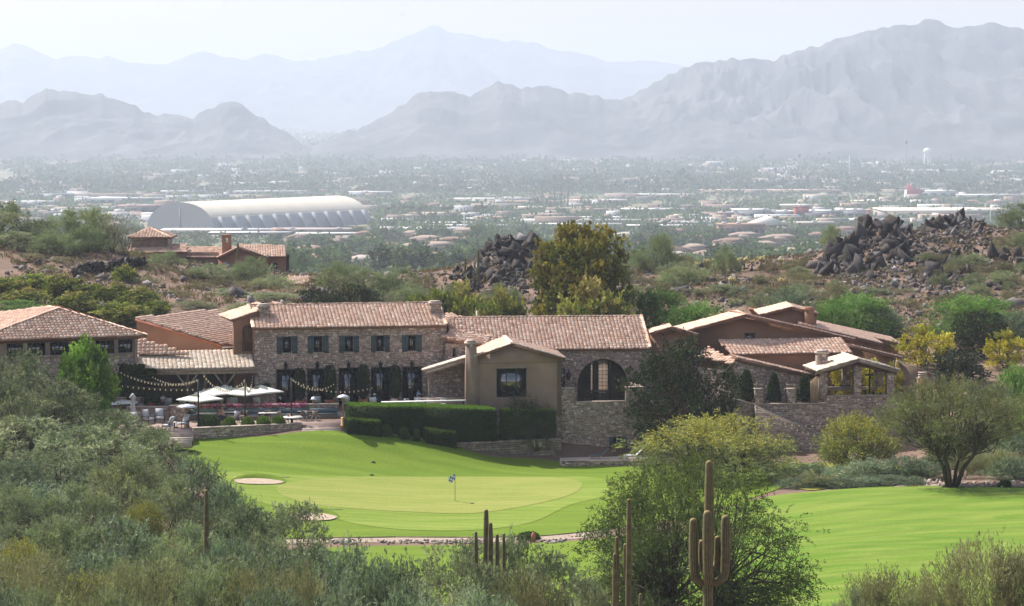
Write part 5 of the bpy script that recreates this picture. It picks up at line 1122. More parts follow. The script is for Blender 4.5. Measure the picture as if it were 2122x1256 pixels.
species('broad', 'broadleaf_shrub', 2, wid=5, hgt=3.6, shape='mound', clumps=80, twigs=12, q=9, L=.22, w=.13, TL=.5, cr=.35, cols=((.22, .25, .06), (.16, .195, .045), (.28, .29, .07), (.11, .145, .035), (.26, .23, .08)), base=.06, up=.5, droop=.1, stems=4, thick=.08, lump=.45)
species('lime', 'cottonwood_tree', 1, wid=5, hgt=6.2, shape='dome', clumps=120, twigs=14, q=10, L=.18, w=.12, TL=.6, cr=.33, cols=((.17, .30, .04), (.21, .35, .05), (.13, .24, .035), (.24, .37, .07)), base=.06, up=1.0, rand=.5, droop=.0, stems=3, thick=.12, lump=.5)
species('yellow', 'yellow_tree', 2, wid=5.5, hgt=5.5, shape='dome', clumps=60, twigs=12, q=8, L=.20, w=.12, TL=.6, cr=.3, cols=((.58, .47, .05), (.66, .54, .07), (.48, .40, .05), (.42, .40, .07)), base=.1, up=.8, rand=.6, droop=.0, stems=5, thick=.11, lump=.5, surf=.5)
species('umbrella', 'spreading_tree', 1, wid=14.5, hgt=9, shape='vase', clumps=210, twigs=16, q=14, L=.17, w=.04, TL=.8, cr=.45, cols=((.165, .18, .09), (.19, .205, .10), (.135, .15, .075), (.21, .205, .085)), base=.34, up=.6, droop=.2, stems=7, thick=.2, lump=.4, surf=.5, fork=.42)
species('twiggy', 'bare_desert_tree', 2, wid=4.5, hgt=3.6, shape='vase', clumps=55, twigs=9, q=6, L=.14, w=.03, TL=.6, cr=.25, cols=((.17, .15, .085), (.15, .145, .09)), base=.2, up=.8, droop=.0, stems=5, thick=.07, lump=.5)
species('olive', 'olive_shrub', 1, wid=3.2, hgt=4, shape='dome', clumps=60, twigs=12, q=10, L=.12, w=.03, TL=.45, cr=.25, cols=((.075, .09, .05), (.09, .105, .06)), base=.15, up=.8, droop=.1, stems=3, thick=.06)
species('small', 'palo_verde_tree', 1, wid=7, hgt=5.2, shape='dome', clumps=110, twigs=16, q=13, L=.19, w=.045, TL=.7, cr=.38, cols=((.18, .21, .07), (.15, .18, .06), (.22, .24, .08)), base=.2, up=.5, droop=.25, stems=3, thick=.13, lump=.4, tip=((.42, .37, .07), .6, .4))
species('bluedark', 'dense_shrub', 1, lm='leafd', wid=5, hgt=3.6, shape='mound', clumps=90, twigs=13, q=8, L=.15, w=.09, TL=.35, cr=.33, cols=((.05, .065, .04), (.07, .085, .055), (.038, .05, .032)), base=.05, up=.4, stems=4, thick=.08)

LAND = [(60, 660, 'the hip-roofed pavilion'), (175, 770, 'the lime-green tree'), (390, 690, 'the tilted clay roof'), (720, 640, 'the stone block roof'), (310, 485, 'the hillside tower house'), (540, 540, 'the hillside house gable'), (240, 560, 'the dry hillside wall'),
        (620, 580, 'the roof fragment'), (1050, 540, 'the dark central outcrop'), (1195, 560, 'the golden sycamore'), (991, 560, 'the tall hill saguaro'), (1249, 700, 'the long hall roof'), (1410, 790, 'the dark oak'), (1545, 660, 'the wide salmon gable'), (1680, 650, 'the stucco chimney'),
        (1775, 760, 'the open pavilion'), (1640, 880, 'the garden terrace wall'), (1915, 720, 'the yellow tree'), (1800, 520, 'the right rock outcrop'), (1970, 480, 'the ridge-top rocks'), (1550, 560, 'the row of chollas'), (1975, 950, 'the spreading tree'), (1465, 1100, 'the many-armed saguaro'),
        (1290, 1150, 'the paired saguaros'), (427, 1070, 'the lone slim saguaro'), (1015, 1110, 'the saguaro cluster'), (943, 1010, 'the golf flag'), (640, 1072, 'the lower bunker'), (535, 1000, 'the upper bunker'), (380, 890, 'the terrace armchairs'), (1410, 1040, 'the large lacy mesquite'),
        (1780, 920, 'the small yellow-green tree'), (1900, 1130, 'the bright fairway'), (100, 900, 'the grove left of the terrace'), (200, 1180, 'the bottom left corner'), (700, 1200, 'the bottom edge below the lawn'), (60, 1040, 'the left edge of the grove'), (2090, 560, 'the right end of the ridge')]
def rel(px, py, land=LAND, skip=None):
    best = min((l for l in land if l[2] != skip), key=lambda l: math.hypot(l[0] - px, (l[1] - py) * 1.4)); dx, dy = px - best[0], py - best[1]
    if abs(dx) < 18 and abs(dy) < 14: return 'at ' + best[2]
    if abs(dx) > abs(dy) * 1.2: return ('right of ' if dx > 0 else 'left of ') + best[2]
    return ('above ' if dy < 0 else 'below ') + best[2]
DESC = {'small': 'small round palo verde tree', 'mesquite': 'grey-green rounded mesquite tree', 'lace': 'huge lacy green mesquite spreading behind the many-armed saguaro', 'verde': 'feathery yellow-green palo verde', 'yverde': 'green palo verde with yellow tips', 'blue': 'blue-green leafy desert shrub', 'fan': 'olive fan-shaped creosote bush',
        'dry': 'small dry olive-brown shrub', 'oak': 'dense dark green oak', 'lush': 'bright green feathery tree', 'gold': 'tall golden-brown sycamore rising over the clubhouse roofs', 'broad': 'yellow-green broadleaf shrub', 'lime': 'bright lime-green cottonwood in front of the hip-roofed pavilion',
        'yellow': 'golden yellow autumn tree', 'umbrella': 'big spreading vase-shaped tree with dark limbs by the fairway', 'twiggy': 'sparse twiggy desert tree', 'olive': 'small olive shrub', 'bluedark': 'dense dark blue-green shrub'}
CATS = {'small': 'tree', 'mesquite': 'tree', 'lace': 'tree', 'verde': 'tree', 'yverde': 'tree', 'oak': 'tree', 'lush': 'tree', 'gold': 'tree', 'lime': 'tree', 'yellow': 'tree', 'umbrella': 'tree', 'twiggy': 'tree'}
VEG = []
def tree(k, px, ytop, wpx, Y, label=None, hmul=1, group=None):
    s = SPEC[k]; t_ = W(px, ytop, Y); g = float(Hz(t_[0], Y)); h = max(.8, (t_[2] - g) * hmul); cm, tm = s['tmpl'][R.randrange(len(s['tmpl']))]
    o = link(bpy.data.objects.new(s['name'], None)); o['category'] = CATS.get(k, 'shrub'); o.location = (t_[0], Y, g - .05)
    for nm, me in (('trunk', tm), ('crown', cm)):
        if me is None: continue
        c = link(bpy.data.objects.new(nm, me)); c.parent = o
    sx = wpx / FPX * Y / s['w']; o.scale = (sx, sx, h * .96 / s['h']); o.rotation_euler = (0, 0, R.uniform(0, 6.28) if k not in ('lace', 'umbrella') else .4)
    VEG.append((o, label, DESC[k], px, ytop + 20, group)); return o
def T(k, *rows, **kw):
    for r_ in rows: tree(k, *r_, **kw)
FG = 'desert trees filling the foreground'
T('mesquite', (40, 730, 190, 236), (110, 790, 210, 230), (240, 848, 190, 227), (60, 862, 220, 222), (180, 882, 250, 216), (312, 884, 150, 224), (95, 935, 230, 208), (300, 945, 130, 214), (10, 790, 150, 226), group=FG)
T('verde', (270, 952, 190, 197), (350, 1000, 190, 188), (160, 1010, 180, 187), (390, 1100, 180, 166), (120, 1085, 200, 166), (330, 1155, 210, 149), (430, 1195, 190, 134), (20, 1010, 130, 188), (250, 1180, 160, 140), group=FG)
T('blue', (400, 958, 140, 201), (60, 1012, 200, 191), (465, 1008, 100, 190), (520, 1052, 110, 182), (250, 1085, 200, 167), (200, 1152, 200, 149), (590, 1155, 200, 149), (720, 1142, 170, 151), (820, 1172, 150, 147), (680, 1195, 190, 134), (30, 960, 160, 203), (790, 1215, 150, 132), (480, 1130, 150, 156), group=FG)
T('mesquite', (500, 1048, 190, 171), (605, 1045, 190, 173), (10, 1085, 180, 166), (460, 1152, 200, 150), (950, 1128, 230, 143), (1060, 1112, 190, 146), (1150, 1150, 200, 141), (850, 1205, 190, 133), (1010, 1175, 200, 134), (1225, 1200, 110, 136), (560, 1110, 170, 158), group=FG)
T('fan', (60, 1165, 190, 149), (40, 1215, 180, 134), (160, 1220, 180, 133), (300, 1205, 180, 134), (540, 1200, 190, 133), (1830, 1212, 150, 130), (2040, 1160, 200, 127), (2125, 1178, 130, 126), (1930, 1232, 110, 128), (1095, 1222, 150, 128), (620, 1222, 140, 128), group=FG)
T('yverde', (190, 1185, 150, 138), (495, 1185, 140, 138), (35, 1120, 130, 156), (290, 1040, 110, 178), group=FG); T('verde', (1760, 1235, 110, 128), (80, 1238, 200, 124), (240, 1240, 190, 124), (400, 1232, 190, 125), group=FG); T('blue', (560, 1238, 180, 124), (700, 1236, 170, 124), (850, 1240, 180, 124), (0, 1225, 150, 128), (1000, 1236, 180, 124), group=FG); T('lime', (177, 708, 118, 238.5))
T('lace', (1415, 944, 500, 152)); T('umbrella', (1975, 785, 365, 214))
T('yverde', (1500, 862, 315, 227, 'wide yellow-tipped palo verde in front of the garden terrace wall'))
T('small', (1780, 860, 160, 231, 'small palo verde between the wide one and the spreading tree'))
T('blue', (1650, 1000, 70, 219), (1700, 1002, 60, 218), (1745, 998, 70, 217.5), (1790, 992, 80, 217.5), (1840, 985, 90, 218), (1890, 990, 60, 216.8), (1620, 965, 80, 236), (1980, 915, 110, 236), (2100, 950, 90, 219), (1680, 962, 90, 228), (1800, 955, 120, 221), (1868, 948, 100, 222), (1925, 950, 90, 222), (1640, 985, 70, 224), (1745, 965, 70, 224), (2050, 925, 100, 226), (2110, 900, 120, 228), (2020, 890, 90, 236)); T('fan', (1690, 985, 80, 219), (1610, 1000, 50, 222), (2070, 940, 80, 221), (2000, 950, 60, 222))
T('lush', (2115, 760, 130, 246), (2140, 830, 150, 240)); T('mesquite', (2060, 800, 170, 244))
T('oak', (1412, 694, 205, 247.2, 'big dark oak filling the gap right of the balcony tower'), (650, 592, 85, 296), (735, 586, 140, 298), (690, 600, 90, 294)); T('broad', (860, 612, 70, 296), (905, 600, 80, 297), (960, 600, 95, 298), (1045, 612, 95, 297), (1010, 625, 70, 294))
T('gold', (1197, 462, 225, 300)); T('broad', (1240, 598, 175, 290, 'mid-green rounded tree in front of the golden sycamore'))
T('lush', (1370, 602, 140, 298), (1445, 628, 150, 293), (1775, 612, 180, 299), (1710, 634, 110, 296), (2020, 615, 200, 300), (30, 622, 120, 300)); T('blue', (1640, 600, 100, 305), (1835, 640, 80, 298), (2105, 650, 80, 290))
T('yellow', (1915, 676, 115, 275), (2085, 688, 95, 272), (1748, 748, 60, 257.3), (1808, 746, 75, 257.5), (1852, 752, 50, 258), (1960, 700, 50, 278)); T('bluedark', (1985, 722, 125, 264)); T('oak', (2035, 640, 120, 280))
T('broad', (15, 575, 80, 314), (75, 566, 90, 318), (130, 572, 90, 314), (185, 588, 90, 312), (238, 590, 80, 311), (285, 600, 90, 309), (322, 622, 65, 305), (50, 600, 100, 306), (150, 610, 110, 303), (250, 625, 110, 300), (255, 552, 55, 330), group='broadleaf shrubs on the slope above the pavilion')
T('mesquite', (15, 420, 120, 352), (30, 478, 130, 345), (75, 455, 100, 350)); T('verde', (135, 440, 110, 352), (110, 480, 110, 344), (190, 436, 90, 354), (180, 470, 80, 348)); T('twiggy', (232, 448, 70, 352), (262, 470, 60, 350))
T('olive', (1085, 815, 75, 246, 'thin olive tree in front of the stucco wing window'), (1130, 838, 50, 246.5, 'small olive shrub just right of the thin olive tree'))
HS = 'desert shrubs on the hillsides'
T('verde', (345, 522, 70, 356), (435, 548, 90, 350), (520, 535, 80, 352), (565, 572, 90, 345), (700, 548, 100, 345), (765, 560, 100, 342), (830, 560, 85, 342), (560, 610, 100, 325), (470, 600, 90, 328), (640, 606, 60, 330), (400, 630, 80, 312), (500, 630, 90, 308), (600, 630, 90, 306), (850, 590, 80, 330), (935, 590, 70, 325), (1040, 590, 80, 330), (1370, 490, 75, 372), (1410, 545, 95, 352), (1505, 515, 60, 374), (1722, 470, 45, 398), (1930, 535, 70, 372), (2110, 425, 90, 405), (1810, 600, 70, 340), (1655, 590, 80, 338), (1000, 625, 80, 315), (790, 605, 100, 322), (1500, 590, 80, 340), (1320, 520, 60, 372), (1580, 610, 70, 325), group=HS)
T('dry', (380, 575, 55, 348), (415, 600, 60, 335), (455, 575, 55, 345), (510, 580, 60, 342), (610, 600, 55, 338), (660, 570, 60, 346), (730, 590, 60, 335), (880, 575, 60, 340), (910, 620, 60, 315), (370, 620, 50, 320), (430, 640, 55, 305), (1345, 580, 60, 352), (1440, 600, 60, 338), (1550, 590, 50, 345), (1610, 570, 50, 358), (1850, 620, 60, 330),
  (1690, 610, 55, 335), (1770, 600, 50, 340), (1880, 600, 60, 340), (1950, 580, 55, 352), (2030, 570, 60, 355), (2080, 560, 55, 358), (2000, 610, 60, 335), (1300, 600, 60, 338), (1330, 620, 60, 325), (2070, 520, 50, 378), (1905, 560, 45, 360), (1640, 560, 45, 368), (1470, 575, 50, 356), (1290, 560, 50, 362), (980, 610, 50, 328), (60, 540, 60, 338), (130, 540, 60, 338), (100, 560, 50, 332), (310, 590, 60, 332), (200, 520, 55, 352), (290, 520, 50, 360), (320, 560, 60, 345), (240, 500, 50, 362), (160, 500, 55, 358), (70, 505, 55, 352), (2110, 490, 50, 392), (2040, 600, 45, 338), (1980, 545, 45, 368), group=HS)
_r = random.Random(77); _n = 0
while _n < 75:
    x_, y_ = _r.uniform(1290, 2130), _r.uniform(500, 640); h_ = hit(x_, y_, 280, 470)
    if h_[1] > 440 or h_[1] < 300 or (1680 < x_ < 1910 and y_ < 600) or (1870 < x_ < 2060 and y_ < 520): continue
    hp = _r.uniform(14, 30); k_ = _r.choice(('dry', 'dry', 'verde')); R.seed(_n + 500); tree(k_, x_, y_ - hp, hp * _r.uniform(1.3, 2.2), h_[1], group=HS); _n += 1
def finish_veg():
    by = {}
    for o, lab, desc, px, py, g in VEG:
        lab = lab or (desc if len(desc.split()) > 6 else desc + ' ' + rel(px, py)); by.setdefault(lab, []).append((px, o, g))
    for lab, L in by.items():
        L.sort(key=lambda a: a[0])
        for i, (px, o, g) in enumerate(L):
            o['label'] = lab if len(L) == 1 else lab + ', ' + (nth(i, len(L)) if len(L) > 2 else ('the left one', 'the right one')[i])
            if g: o['group'] = g
finish_veg()

# hedges and clipped shrubs
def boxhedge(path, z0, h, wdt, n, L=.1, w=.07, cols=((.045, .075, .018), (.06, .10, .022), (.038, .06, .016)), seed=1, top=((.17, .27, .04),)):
    """path (k,2) centre line; leaves cover a solid core"""
    r = np.random.default_rng(seed); mb = MB(); cols = np.array(cols)
    for (p, q, za, zb, ha, hb) in zip(path[:-1], path[1:], z0[:-1], z0[1:], h[:-1], h[1:]):
        p = npa(*p, 0); q = npa(*q, 0); d = q - p; Ls = np.linalg.norm(d); d /= Ls; s = npa(-d[1], d[0], 0)
        for t0, t1 in ((0, 1),):
            v = []
            for (c, zz, hh) in ((p, za, ha), (q, zb, hb)):
                for a, b in ((-1, 0), (1, 0), (1, 1), (-1, 1)): v.append(c + s * a * (wdt / 2 - .06) + npa(0, 0, zz - .3 if b == 0 else zz + hh - .06))
            mb.add(v, [np.array([(0, 1, 2, 3), (7, 6, 5, 4), (0, 4, 5, 1), (1, 5, 6, 2), (2, 6, 7, 3), (3, 7, 4, 0)])], cols[0] * .8)
        m = int(n * Ls * ((ha + hb) + wdt) / 8); t = r.uniform(0, 1, m); hh = ha + (hb - ha) * t; f = r.random(m); per = hh * 2 + wdt; u = f * per
        side = np.where(u < hh, -1, np.where(u < hh + wdt, 0, 1)); zz = np.where(side == -1, u, np.where(side == 0, hh, u - hh - wdt)); aa = np.where(side == 0, (u - hh) / wdt - .5, side * .5) * wdt
        lum = (fbm(t * Ls * 1.2, zz * 1.2, 3, seed) - .5) * .16
        O = p + d * (t * Ls)[:, None] + s * (aa + np.sign(aa) * lum * (side != 0))[:, None] + np.stack([0 * t, 0 * t, za + (zb - za) * t + zz + np.where(side == 0, lum, 0)], 1) + r.normal(0, .03, (m, 3))
        N_ = np.where((side == 0)[:, None], npa(0, 0, 1), s * side[:, None]); D = N_ * .5 + npa(0, 0, .7) + r.normal(0, .5, (m, 3))
        C = cols[r.integers(0, len(cols), m)] * r.uniform(.75, 1.25, (m, 1)); C = np.where((zz > hh - .16 + r.normal(0, .06, m))[:, None], npa(*top[0]) * r.uniform(.8, 1.2, (m, 1)), C); leaves(mb, O, D, L, w, C, r)  # brighter new-growth colour on the uppermost leaves paints in the sunlit strip
        for e, c, zz_, h_ in ((-1, p, za, ha), (1, q, zb, hb)):
            m2 = int(n * wdt * h_ / 8); O = c + d * e * .02 + s * r.uniform(-.5, .5, m2)[:, None] * wdt + npa(0, 0, 1) * (zz_ + r.uniform(0, 1, m2)[:, None] * h_); leaves(mb, O, d * e + r.normal(0, .5, (m2, 3)), L, w, cols[r.integers(0, len(cols), m2)], r)
    return mb
def hedge(name, label, pix, Y, ytop, wdt, n=900, cat='hedge', group=None, dz=0, zmin=-9):
    pts = [W(a, b, y) for (a, b), y in zip(pix, Y)]; z0 = [max(zmin, float(Hz(p[0], p[1])) - .1 + dz) for p in pts]; tops = [W(a, yt, y)[2] for (a, b), yt, y in zip(pix, ytop, Y)]
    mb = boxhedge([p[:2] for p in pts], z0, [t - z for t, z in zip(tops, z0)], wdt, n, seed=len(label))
    return solo(name, mb, M['leaf'], label, cat, group, loc=npa(pts[0][0], pts[0][1], z0[0]))
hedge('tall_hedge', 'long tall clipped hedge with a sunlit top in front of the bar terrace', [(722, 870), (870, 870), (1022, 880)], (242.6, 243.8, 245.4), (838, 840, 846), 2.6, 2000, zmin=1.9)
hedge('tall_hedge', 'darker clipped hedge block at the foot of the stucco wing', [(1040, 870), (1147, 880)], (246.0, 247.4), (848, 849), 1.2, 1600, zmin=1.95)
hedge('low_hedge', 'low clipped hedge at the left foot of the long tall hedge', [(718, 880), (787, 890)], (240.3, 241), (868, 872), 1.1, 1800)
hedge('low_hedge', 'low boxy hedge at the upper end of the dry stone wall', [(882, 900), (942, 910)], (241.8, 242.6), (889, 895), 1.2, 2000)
def ball(name, label, px, ytop, wpx, Y, n=1500, cols=((.055, .085, .02), (.08, .12, .028)), L=.09, cat='shrub', group=None, zb=None, sz=None):
    r = np.random.default_rng(int(px)); t_ = W(px, ytop, Y); g = float(Hz(t_[0], Y)) if zb is None else zb; h = max(.3, t_[2] - g) if sz is None else sz; rw = wpx / FPX * Y / 2
    v = unit(r.normal(0, 1, (n, 3))); v[:, 2] = np.abs(v[:, 2]) * 1.0; lum = 1 + .16 * (2 * fbm(v[:, 0] * 2 + px, v[:, 1] * 2 + v[:, 2] * 2, 3) - 1)
    mb = MB(); mb.lathe((0, 0, 0), [(rw * .7, 0), (rw * .85, h * .3), (rw * .75, h * .62), (rw * .35, h * .85), (.01, h * .9)], 10, npa(*cols[0]) * .8)
    O = v * npa(rw, rw, h) * lum[:, None] * r.uniform(.82, 1.03, (n, 1)); leaves(mb, O, v + npa(0, 0, .4) + r.normal(0, .4, (n, 3)), L, L * .7, np.array(cols)[r.integers(0, len(cols), n)] * r.uniform(.8, 1.25, (n, 1)), r)
    o = link(bpy.data.objects.new(name, mb.mesh(name, M['leafd']))); o.location = (t_[0], Y, g); return setp(o, label, cat, group)
for (px, yt, w_, Y, lab) in ((801, 880, 22, 241.2, 'small round clipped shrub just right of the low hedge'), (837, 886, 22, 241.3, 'round clipped shrub halfway between the two low hedges'), (863, 891, 13, 241.4, 'tiny clipped shrub beside the boxy hedge'), (1095, 1103, 50, 200.6, 'dark rounded boxwood on the gravel bed by the saguaro cluster'), (2083, 996, 28, 213, 'dark low mound by the path right of the spreading tree')):
    ball('round_shrub', lab, px, yt, w_, Y, group='round clipped shrubs')
BR = ((.14, .22, .03), (.19, .28, .04), (.10, .165, .028))
for i, (px, yt, w_, Y, lab) in enumerate(((435.5, 863, 46, 239.4, 'largest dark green shrub at the left end of the planter wall'), (475, 866, 28, 240, 'yellow-green shrub second along the planter wall'), (514, 866, 28, 240.3, 'yellow-green shrub in the middle of the planter wall row'), (546, 864, 28, 240.6, 'yellow-green shrub fourth along the planter wall'), (577, 863, 27, 240.9, 'yellow-green shrub at the right end of the planter row'))):
    ball('planter_shrub', lab, px, yt, w_, Y, 1100, BR if i else ((.05, .085, .02), (.08, .13, .03)), .13, group='shrubs planted along the planter wall', zb=ZL)
# clipped cones in pots between the french doors
for i, (x, yt, w_) in enumerate(((622, 764, 20), (684, 758, 23), (753, 757, 23), (819, 758, 23))):
    Y = 252.2 + (x - 527) / 398 * 3.5 - 1.0; b = W(x, 832, Y); zt_ = W(x, yt, Y)[2]; t = thing('potted_cypress', 'tall dark clipped evergreen in a pot between the %s french doors' % ('first and second', 'second and third', 'third and fourth', 'fourth and fifth')[i], 'plant', (b[0], Y, zU), 'tall potted evergreens between the french doors')
    r = np.random.default_rng(i); rw = w_ / 22 / 2; zb = zU + .95; hh = zt_ - zb; n = 1500; tt = r.random(n); ph = r.uniform(0, 6.28, n); rr = rw * np.sqrt(np.clip(1 - (2 * tt - 1) ** 4, .05, 1)) * r.uniform(.85, 1.05, n)
    O = np.stack([b[0] + rr * np.cos(ph), Y + rr * np.sin(ph), zb + tt * hh], 1); mb = MB(); mb.lathe((b[0], Y, zb), [(rw * .5, 0), (rw * .88, hh * .15), (rw * .88, hh * .8), (.02, hh * .98)], 10, (.03, .045, .02)); leaves(mb, O, np.stack([np.cos(ph), np.sin(ph), .8 + 0 * ph], 1) + r.normal(0, .4, (n, 3)), .12, .07, np.array(((.03, .05, .018), (.042, .065, .022)))[r.integers(0, 2, n)], r)
    part('foliage', mb, M['leafd'], t); mb = MB(); mb.tube([(b[0], Y, zU + .6), (b[0], Y, zb + .3)], .05, 6); part('trunk', mb, M['bark'], t)
    mb = MB(); mb.box((b[0] - .42, Y - .42, zU), (b[0] + .42, Y + .42, zU + .75)); mb.box((b[0] - .47, Y - .47, zU + .752), (b[0] + .47, Y + .47, zU + .86)); part('pot', mb, M['terracotta'], t)
# potted topiaries on the garden terrace
for i, (x, yt, w_) in enumerate(((1547, 768, 34), (1604, 776, 26), (1667, 778, 28))):
    Y = 252; zb = a1 - .54; b = W(x, 830, Y); zt_ = W(x, yt, Y)[2]; t = thing('potted_topiary', 'dark leafy topiary in a terracotta pot, %s on the garden terrace' % ('left of both piers', 'between the two piers', 'beside the wooden screen')[i], 'plant', (b[0], Y, zb), 'potted topiaries on the garden terrace')
    r = np.random.default_rng(i + 9); rw = w_ / 22 / 2; z0_ = zb + .75; hh = zt_ - z0_; n = 1500; tt = r.random(n); ph = r.uniform(0, 6.28, n); rr = rw * np.clip(1.1 * (1 - tt) ** .55, .1, 1) * r.uniform(.8, 1.08, n)
    mb = MB(); mb.lathe((b[0], Y, z0_), [(rw * .7, 0), (rw * .85, hh * .25), (rw * .6, hh * .65), (.02, hh * .97)], 10, (.03, .045, .018)); leaves(mb, np.stack([b[0] + rr * np.cos(ph), Y + rr * np.sin(ph), z0_ + tt * hh], 1), np.stack([np.cos(ph), np.sin(ph), .6 + 0 * ph], 1) + r.normal(0, .5, (n, 3)), .15, .1, np.array(((.035, .06, .018), (.055, .085, .026)))[r.integers(0, 2, n)], r); part('foliage', mb, M['leafd'], t)
    mb = MB(); mb.lathe((b[0], Y, zb), [(.26, 0), (.38, .55), (.43, .56), (.43, .68), (.36, .69)], 14); part('pot', mb, M['terracotta'], t)
# ivy on the veranda corner
def ivy(name, label, rects, n, cols=((.05, .09, .02), (.075, .125, .03), (.035, .06, .015))):
    r = np.random.default_rng(5); mb = MB()
    for x0, y0, x1, y1, Y, k in rects:
        m = int(n * k); u = r.uniform(0, 1, m); v = r.uniform(0, 1, m); dep = (fbm(u * 5, v * 5, 3, 2) - .2) * .7
        O = np.array([W(x0 + (x1 - x0) * a, y0 + (y1 - y0) * b, Y) for a, b in zip(u, v)]); O[:, 1] -= dep
        leaves(mb, O, np.stack([r.normal(0, .6, m), -.8 + 0 * u, r.normal(.2, .6, m)], 1), .17, .14, np.array(cols)[r.integers(0, 3, m)] * r.uniform(.8, 1.2, (m, 1)), r)
    return solo(name, mb, M['leafd'], label, 'ivy')
ivy('ivy', 'dark ivy climbing the left corner of the open veranda', [(247, 755, 300, 838, 247.9, 1), (285, 765, 325, 790, 248.0, .35), (300, 820, 330, 850, 247.3, .3)], 5200)
# ornamental grass
t = thing('fountain_grass', 'pale plumed fountain grass on top of the dry stone wall bed', 'plant', W(1110, 905, 245.6)); b = W(1110, 905, 245.6); b[2] = float(Hz(b[0], b[1])) + 0
mb = MB(); r = np.random.default_rng(3); n = 260; a = r.uniform(0, 6.28, n); sp = r.uniform(.1, .75, n); D = np.stack([np.cos(a) * sp, np.sin(a) * sp, 1 + 0 * a], 1); O = b + np.stack([np.cos(a), np.sin(a), 0 * a], 1) * .1
leaves(mb, O, D, .95, .035, npa(.13, .14, .06) * r.uniform(.8, 1.3, (n, 1)), r); part('blades', mb, M['leaf'], t)
mb = MB(); k = r.choice(n, 60); leaves(mb, O[k] + unit(D[k]) * .8, D[k], .5, .10, npa(.62, .56, .48) * r.uniform(.85, 1.15, (60, 1)), r); part('plumes', mb, M['leaf'], t)

# cacti
def saguaro_col(mb, path, rad, k=22, col=(1, 1, 1)):
    """ribbed column with a rounded, paler tip"""
    path = np.asarray(path, float); n = len(path); t = np.gradient(path, axis=0); t = unit(t); ref = npa(0, 1, 0); a = unit(np.cross(t, ref)); b = np.cross(t, a); rad = np.asarray(rad, float)
    extra = [(.35, .92), (.7, .7), (.92, .38), (1.0, .05)]; P = list(path); A = list(a); B_ = list(b); Rr = list(rad)
    for h, q in extra: P.append(path[-1] + t[-1] * rad[-1] * h * 1.1); A.append(a[-1]); B_.append(b[-1]); Rr.append(rad[-1] * q)
    P, A, B_, Rr = map(np.array, (P, A, B_, Rr)); th = np.linspace(0, 2 * np.pi, k, endpoint=False); rib = np.where(np.arange(k) % 2, 1.0, .76)
    v = P[:, None] + Rr[:, None, None] * rib[None, :, None] * (np.cos(th)[None, :, None] * A[:, None] + np.sin(th)[None, :, None] * B_[:, None])
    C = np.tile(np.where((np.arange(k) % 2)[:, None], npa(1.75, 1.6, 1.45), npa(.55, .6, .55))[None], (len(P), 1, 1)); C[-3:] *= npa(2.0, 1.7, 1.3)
    m = len(P); i, j = np.meshgrid(np.arange(m - 1), np.arange(k), indexing='ij'); j2 = (j + 1) % k
    mb.add(v.reshape(-1, 3), [np.stack([i * k + j, i * k + j2, (i + 1) * k + j2, (i + 1) * k + j], -1).reshape(-1, 4), np.arange(k) + (m - 1) * k], C.reshape(-1, 3) * np.asarray(col))
def saguaro(label, px, ytop, Y, wpx, arms=(), group='saguaro cacti', ybot=None, thin=1):
    t_ = W(px, ytop, Y); g = float(Hz(t_[0], Y)); r_ = wpx / FPX * Y / 2; b = npa(t_[0], Y, g - .2); T_ = thing('saguaro_cactus', label, 'cactus', npa(t_[0], Y, g), group)
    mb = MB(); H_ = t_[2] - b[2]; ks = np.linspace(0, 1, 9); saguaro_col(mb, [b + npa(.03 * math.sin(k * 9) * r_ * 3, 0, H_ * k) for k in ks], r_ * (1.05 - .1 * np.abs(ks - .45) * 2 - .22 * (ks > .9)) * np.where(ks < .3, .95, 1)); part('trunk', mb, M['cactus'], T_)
    for (ax_, atop, ajoin, aw, dy) in arms:
        tip = W(ax_, atop, Y + dy); jn = W(px, ajoin, Y); jn[1] = Y; ra = aw / FPX * Y / 2; el = npa(tip[0], Y + dy, jn[2] + ra * .6); s_ = np.sign(tip[0] - jn[0]) or 1
        pth = [jn, jn * .5 + el * .5 + npa(0, 0, -.25 * ra), el + npa(-s_ * ra * .25, 0, ra * .5), el + npa(0, 0, ra * 2.4)] + [npa(tip[0] + .02 * s_, tip[1], el[2] + (tip[2] - el[2]) * k) for k in (.4, .6, .8, .95)]
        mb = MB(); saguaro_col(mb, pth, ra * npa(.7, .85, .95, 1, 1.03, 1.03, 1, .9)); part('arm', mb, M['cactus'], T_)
saguaro('tall many-armed saguaro standing in front of the large lacy mesquite', 1469, 962, 115, 21, [(1438, 1076, 1208, 19, .1), (1467, 1060, 1205, 20, -.45), (1503, 1070, 1208, 20, .1), (1486, 1114, 1180, 14, .35), (1455, 1122, 1190, 14, .35)])
saguaro('tall slim saguaro with one short arm, the taller of the pair by the mesquite', 1303, 1038, 112, 12, [(1297, 1127, 1210, 10, .3)]); saguaro('shorter slim saguaro just left of the tall slim one', 1278, 1116, 112.6, 11); saguaro('low saguaro stem in front of the shorter slim saguaro', 1274, 1150, 111.6, 11); saguaro('saguaro tip just poking into view right of the slim pair', 1327, 1233, 110, 9)
saguaro('lone slim saguaro rising from the grove left of the bunkers', 427, 1019, 158, 11)
saguaro('tallest stem of the saguaro cluster in front of the green', 1007, 1060, 140, 13); saguaro('second stem of the saguaro cluster, touching the tallest', 1016, 1087, 139.4, 12); saguaro('short stem left of the saguaro cluster', 986, 1105, 140, 9); saguaro('short stem right of the saguaro cluster', 1030, 1110, 140.4, 10); saguaro('shortest rightmost stem of the saguaro cluster', 1044, 1108, 141, 8)
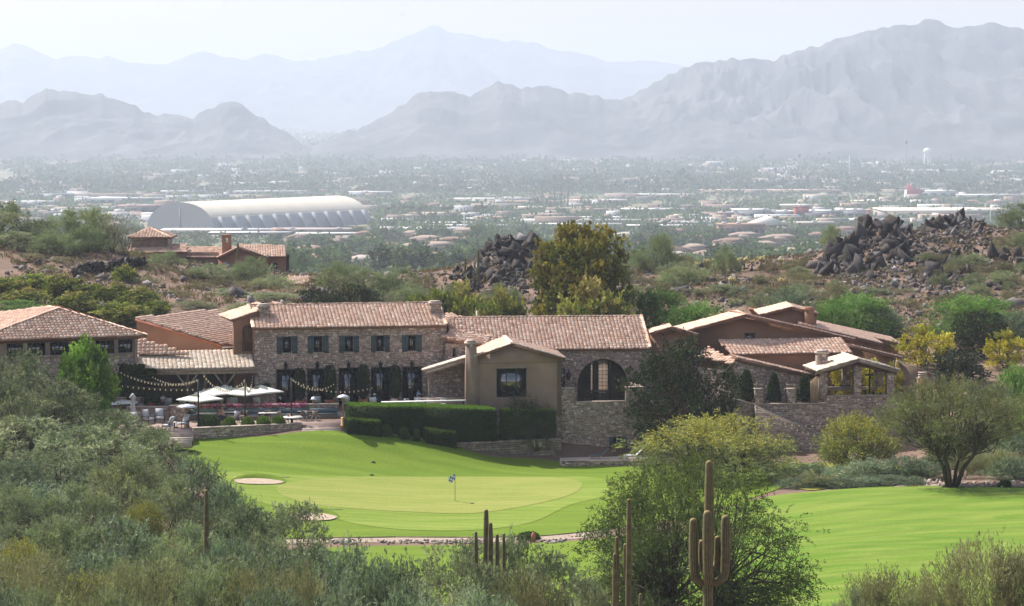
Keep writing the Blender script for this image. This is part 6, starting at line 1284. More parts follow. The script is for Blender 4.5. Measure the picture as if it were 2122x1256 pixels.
saguaro('armed saguaro standing on the hill left of the dark central outcrop', 991, 518, 340, 5.5, [(982, 563, 580, 4.5, .1), (1004, 567, 584, 4.5, .1), (1009, 575, 588, 3.5, -.2)], thin=1); saguaro('short saguaro left of the armed hill saguaro', 964, 536, 345, 5); saguaro('small saguaro against the hillside house roofs', 493, 504, 372, 5)
for i, (x, y, Y) in enumerate(((1835, 468, 396), (1877, 470, 400), (1985, 478, 405), (1888, 560, 365), (1943, 560, 364), (2000, 465, 409))): saguaro('tiny saguaro on the rocky ridge, %s of six' % nth(i, 6).replace(' from the left', ''), x, y, Y, 6 if i < 4 else 8, group='tiny saguaros on the rocky ridge')
# chollas
def cholla():
    T_ = thing('cholla_cactus', 'cholla', 'cactus', (0, 0, 0)); mb = MB(); mb.tube([(0, 0, -.1), (.03, 0, .7), (0, .02, 1.1)], [.11, .1, .07], 7, (.5, .35, .25)); part('trunk', mb, M['cactus'], T_, local=True)
    for k in range(8):
        a = k * .8; e = npa(math.cos(a) * .42, math.sin(a) * .42, 1.15 + .35 * R.random()); mb = MB(); mb.tube([npa(0, 0, .75 + .06 * k), e * npa(.6, .6, .9), e, e + npa(.05, .0, .18)], [.09, .13, .14, .06], 6, (3.6, 3.3, 2.6)); part('arm', mb, M['cactus'], T_, local=True)
    return T_
ch_ = cholla(); CH = [(1446, 550), (1464, 547), (1482, 556), (1503, 550), (1525, 548), (1542, 546), (1558, 545), (1577, 545), (1619, 543), (1622, 588), (1518, 587), (1484, 548), (1305, 523)]
for i, (x, y) in enumerate(CH):
    h_ = hit(x, y + 14, 280, 500); place(ch_, USED, h_, R.uniform(0, 6), R.uniform(.9, 1.3), ('pale-topped cholla on the ridge saddle, %s of the row' % nth(i, 9).replace(' from the left', '')) if i < 9 else ('cholla with cream arms standing alone below the row of chollas', 'dark-stemmed cholla low on the slope left of the lone one', 'small cholla squeezed beside the third of the row', 'single cholla right of the golden sycamore')[i - 9], 'pale-topped chollas on the ridge')

# rock outcrops
def outcrop(label, poly, Y0, kslope, n, s0, s1):
    P_ = np.array(poly, float); x0, y0 = P_.min(0); x1, y1 = P_.max(0); c = W((x0 + x1) / 2, y1, Y0); T_ = thing('rock_outcrop', label, 'rocks', (c[0], c[1], float(Hz(c[0], c[1])))); k = 0; tries = 0
    while k < n and tries < n * 30:
        tries += 1; x = R.uniform(x0, x1); y = R.uniform(y0, y1)
        if not inpoly(np.array([(x, y)]), P_)[0]: continue
        Y = Y0 + (y1 - y) * kslope; w = W(x, y, Y); g = float(Hz(w[0], Y)); w[2] = max(min(w[2], g + 3.2), g + .1); s = s0 * math.exp(R.gauss(.1, .68)); s = min(s, s1 * 1.05)
        put_rock(T_, w + npa(0, 0, -.2), (s * R.uniform(.45, 1), s * R.uniform(.45, 1), s * R.uniform(.7, 1.8)), (R.uniform(-.9, .9), R.uniform(-.4, 1.1), R.uniform(0, 6.3))); k += 1
outcrop('dark jagged rock outcrop on the hill between the saguaro and the golden sycamore', [(985, 560), (1000, 535), (1030, 505), (1050, 500), (1065, 492), (1080, 505), (1105, 500), (1130, 515), (1120, 560), (1060, 600), (1000, 590), (950, 585)], 345, .26, 298, .5, 1.6)
outcrop('largest dark craggy outcrop on the right ridge', [(1700, 560), (1715, 520), (1760, 505), (1800, 480), (1850, 478), (1880, 495), (1892, 530), (1860, 570), (1800, 575), (1730, 580)], 366, .24, 298, .62, 2.2)
outcrop('dark boulder pile crowning the top of the right ridge', [(1880, 490), (1930, 468), (1960, 460), (2000, 458), (2035, 475), (2040, 490), (1990, 500), (1900, 502)], 397, .40, 240, .45, 1.4)
outcrop('dark broken rocks spilling down the slope right of the largest outcrop', [(1870, 560), (1930, 520), (2040, 500), (2122, 520), (2122, 560), (2000, 600), (1900, 600)], 350, .3, 150, .4, 1.0)
outcrop('scattered pale boulders at the left foot of the central outcrop', [(918, 575), (950, 545), (985, 560), (1010, 600), (930, 600)], 338, .25, 90, .3, .7)
r = np.random.default_rng(41); mb = MB()
for cx_, cy_, sx_, sy_, Y_ in ((1800, 530, 60, 45, 380), (1060, 550, 45, 40, 358), (1965, 485, 55, 14, 404), (1950, 560, 90, 40, 365)):
    P_ = [hit(a, b, 300, 440) for a, b in zip(r.normal(cx_, sx_, 420), r.normal(cy_, sy_, 420)) if b > cy_ - sy_ * 1.1]; P_ = np.array([p for p in P_ if p[1] < 430]); s = r.lognormal(-1.25, .5, len(P_)); q = r.integers(0, 7, len(P_)); v, f = ROCKS[int(cx_) % 6]
    mb.stamp(v, [f], P_ + npa(0, 0, .1), np.linalg.qr(r.normal(0, 1, (len(P_), 3, 3)))[0] * s[:, None, None] * npa(1, .7, 1.2)[None, :, None], ROCKC[q] * .8)
solo('rock_scree', mb, M['rock'], 'dark broken scree round the rock outcrops', kind='stuff')
# loose stones and dry growth nobody could count
r = np.random.default_rng(21); n = 16000; X = r.uniform(-95, 95, n); Y = r.uniform(296, 425, n); k = fbm(X / 12, Y / 16, 4, 8) + .22 * ((X > 15) | (np.abs(X + 40) < 22)) > .56; X, Y = X[k], Y[k]; n = len(X)
mb = MB()
for q in range(6):
    i = np.arange(n) % 6 == q; m = i.sum(); v, f = ROCKS[q]; s = r.lognormal(-1.45, .5, m); A = np.linalg.qr(r.normal(0, 1, (m, 3, 3)))[0] * s[:, None, None]; mb.stamp(v, [f], np.stack([X[i], Y[i], Hz(X[i], Y[i]) + s * .15], 1), A, ROCKC[r.integers(0, 7, m)] * 1.5)
solo('loose_rocks', mb, M['rock'], 'loose dark stones strewn over the desert hillsides', kind='stuff')
def tufts(name, label, n, box, cols, L, w, per, seed, dens=None):
    r = np.random.default_rng(seed); X = r.uniform(box[0], box[1], n); Y = r.uniform(box[2], box[3], n)
    if dens: k = dens(X, Y); X, Y = X[k], Y[k]
    n = len(X); O = np.stack([X, Y, Hz(X, Y)], 1); s = r.uniform(.6, 1.4, n); i = np.repeat(np.arange(n), per); m = len(i); D = r.normal(0, .55, (m, 3)); D[:, 2] = np.abs(D[:, 2]) + .5; cl = np.array(cols)[r.integers(0, len(cols), n)][i] * r.uniform(.75, 1.25, (m, 1))
    mb = MB(); P_ = O[i] + r.normal(0, .16, (m, 3)) * npa(1, 1, .1) * s[i][:, None]; leaves(mb, P_, D, L, w, cl, r); solo(name, mb, M['leaf'], label, kind='stuff')
tufts('dry_grass', 'dry straw-coloured grass and brittlebush on the hillsides', 19000, (-95, 95, 292, 425), ((.20, .14, .085), (.16, .11, .07), (.24, .17, .10), (.12, .12, .065), (.14, .085, .06), (.12, .13, .07)), .45, .08, 9, 31, lambda X, Y: fbm(X / 8, Y / 10, 4, 4) > .42)
tufts('ground_growth', 'low grey-green growth under the foreground trees', 9000, (-48, 40, 105, 235), ((.10, .12, .05), (.14, .14, .07), (.18, .15, .08)), .35, .05, 10, 33, lambda X, Y: (((X < -29) & (Y > 200)) | ((X < -19) & (Y <= 200) & (Y > 172)) | ((Y < 165) & (X < 4))) & (fbm(X / 6, Y / 6, 3, 6) > .35))
# ------------------------------------------------------------------ the valley: houses, town, hangar, poles, trees
_py = np.arange(273, 600, .5); _Y = np.array([vgr(CX, p)[1] for p in _py])
def VYp(py): return np.interp(py, _py, _Y)
M['farglass'] = mat('far_window', (.05, .06, .08), .3)
def vpos(px, py):
    Y = float(VYp(py)); w = W(px, py, Y); return npa(w[0], Y, float(Vz(Y)))
OCC = []
GRP = {}
def uniq_label(base, px, py):
    lab = base + ' ' + rel(px, py, VLAND); GRP.setdefault(lab, []).append(1); return lab
VLAND = [(530, 450, 'the arched hangar'), (700, 530, 'the gap beside the hillside house'), (1150, 400, 'the tall masts'), (1660, 440, 'the red-fronted complex'), (1900, 395, 'the red gable wall'), (1921, 325, 'the water tower'), (1620, 375, 'the long hotel roofs'), (1050, 470, 'the white canopies'),
         (250, 410, 'the dark long sheds'), (1195, 470, 'the sycamore top'), (820, 530, 'the tiled housing estate'), (1960, 445, 'the long tan warehouse'), (1380, 520, 'the houses behind the saddle'), (870, 435, 'the row of palms'), (60, 380, 'the left edge of town'), (1570, 555, 'the estate above the chollas'), (1720, 530, 'the roofs left of the right outcrop'), (1430, 555, 'the roofs right of the sycamore'), (960, 540, 'the roofs left of the central outcrop')]
VB = []
def vthing(name, base, cat, px, py, group=None, label=None):
    p = vpos(px, py); t = thing(name, label or base, cat, p, group)
    if not label: VB.append((t, base, px, py))
    OCC.append((px, py)); return t, p
HW = .8 * np.array([(.40, .30, .22), (.48, .37, .28), (.36, .26, .20), (.55, .46, .38), (.30, .22, .17)]); HR = .72 * np.array([(.30, .19, .14), (.36, .25, .19), (.27, .20, .17), (.42, .33, .27), (.33, .20, .15), (.50, .44, .40)])
RN = ['brown', 'tan', 'grey-brown', 'pale tan', 'reddish', 'whitish']; WN = ['tan', 'cream', 'brown', 'pale', 'dark brown']
def house(px, py, wpx, group='tiled houses in the near valley'):
    i = R.randrange(6); j = R.randrange(5); t, p = vthing('valley_house', '%s house with %s roof' % (WN[j], RN[i]), 'house', px, py, group)
    s = VYp(py) / FPX; w = wpx * s / 2; d = w * R.uniform(.5, .8); h = 4.2; a = R.uniform(-.5, .5); ca, sa = math.cos(a), math.sin(a)
    def L(v): v = np.asarray(v, float); return np.stack([p[0] + v[:, 0] * ca - v[:, 1] * sa, p[1] + d + v[:, 0] * sa + v[:, 1] * ca, p[2] + v[:, 2]], 1)
    mb = MB(); mb.box((-w, -d, -.5), (w, d, h), HW[j], L); part('wall', mb, M['far'], t)
    e = 1.0; rh = min(min(d, w) * .55, 2.8); W_, D_ = w + e, d + e; k = max(0, W_ - D_)
    mb = MB(); v = L([(-W_, -D_, h), (W_, -D_, h), (W_, D_, h), (-W_, D_, h), (-k, 0, h + rh), (k, 0, h + rh)]); mb.add(v, [np.array([(0, 1, 5, 4), (2, 3, 4, 5), (0, 3, 2, 1)]), np.array([(1, 2, 5), (3, 0, 4)])], HR[i])
    sgn = R.choice((-1, 1)); gx = sgn * w * .45; gw = w * .3                    # a projecting front gable
    v = L([(gx - gw - .6, -D_ - 3, h), (gx + gw + .6, -D_ - 3, h), (gx + gw + .6, -D_ + 3, h), (gx - gw - .6, -D_ + 3, h), (gx, -D_ - 3, h + gw * .45), (gx, 0, h + gw * .45)]); mb.add(v, [np.array([(0, 4, 5, 3), (1, 2, 5, 4)]), np.array([(0, 1, 4)])], HR[i] * .92); part('roof', mb, M['far'], t)
    mb = MB(); mb.box((gx - gw, -D_ - 2.4, -.5), (gx + gw, -d, h - .02), HW[j] * 1.05, L); wing = part('front_wing', mb, M['far'], t)
    for q in (-.6, .15):
        mb = MB(); mb.box((q * w * -sgn - 1.1, -d - .08, .9), (q * w * -sgn + 1.1, -d - .02, 2.3), (1, 1, 1), L); part('window', mb, M['farglass'], t)
HS_ = [(640, 532, 85), (712, 546, 60), (745, 522, 55), (800, 526, 80), (855, 528, 95), (905, 523, 80), (815, 548, 95), (885, 508, 70), (935, 512, 70), (965, 535, 60), (770, 510, 50), (690, 510, 60), (1310, 524, 90), (1375, 530, 80), (1450, 508, 80), (1520, 514, 75), (1585, 522, 80), (1640, 538, 85), (1560, 548, 80), (1680, 524, 70), (1470, 545, 80), (1400, 548, 70), (1330, 550, 60), (1545, 500, 70), (1620, 505, 80), (1300, 500, 60), (660, 555, 70), (750, 560, 80), (600, 545, 60), (1700, 500, 60), (900, 552, 70), (990, 505, 60), (1440, 528, 60)]
for h_ in HS_: house(*h_)
for k in range(34):
    for _ in range(20):
        px, py = R.uniform(-20, 2140), R.uniform(395, 505)
        if all(abs(px - a) > 42 or abs(py - b) > 9 for a, b in OCC) and not (280 < px < 790 and py < 490 and py > 405) and not (1480 < px < 1830 and 420 < py < 475): break
    house(px, py, R.uniform(26, 48) * (py - 300) / 150, 'small houses across the valley town')
def block(px0, px1, py, h_px, roofc, wallc, base, name='commercial_building', depth=40, nwin=0, label=None, steps=(), group=None, winc=None, overh=.8, tier=True):
    """flat-roofed building between px0 and px1 standing on the valley floor at py"""
    t, p = vthing(name, base, 'building', (px0 + px1) / 2, py, group, label); s = VYp(py) / FPX; w = (px1 - px0) * s / 2; h = h_px * s
    mb = MB(); mb.box((p[0] - w, p[1], p[2] - 1), (p[0] + w, p[1] + depth, p[2] + h), wallc); part('wall', mb, M['far'], t)
    mb = MB(); mb.box((p[0] - w - overh, p[1] - overh, p[2] + h + .02), (p[0] + w + overh, p[1] + depth + overh, p[2] + h + .9), roofc); part('roof', mb, M['far'], t)
    n = nwin or max(2, int(w / 6))
    for i in range(min(n, 14)):
        x = p[0] - w + 2 * w * (i + .5) / min(n, 14); ww = w / min(n, 14) * .55; mb = MB(); mb.box((x - ww, p[1] - .25, p[2] + h * .25), (x + ww, p[1] - .05, p[2] + h * .7), (1, 1, 1)); part('window', mb, M['farglass'], t)
    for k in range(2): mb = MB(); x = p[0] + w * R.uniform(-.8, .8); mb.box((x - 2, p[1] + 8, p[2] + h + .92), (x + 2, p[1] + 13, p[2] + h + 2.4), (.6, .6, .6)); part('rooftop_unit', mb, M['far'], t)
    return t, p
WH = (.55, .55, .55); GR = (.34, .34, .37); BR_ = (.24, .15, .12); TN = (.46, .38, .30)
block(1523, 1598, 457, 20, WH, (.42, .42, .46), '', label='pale grey left block of the red-fronted complex', depth=50, nwin=3); block(1600, 1655, 456, 16, WH, (.26, .30, .38), '', label='blue-grey glazed link left of the red-fronted entrance', depth=40, nwin=9)
t, p = vthing('rotunda', '', 'building', 1655, 448, label='pale round drum rising over the red-fronted entrance'); mb = MB(); mb.lathe(p + npa(0, 20, 0), [(18, -1), (18, 11), (19.5, 11.1), (19.5, 12.4), (.1, 12.8)], 24, (.62, .58, .52)); part('drum', mb, M['far'], t)
block(1648, 1676, 457, 27, (.25, .10, .08), (.36, .09, .06), '', label='dark red entrance block of the complex', depth=16, nwin=2, name='red_entrance_block'); block(1677, 1740, 456, 17, WH, (.26, .30, .38), '', label='blue-grey wing with small windows right of the red entrance', depth=40, nwin=12); block(1742, 1796, 456, 19, WH, (.44, .44, .48), '', label='pale grey right block of the red-fronted complex', depth=50, nwin=4)
block(1492, 1521, 459, 17, (.5, .45, .42), (.22, .10, .10), '', label='small dark maroon block at the left end of the complex', depth=20, nwin=3); block(1798, 1830, 450, 14, (.5, .3, .25), (.42, .12, .08), '', label='orange-red low block at the right end of the complex', depth=20, nwin=2)
block(1832, 2110, 455, 17, (.66, .60, .50), (.34, .31, .30), '', label='very long tan flat-roofed warehouse at the right', depth=90, nwin=14, name='warehouse')
block(1490, 1585, 487, 20, (.33, .20, .14), (.20, .12, .09), '', label='dark brown hall with tan roof below the red-fronted complex', depth=30, nwin=8); block(1610, 1735, 478, 14, (.36, .33, .30), (.15, .11, .09), '', label='long low dark-fronted hall below the red entrance', depth=40, nwin=12)
t, p = vthing('gabled_hall', '', 'building', 1590, 480, label='white-roofed gabled hall between the two dark halls'); mb = MB(); mb.box((p[0] - 14, p[1], p[2] - 1), (p[0] + 14, p[1] + 40, p[2] + 6), (.28, .16, .11)); part('wall', mb, M['far'], t)
mb = MB(); mb.prism([p + npa(-19, -3, 5), p + npa(19, -3, 6.5), p + npa(4, -3, 13)], (0, 46, 0), (.68, .66, .62)); part('roof', mb, M['far'], t)
block(1455, 1590, 402, 7, (.48, .34, .28), TN, '', label='left half of the long pink-roofed retail row', depth=50, name='retail_row'); block(1595, 1745, 402, 7, (.48, .34, .28), TN, '', label='right half of the long pink-roofed retail row', depth=50, name='retail_row'); block(1565, 1640, 384, 12, (.50, .38, .32), (.46, .42, .42), '', label='left wing of the long tiled hotel', depth=40, nwin=10, name='hotel'); block(1642, 1692, 384, 17, (.50, .36, .30), (.50, .44, .42), '', label='taller right wing of the long tiled hotel', depth=40, nwin=8, name='hotel')
block(1886, 1985, 409, 12, (.74, .74, .74), (.62, .61, .62), '', label='white low building behind the red gable wall', depth=60, nwin=5); t, p = vthing('red_gable_wall', '', 'wall', 1898, 410, label='tall slanting crimson gable wall at the right of the town'); s_ = VYp(410) / FPX
mb = MB(); mb.prism([p + npa(-18, 0, -1) * s_, p + npa(18, 0, 12) * s_, p + npa(18, 0, 16) * s_, p + npa(-4, 0, 20) * s_, p + npa(-18, 0, 30) * s_], (0, 6, 0), (.42, .05, .07)); part('wall', mb, M['far'], t)
for k, (a, b, y, h, rc, wc, lab) in enumerate([(60, 145, 411, 7, (.20, .22, .25), (.13, .16, .20), 'leftmost dark long shed'), (100, 330, 410, 6, (.32, .22, .20), (.17, .19, .22), 'longest dark long shed'), (185, 330, 421, 9, WH, (.25, .28, .32), 'white-roofed dark shed'), (240, 335, 440, 12, (.30, .20, .20), (.19, .14, .15), 'maroon-topped dark shed left of the hangar'), (20, 110, 424, 5, WH, (.32, .34, .37), 'white-roofed strip shed at the left'),
        (30, 200, 441, 4, WH, (.35, .36, .38), 'thin white-roofed shed nearest the hilltop shrubs'), (330, 410, 402, 5, WH, GR, 'pale-roofed shed above the hangar, left'), (470, 640, 402, 5, WH, GR, 'pale-roofed shed above the hangar, right'), (720, 810, 405, 6, (.7, .7, .72), GR, 'flat white building just right of the hangar top'), (560, 780, 487, 9, (.30, .26, .26), (.17, .14, .15), 'long dark low building at the hangar foot'), (780, 960, 484, 8, (.62, .6, .6), (.17, .16, .18), 'dark low building right of the hangar foot'),
        (330, 560, 486, 7, WH, (.2, .22, .25), 'white-roofed low building in front of the hangar'), (1380, 1520, 470, 6, (.2, .2, .22), (.12, .13, .16), 'dark long canopy building left of the complex'), (1290, 1420, 441, 6, WH, (.16, .15, .17), 'dark-fronted building with white roof below the masts'), (940, 1100, 420, 7, WH, (.5, .45, .4), 'long pale building left of the masts'), (1190, 1300, 424, 8, (.65, .62, .6), (.48, .40, .34), 'tan pale-roofed building right of the masts'),
        (1320, 1440, 411, 7, WH, TN, 'cream building between masts and retail row'), (1060, 1140, 437, 6, (.6, .56, .5), TN, 'tan building below the masts'), (1770, 1850, 425, 7, (.6, .5, .42), TN, 'tan building above the warehouse, left'), (1990, 2122, 413, 8, WH, (.42, .42, .45), 'white-roofed building at the right edge'), (2060, 2122, 362, 7, (.78, .78, .78), WH, 'bright white building high at the right edge'), (1320, 1400, 372, 6, (.6, .6, .6), TN, 'far pale building above the masts')]):
    block(a, b, y, h, rc, wc, lab, group='flat-roofed sheds and offices of the valley town', label=lab + ' in the valley town')
# white canopies: long strips on posts
cn = 0
for (a, b, y) in [(860, 1010, 470), (1020, 1180, 466), (1190, 1330, 464), (1340, 1460, 468), (880, 1080, 476), (1090, 1290, 473), (1300, 1480, 476), (960, 1120, 461), (1130, 1300, 458), (430, 600, 492), (610, 760, 494), (1380, 1480, 459)]:
    t, p = vthing('parking_canopy', '', 'canopy', (a + b) / 2, y, 'long white parking canopies', label='long white parking canopy strip, number %d' % cn); VB.append((t, 'long white parking canopy strip', (a + b) / 2, y)); cn += 1; s_ = VYp(y) / FPX; w = (b - a) * s_ / 2
    mb = MB(); mb.box((p[0] - w, p[1], p[2] + 3.6), (p[0] + w, p[1] + 26, p[2] + 3.9), WH); part('canopy_roof', mb, M['far'], t)
    for i in range(6): mb = MB(); x = p[0] - w + 2 * w * (i + .5) / 6; mb.box((x - .25, p[1] + 4, p[2] - .5), (x + .25, p[1] + 4.5, p[2] + 3.58), (.3, .3, .3)); part('post', mb, M['far'], t)
# the great arched hangar
pf, pb_ = vpos(374, 481), vpos(700, 468); pb_ = npa(pb_[0], pb_[1], pf[2]); ax_ = unit(pb_ - pf); nr = npa(ax_[1], -ax_[0], 0); Lh = np.linalg.norm(pb_ - pf); s_ = VYp(481) / FPX; hw = 78 * s_ / abs(nr[0]) * .98; hh = 62 * s_
t = thing('arched_hangar', 'huge white barrel-roofed hangar standing in the valley', 'building', pf); OCC.append((500, 450))
NA_ = 28; ang_ = np.linspace(0, np.pi, NA_ + 1); prof_ = np.stack([-np.cos(ang_) * hw, np.sin(ang_) ** .85 * hh], 1)
pt = lambda i, l: pf + nr * prof_[i, 0] + npa(0, 0, prof_[i, 1]) + ax_ * l
for l_, o_ in ((0, range(NA_ + 1)), (Lh, range(NA_, -1, -1))): mb = MB(); mb.poly([pt(i, l_) for i in o_], (.40, .41, .43)); part('end_wall', mb, M['far'], t)
mb = MB(); lo = 4
for i in range(lo, NA_ - lo): 
    for l in range(16): a, b = Lh * l / 16, Lh * (l + 1) / 16; mb.poly([pt(i, a), pt(i, b), pt(i + 1, b), pt(i + 1, a)], (.60, .565, .48) if l % 2 else (.585, .55, .465))
part('barrel_roof', mb, M['far'], t, kind='stuff')
mb = MB()
for i in list(range(0, lo)) + list(range(NA_ - lo, NA_)): mb.poly([pt(i, 0), pt(i, Lh), pt(i + 1, Lh), pt(i + 1, 0)], (.36, .38, .42))
part('side_wall', mb, M['far'], t)
for k in range(12):
    l = Lh * (k + .5) / 12; mb = MB(); q = [pt(NA_, l) + nr * 5, pt(NA_ - lo, l) + nr * 1.5 + npa(0, 0, 1)]; mb.bar(q[0], q[1], 2.2, 2, (.42, .43, .46)); part('buttress', mb, M['far'], t)
mb = MB(); mb.obox(pf - ax_ * .4 + npa(0, 0, hh * .4), (.3, .5, hh * .4), (ax_, nr, npa(0, 0, 1)), (.25, .26, .28)); part('door_seam', mb, M['far'], t)
# masts and poles
def pole(name, label, px, y0, y1, wpx=2.0, col=(.16, .15, .15), group=None, lattice=False, head=False):
    b = vpos(px, y1); s = b[1] / FPX; h = (y1 - y0) * s; t = thing(name, label, 'mast', b, group); mb = MB(); w = wpx * s / 2
    mb.tube([b, b + npa(0, 0, h)], [w * 1.2, w * .7], 6, col); part('pole', mb, M['far'], t)
    if lattice:
        for k in range(3): mb = MB(); z = h * (1 - .05 - k * .07); mb.box((b[0] - w * 4, b[1] - .2, b[2] + z), (b[0] + w * 4, b[1] + .2, b[2] + z + w), col); part('crossarm', mb, M['far'], t)
    if head: mb = MB(); mb.tube([b + npa(0, 0, h * .9), b + npa(0, 0, h)], w * 2.6, 8, col); part('antenna_head', mb, M['far'], t)
for i, (x, y0) in enumerate(((1124, 374), (1149, 362), (1163, 360), (1177, 361))): pole('power_mast', 'tall dark power mast, %s of the four standing together' % nth(i, 4).replace(' from the left', ''), x, y0, 436, 2.6, group='four tall masts in the valley', lattice=True)
for x, y0, y1, l_ in ((1820, 374, 432, 'dark slender pole above the warehouse'), (1877, 290, 372, 'tallest thin aerial rising near the red gable wall'), (2101, 372, 420, 'dark slender pole near the right edge'), (1983, 420, 468, 'dark pole in front of the long tan warehouse'), (962, 440, 482, 'dark pole below the long pale building'), (516, 435, 470, 'thin pole standing before the hangar roof'), (535, 463, 505, 'thin pole by the hangar foot'), (2052, 425, 470, 'pale thin pole right of the warehouse pole'), (1760, 323, 360, 'white mast left of the water tower')): pole('utility_pole', l_, x, y0, y1, 1.8, (.2, .19, .19) if 'white' not in l_ and 'pale' not in l_ else (.75, .75, .75), head='aerial' in l_)
b = vpos(1921, 347); s_ = b[1] / FPX; t = thing('water_tower', 'white round-tanked water tower on legs, far off at the right', 'water tower', b)
mb = MB(); mb.lathe(b + npa(0, 0, 26 * s_), [(1 * s_, 0), (6 * s_, 2 * s_), (8.5 * s_, 6 * s_), (8.5 * s_, 9 * s_), (5 * s_, 13 * s_), (.3 * s_, 14.5 * s_)], 16, (.85, .85, .85)); part('tank', mb, M['far'], t)
for k in range(5): mb = MB(); a = k * 1.257; c = npa(math.cos(a), math.sin(a), 0); mb.tube([b + c * 8 * s_, b + c * 6 * s_ + npa(0, 0, 28 * s_)], .7 * s_, 5, (.8, .8, .8)); part('leg', mb, M['far'], t)
for t, base, px, py in VB: t['label'] = base + ' ' + rel(px, py, VLAND)
by = {}
for t, base, px, py in VB: by.setdefault(t['label'], []).append((px, t))
for lab, L in by.items():
    L.sort(key=lambda a: a[0])
    if len(L) > 1:
        for i, (px, t) in enumerate(L): t['label'] = lab + ', ' + (nth(i, len(L)) if len(L) > 2 else ('the left one', 'the right one')[i])
# trees of the valley
VT = []
for v in range(4):
    cm, tm = plant(seed=70 + v, wid=9, hgt=6.5, shape='mound', clumps=40, twigs=6, q=6, L=.75, w=.5, TL=1.2, cr=.8, cols=((.10, .145, .06), (.12, .165, .075), (.085, .12, .055)), base=.05, up=.5, stems=3, thick=.2, lump=.4)
    VT.append((cm.mesh('crown', M['leaf']), tm.mesh('trunk', M['bark'])))
vt = []
for k in range(240):
    px, py = R.uniform(560, 1760), R.uniform(488, 572)
    if any(abs(px - a) < 30 and -4 < py - b < 7 for a, b in OCC): continue
    p = vpos(px, py); o = link(bpy.data.objects.new('valley_tree', None)); o.location = tuple(p - npa(0, 0, .3)); cm, tm = VT[k % 4]
    for nm, me in (('trunk', tm), ('crown', cm)): c = link(bpy.data.objects.new(nm, me)); c.parent = o
    s = R.uniform(.8, 1.9); o.scale = (s * 1.15, s * 1.15, s * .95); o.rotation_euler = (0, 0, R.uniform(0, 6)); setp(o, None, 'tree', 'round green trees between the valley houses'); vt.append((o, 'hazy green tree', px, py))
by = {}
for o, b_, px, py in vt: by.setdefault(b_ + ' ' + rel(px, py, VLAND), []).append((px, o))
for lab, L in by.items():
    L.sort(key=lambda a: a[0])
    for i, (px, o) in enumerate(L): o['label'] = lab if len(L) == 1 else lab + ', ' + nth(i, len(L)) 
r = np.random.default_rng(5)
def mass(name, label, n, pyr, per, size, cols, seed, thr=.45, hfac=.7, q=1.0):
    r = np.random.default_rng(seed); px = r.uniform(-60, 2182, n); py = pyr[0] + (pyr[1] - pyr[0]) * r.random(n); k = fbm(px / 70, py / 9, 4, seed) > thr
    occ = np.array([(a, b) for a, b in OCC]); px, py = px[k], py[k]
    k = ~((px > 285) & (px < 775) & (py > 425) & (py < 487)); px, py = px[k], py[k]; n = len(px); Y = VYp(py); X = (px - CX) / FPX * Y; S = size * r.lognormal(0, .3, n) * q; m = n * per; i = np.repeat(np.arange(n), per)
    v = unit(r.normal(0, 1, (m, 3))) * r.uniform(.5, 1, (m, 1)); v[:, 2] = np.abs(v[:, 2]) * hfac
    O = np.stack([X, Y, Vz(Y) - .3], 1)[i] + v * S[i][:, None]; C = (np.array(cols)[r.integers(0, len(cols), n)] * r.uniform(.75, 1.25, (n, 1)))[i] * r.uniform(.85, 1.15, (m, 1))
    mb = MB(); s = S[i] / 3.2
    D = unit(v + r.normal(0, .6, (m, 3))); sd = unit(np.cross(D, r.normal(0, 1, (m, 3)))); A = np.stack([sd * s[:, None], D * s[:, None] * 1.3, np.cross(sd, D)], 1); mb.stamp(LQ, LF, O, A, C)
    solo(name, mb, M['leaf'], label, kind='stuff')
TC = ((.08, .115, .06), (.065, .095, .05), (.10, .135, .07), (.085, .105, .06))
mass('valley_trees', 'green trees and brush filling the nearer valley', 3400, (478, 590), 50, 4.2, TC, 3, .34)
mass('town_trees', 'rows of trees between the buildings of the town', 9500, (396, 486), 22, 6.5, TC, 4, .36)
mass('distant_trees', 'dark belt of trees beyond the town', 15000, (306, 402), 11, 13, TC, 6, .33)
mass('foothill_trees', 'hazy trees at the mountain foot', 7000, (276, 318), 8, 20, TC, 7, .36)
# palms
for i, x in enumerate((806, 818, 836, 852, 868, 880, 922, 934, 988, 1002)):
    b = vpos(x, 455); s_ = b[1] / FPX; t = thing('palm_tree', 'tall thin palm right of the hangar, %s of the row' % nth(i, 10).replace(' from the left', ''), 'tree', b, 'row of palms right of the hangar'); h = R.uniform(20, 27) * s_
    mb = MB(); mb.tube([b, b + npa(0, 0, h)], .5, 5, (.12, .1, .08)); part('trunk', mb, M['far'], t); mb = MB(); k = 40; D = r.normal(0, 1, (k, 3)); D[:, 2] = np.abs(D[:, 2]) * .6 - .1; leaves(mb, np.tile(b + npa(0, 0, h), (k, 1)), D, 3.6, 1.2, npa(.09, .12, .06) * r.uniform(.8, 1.2, (k, 1)), r); part('crown', mb, M['leaf'], t)
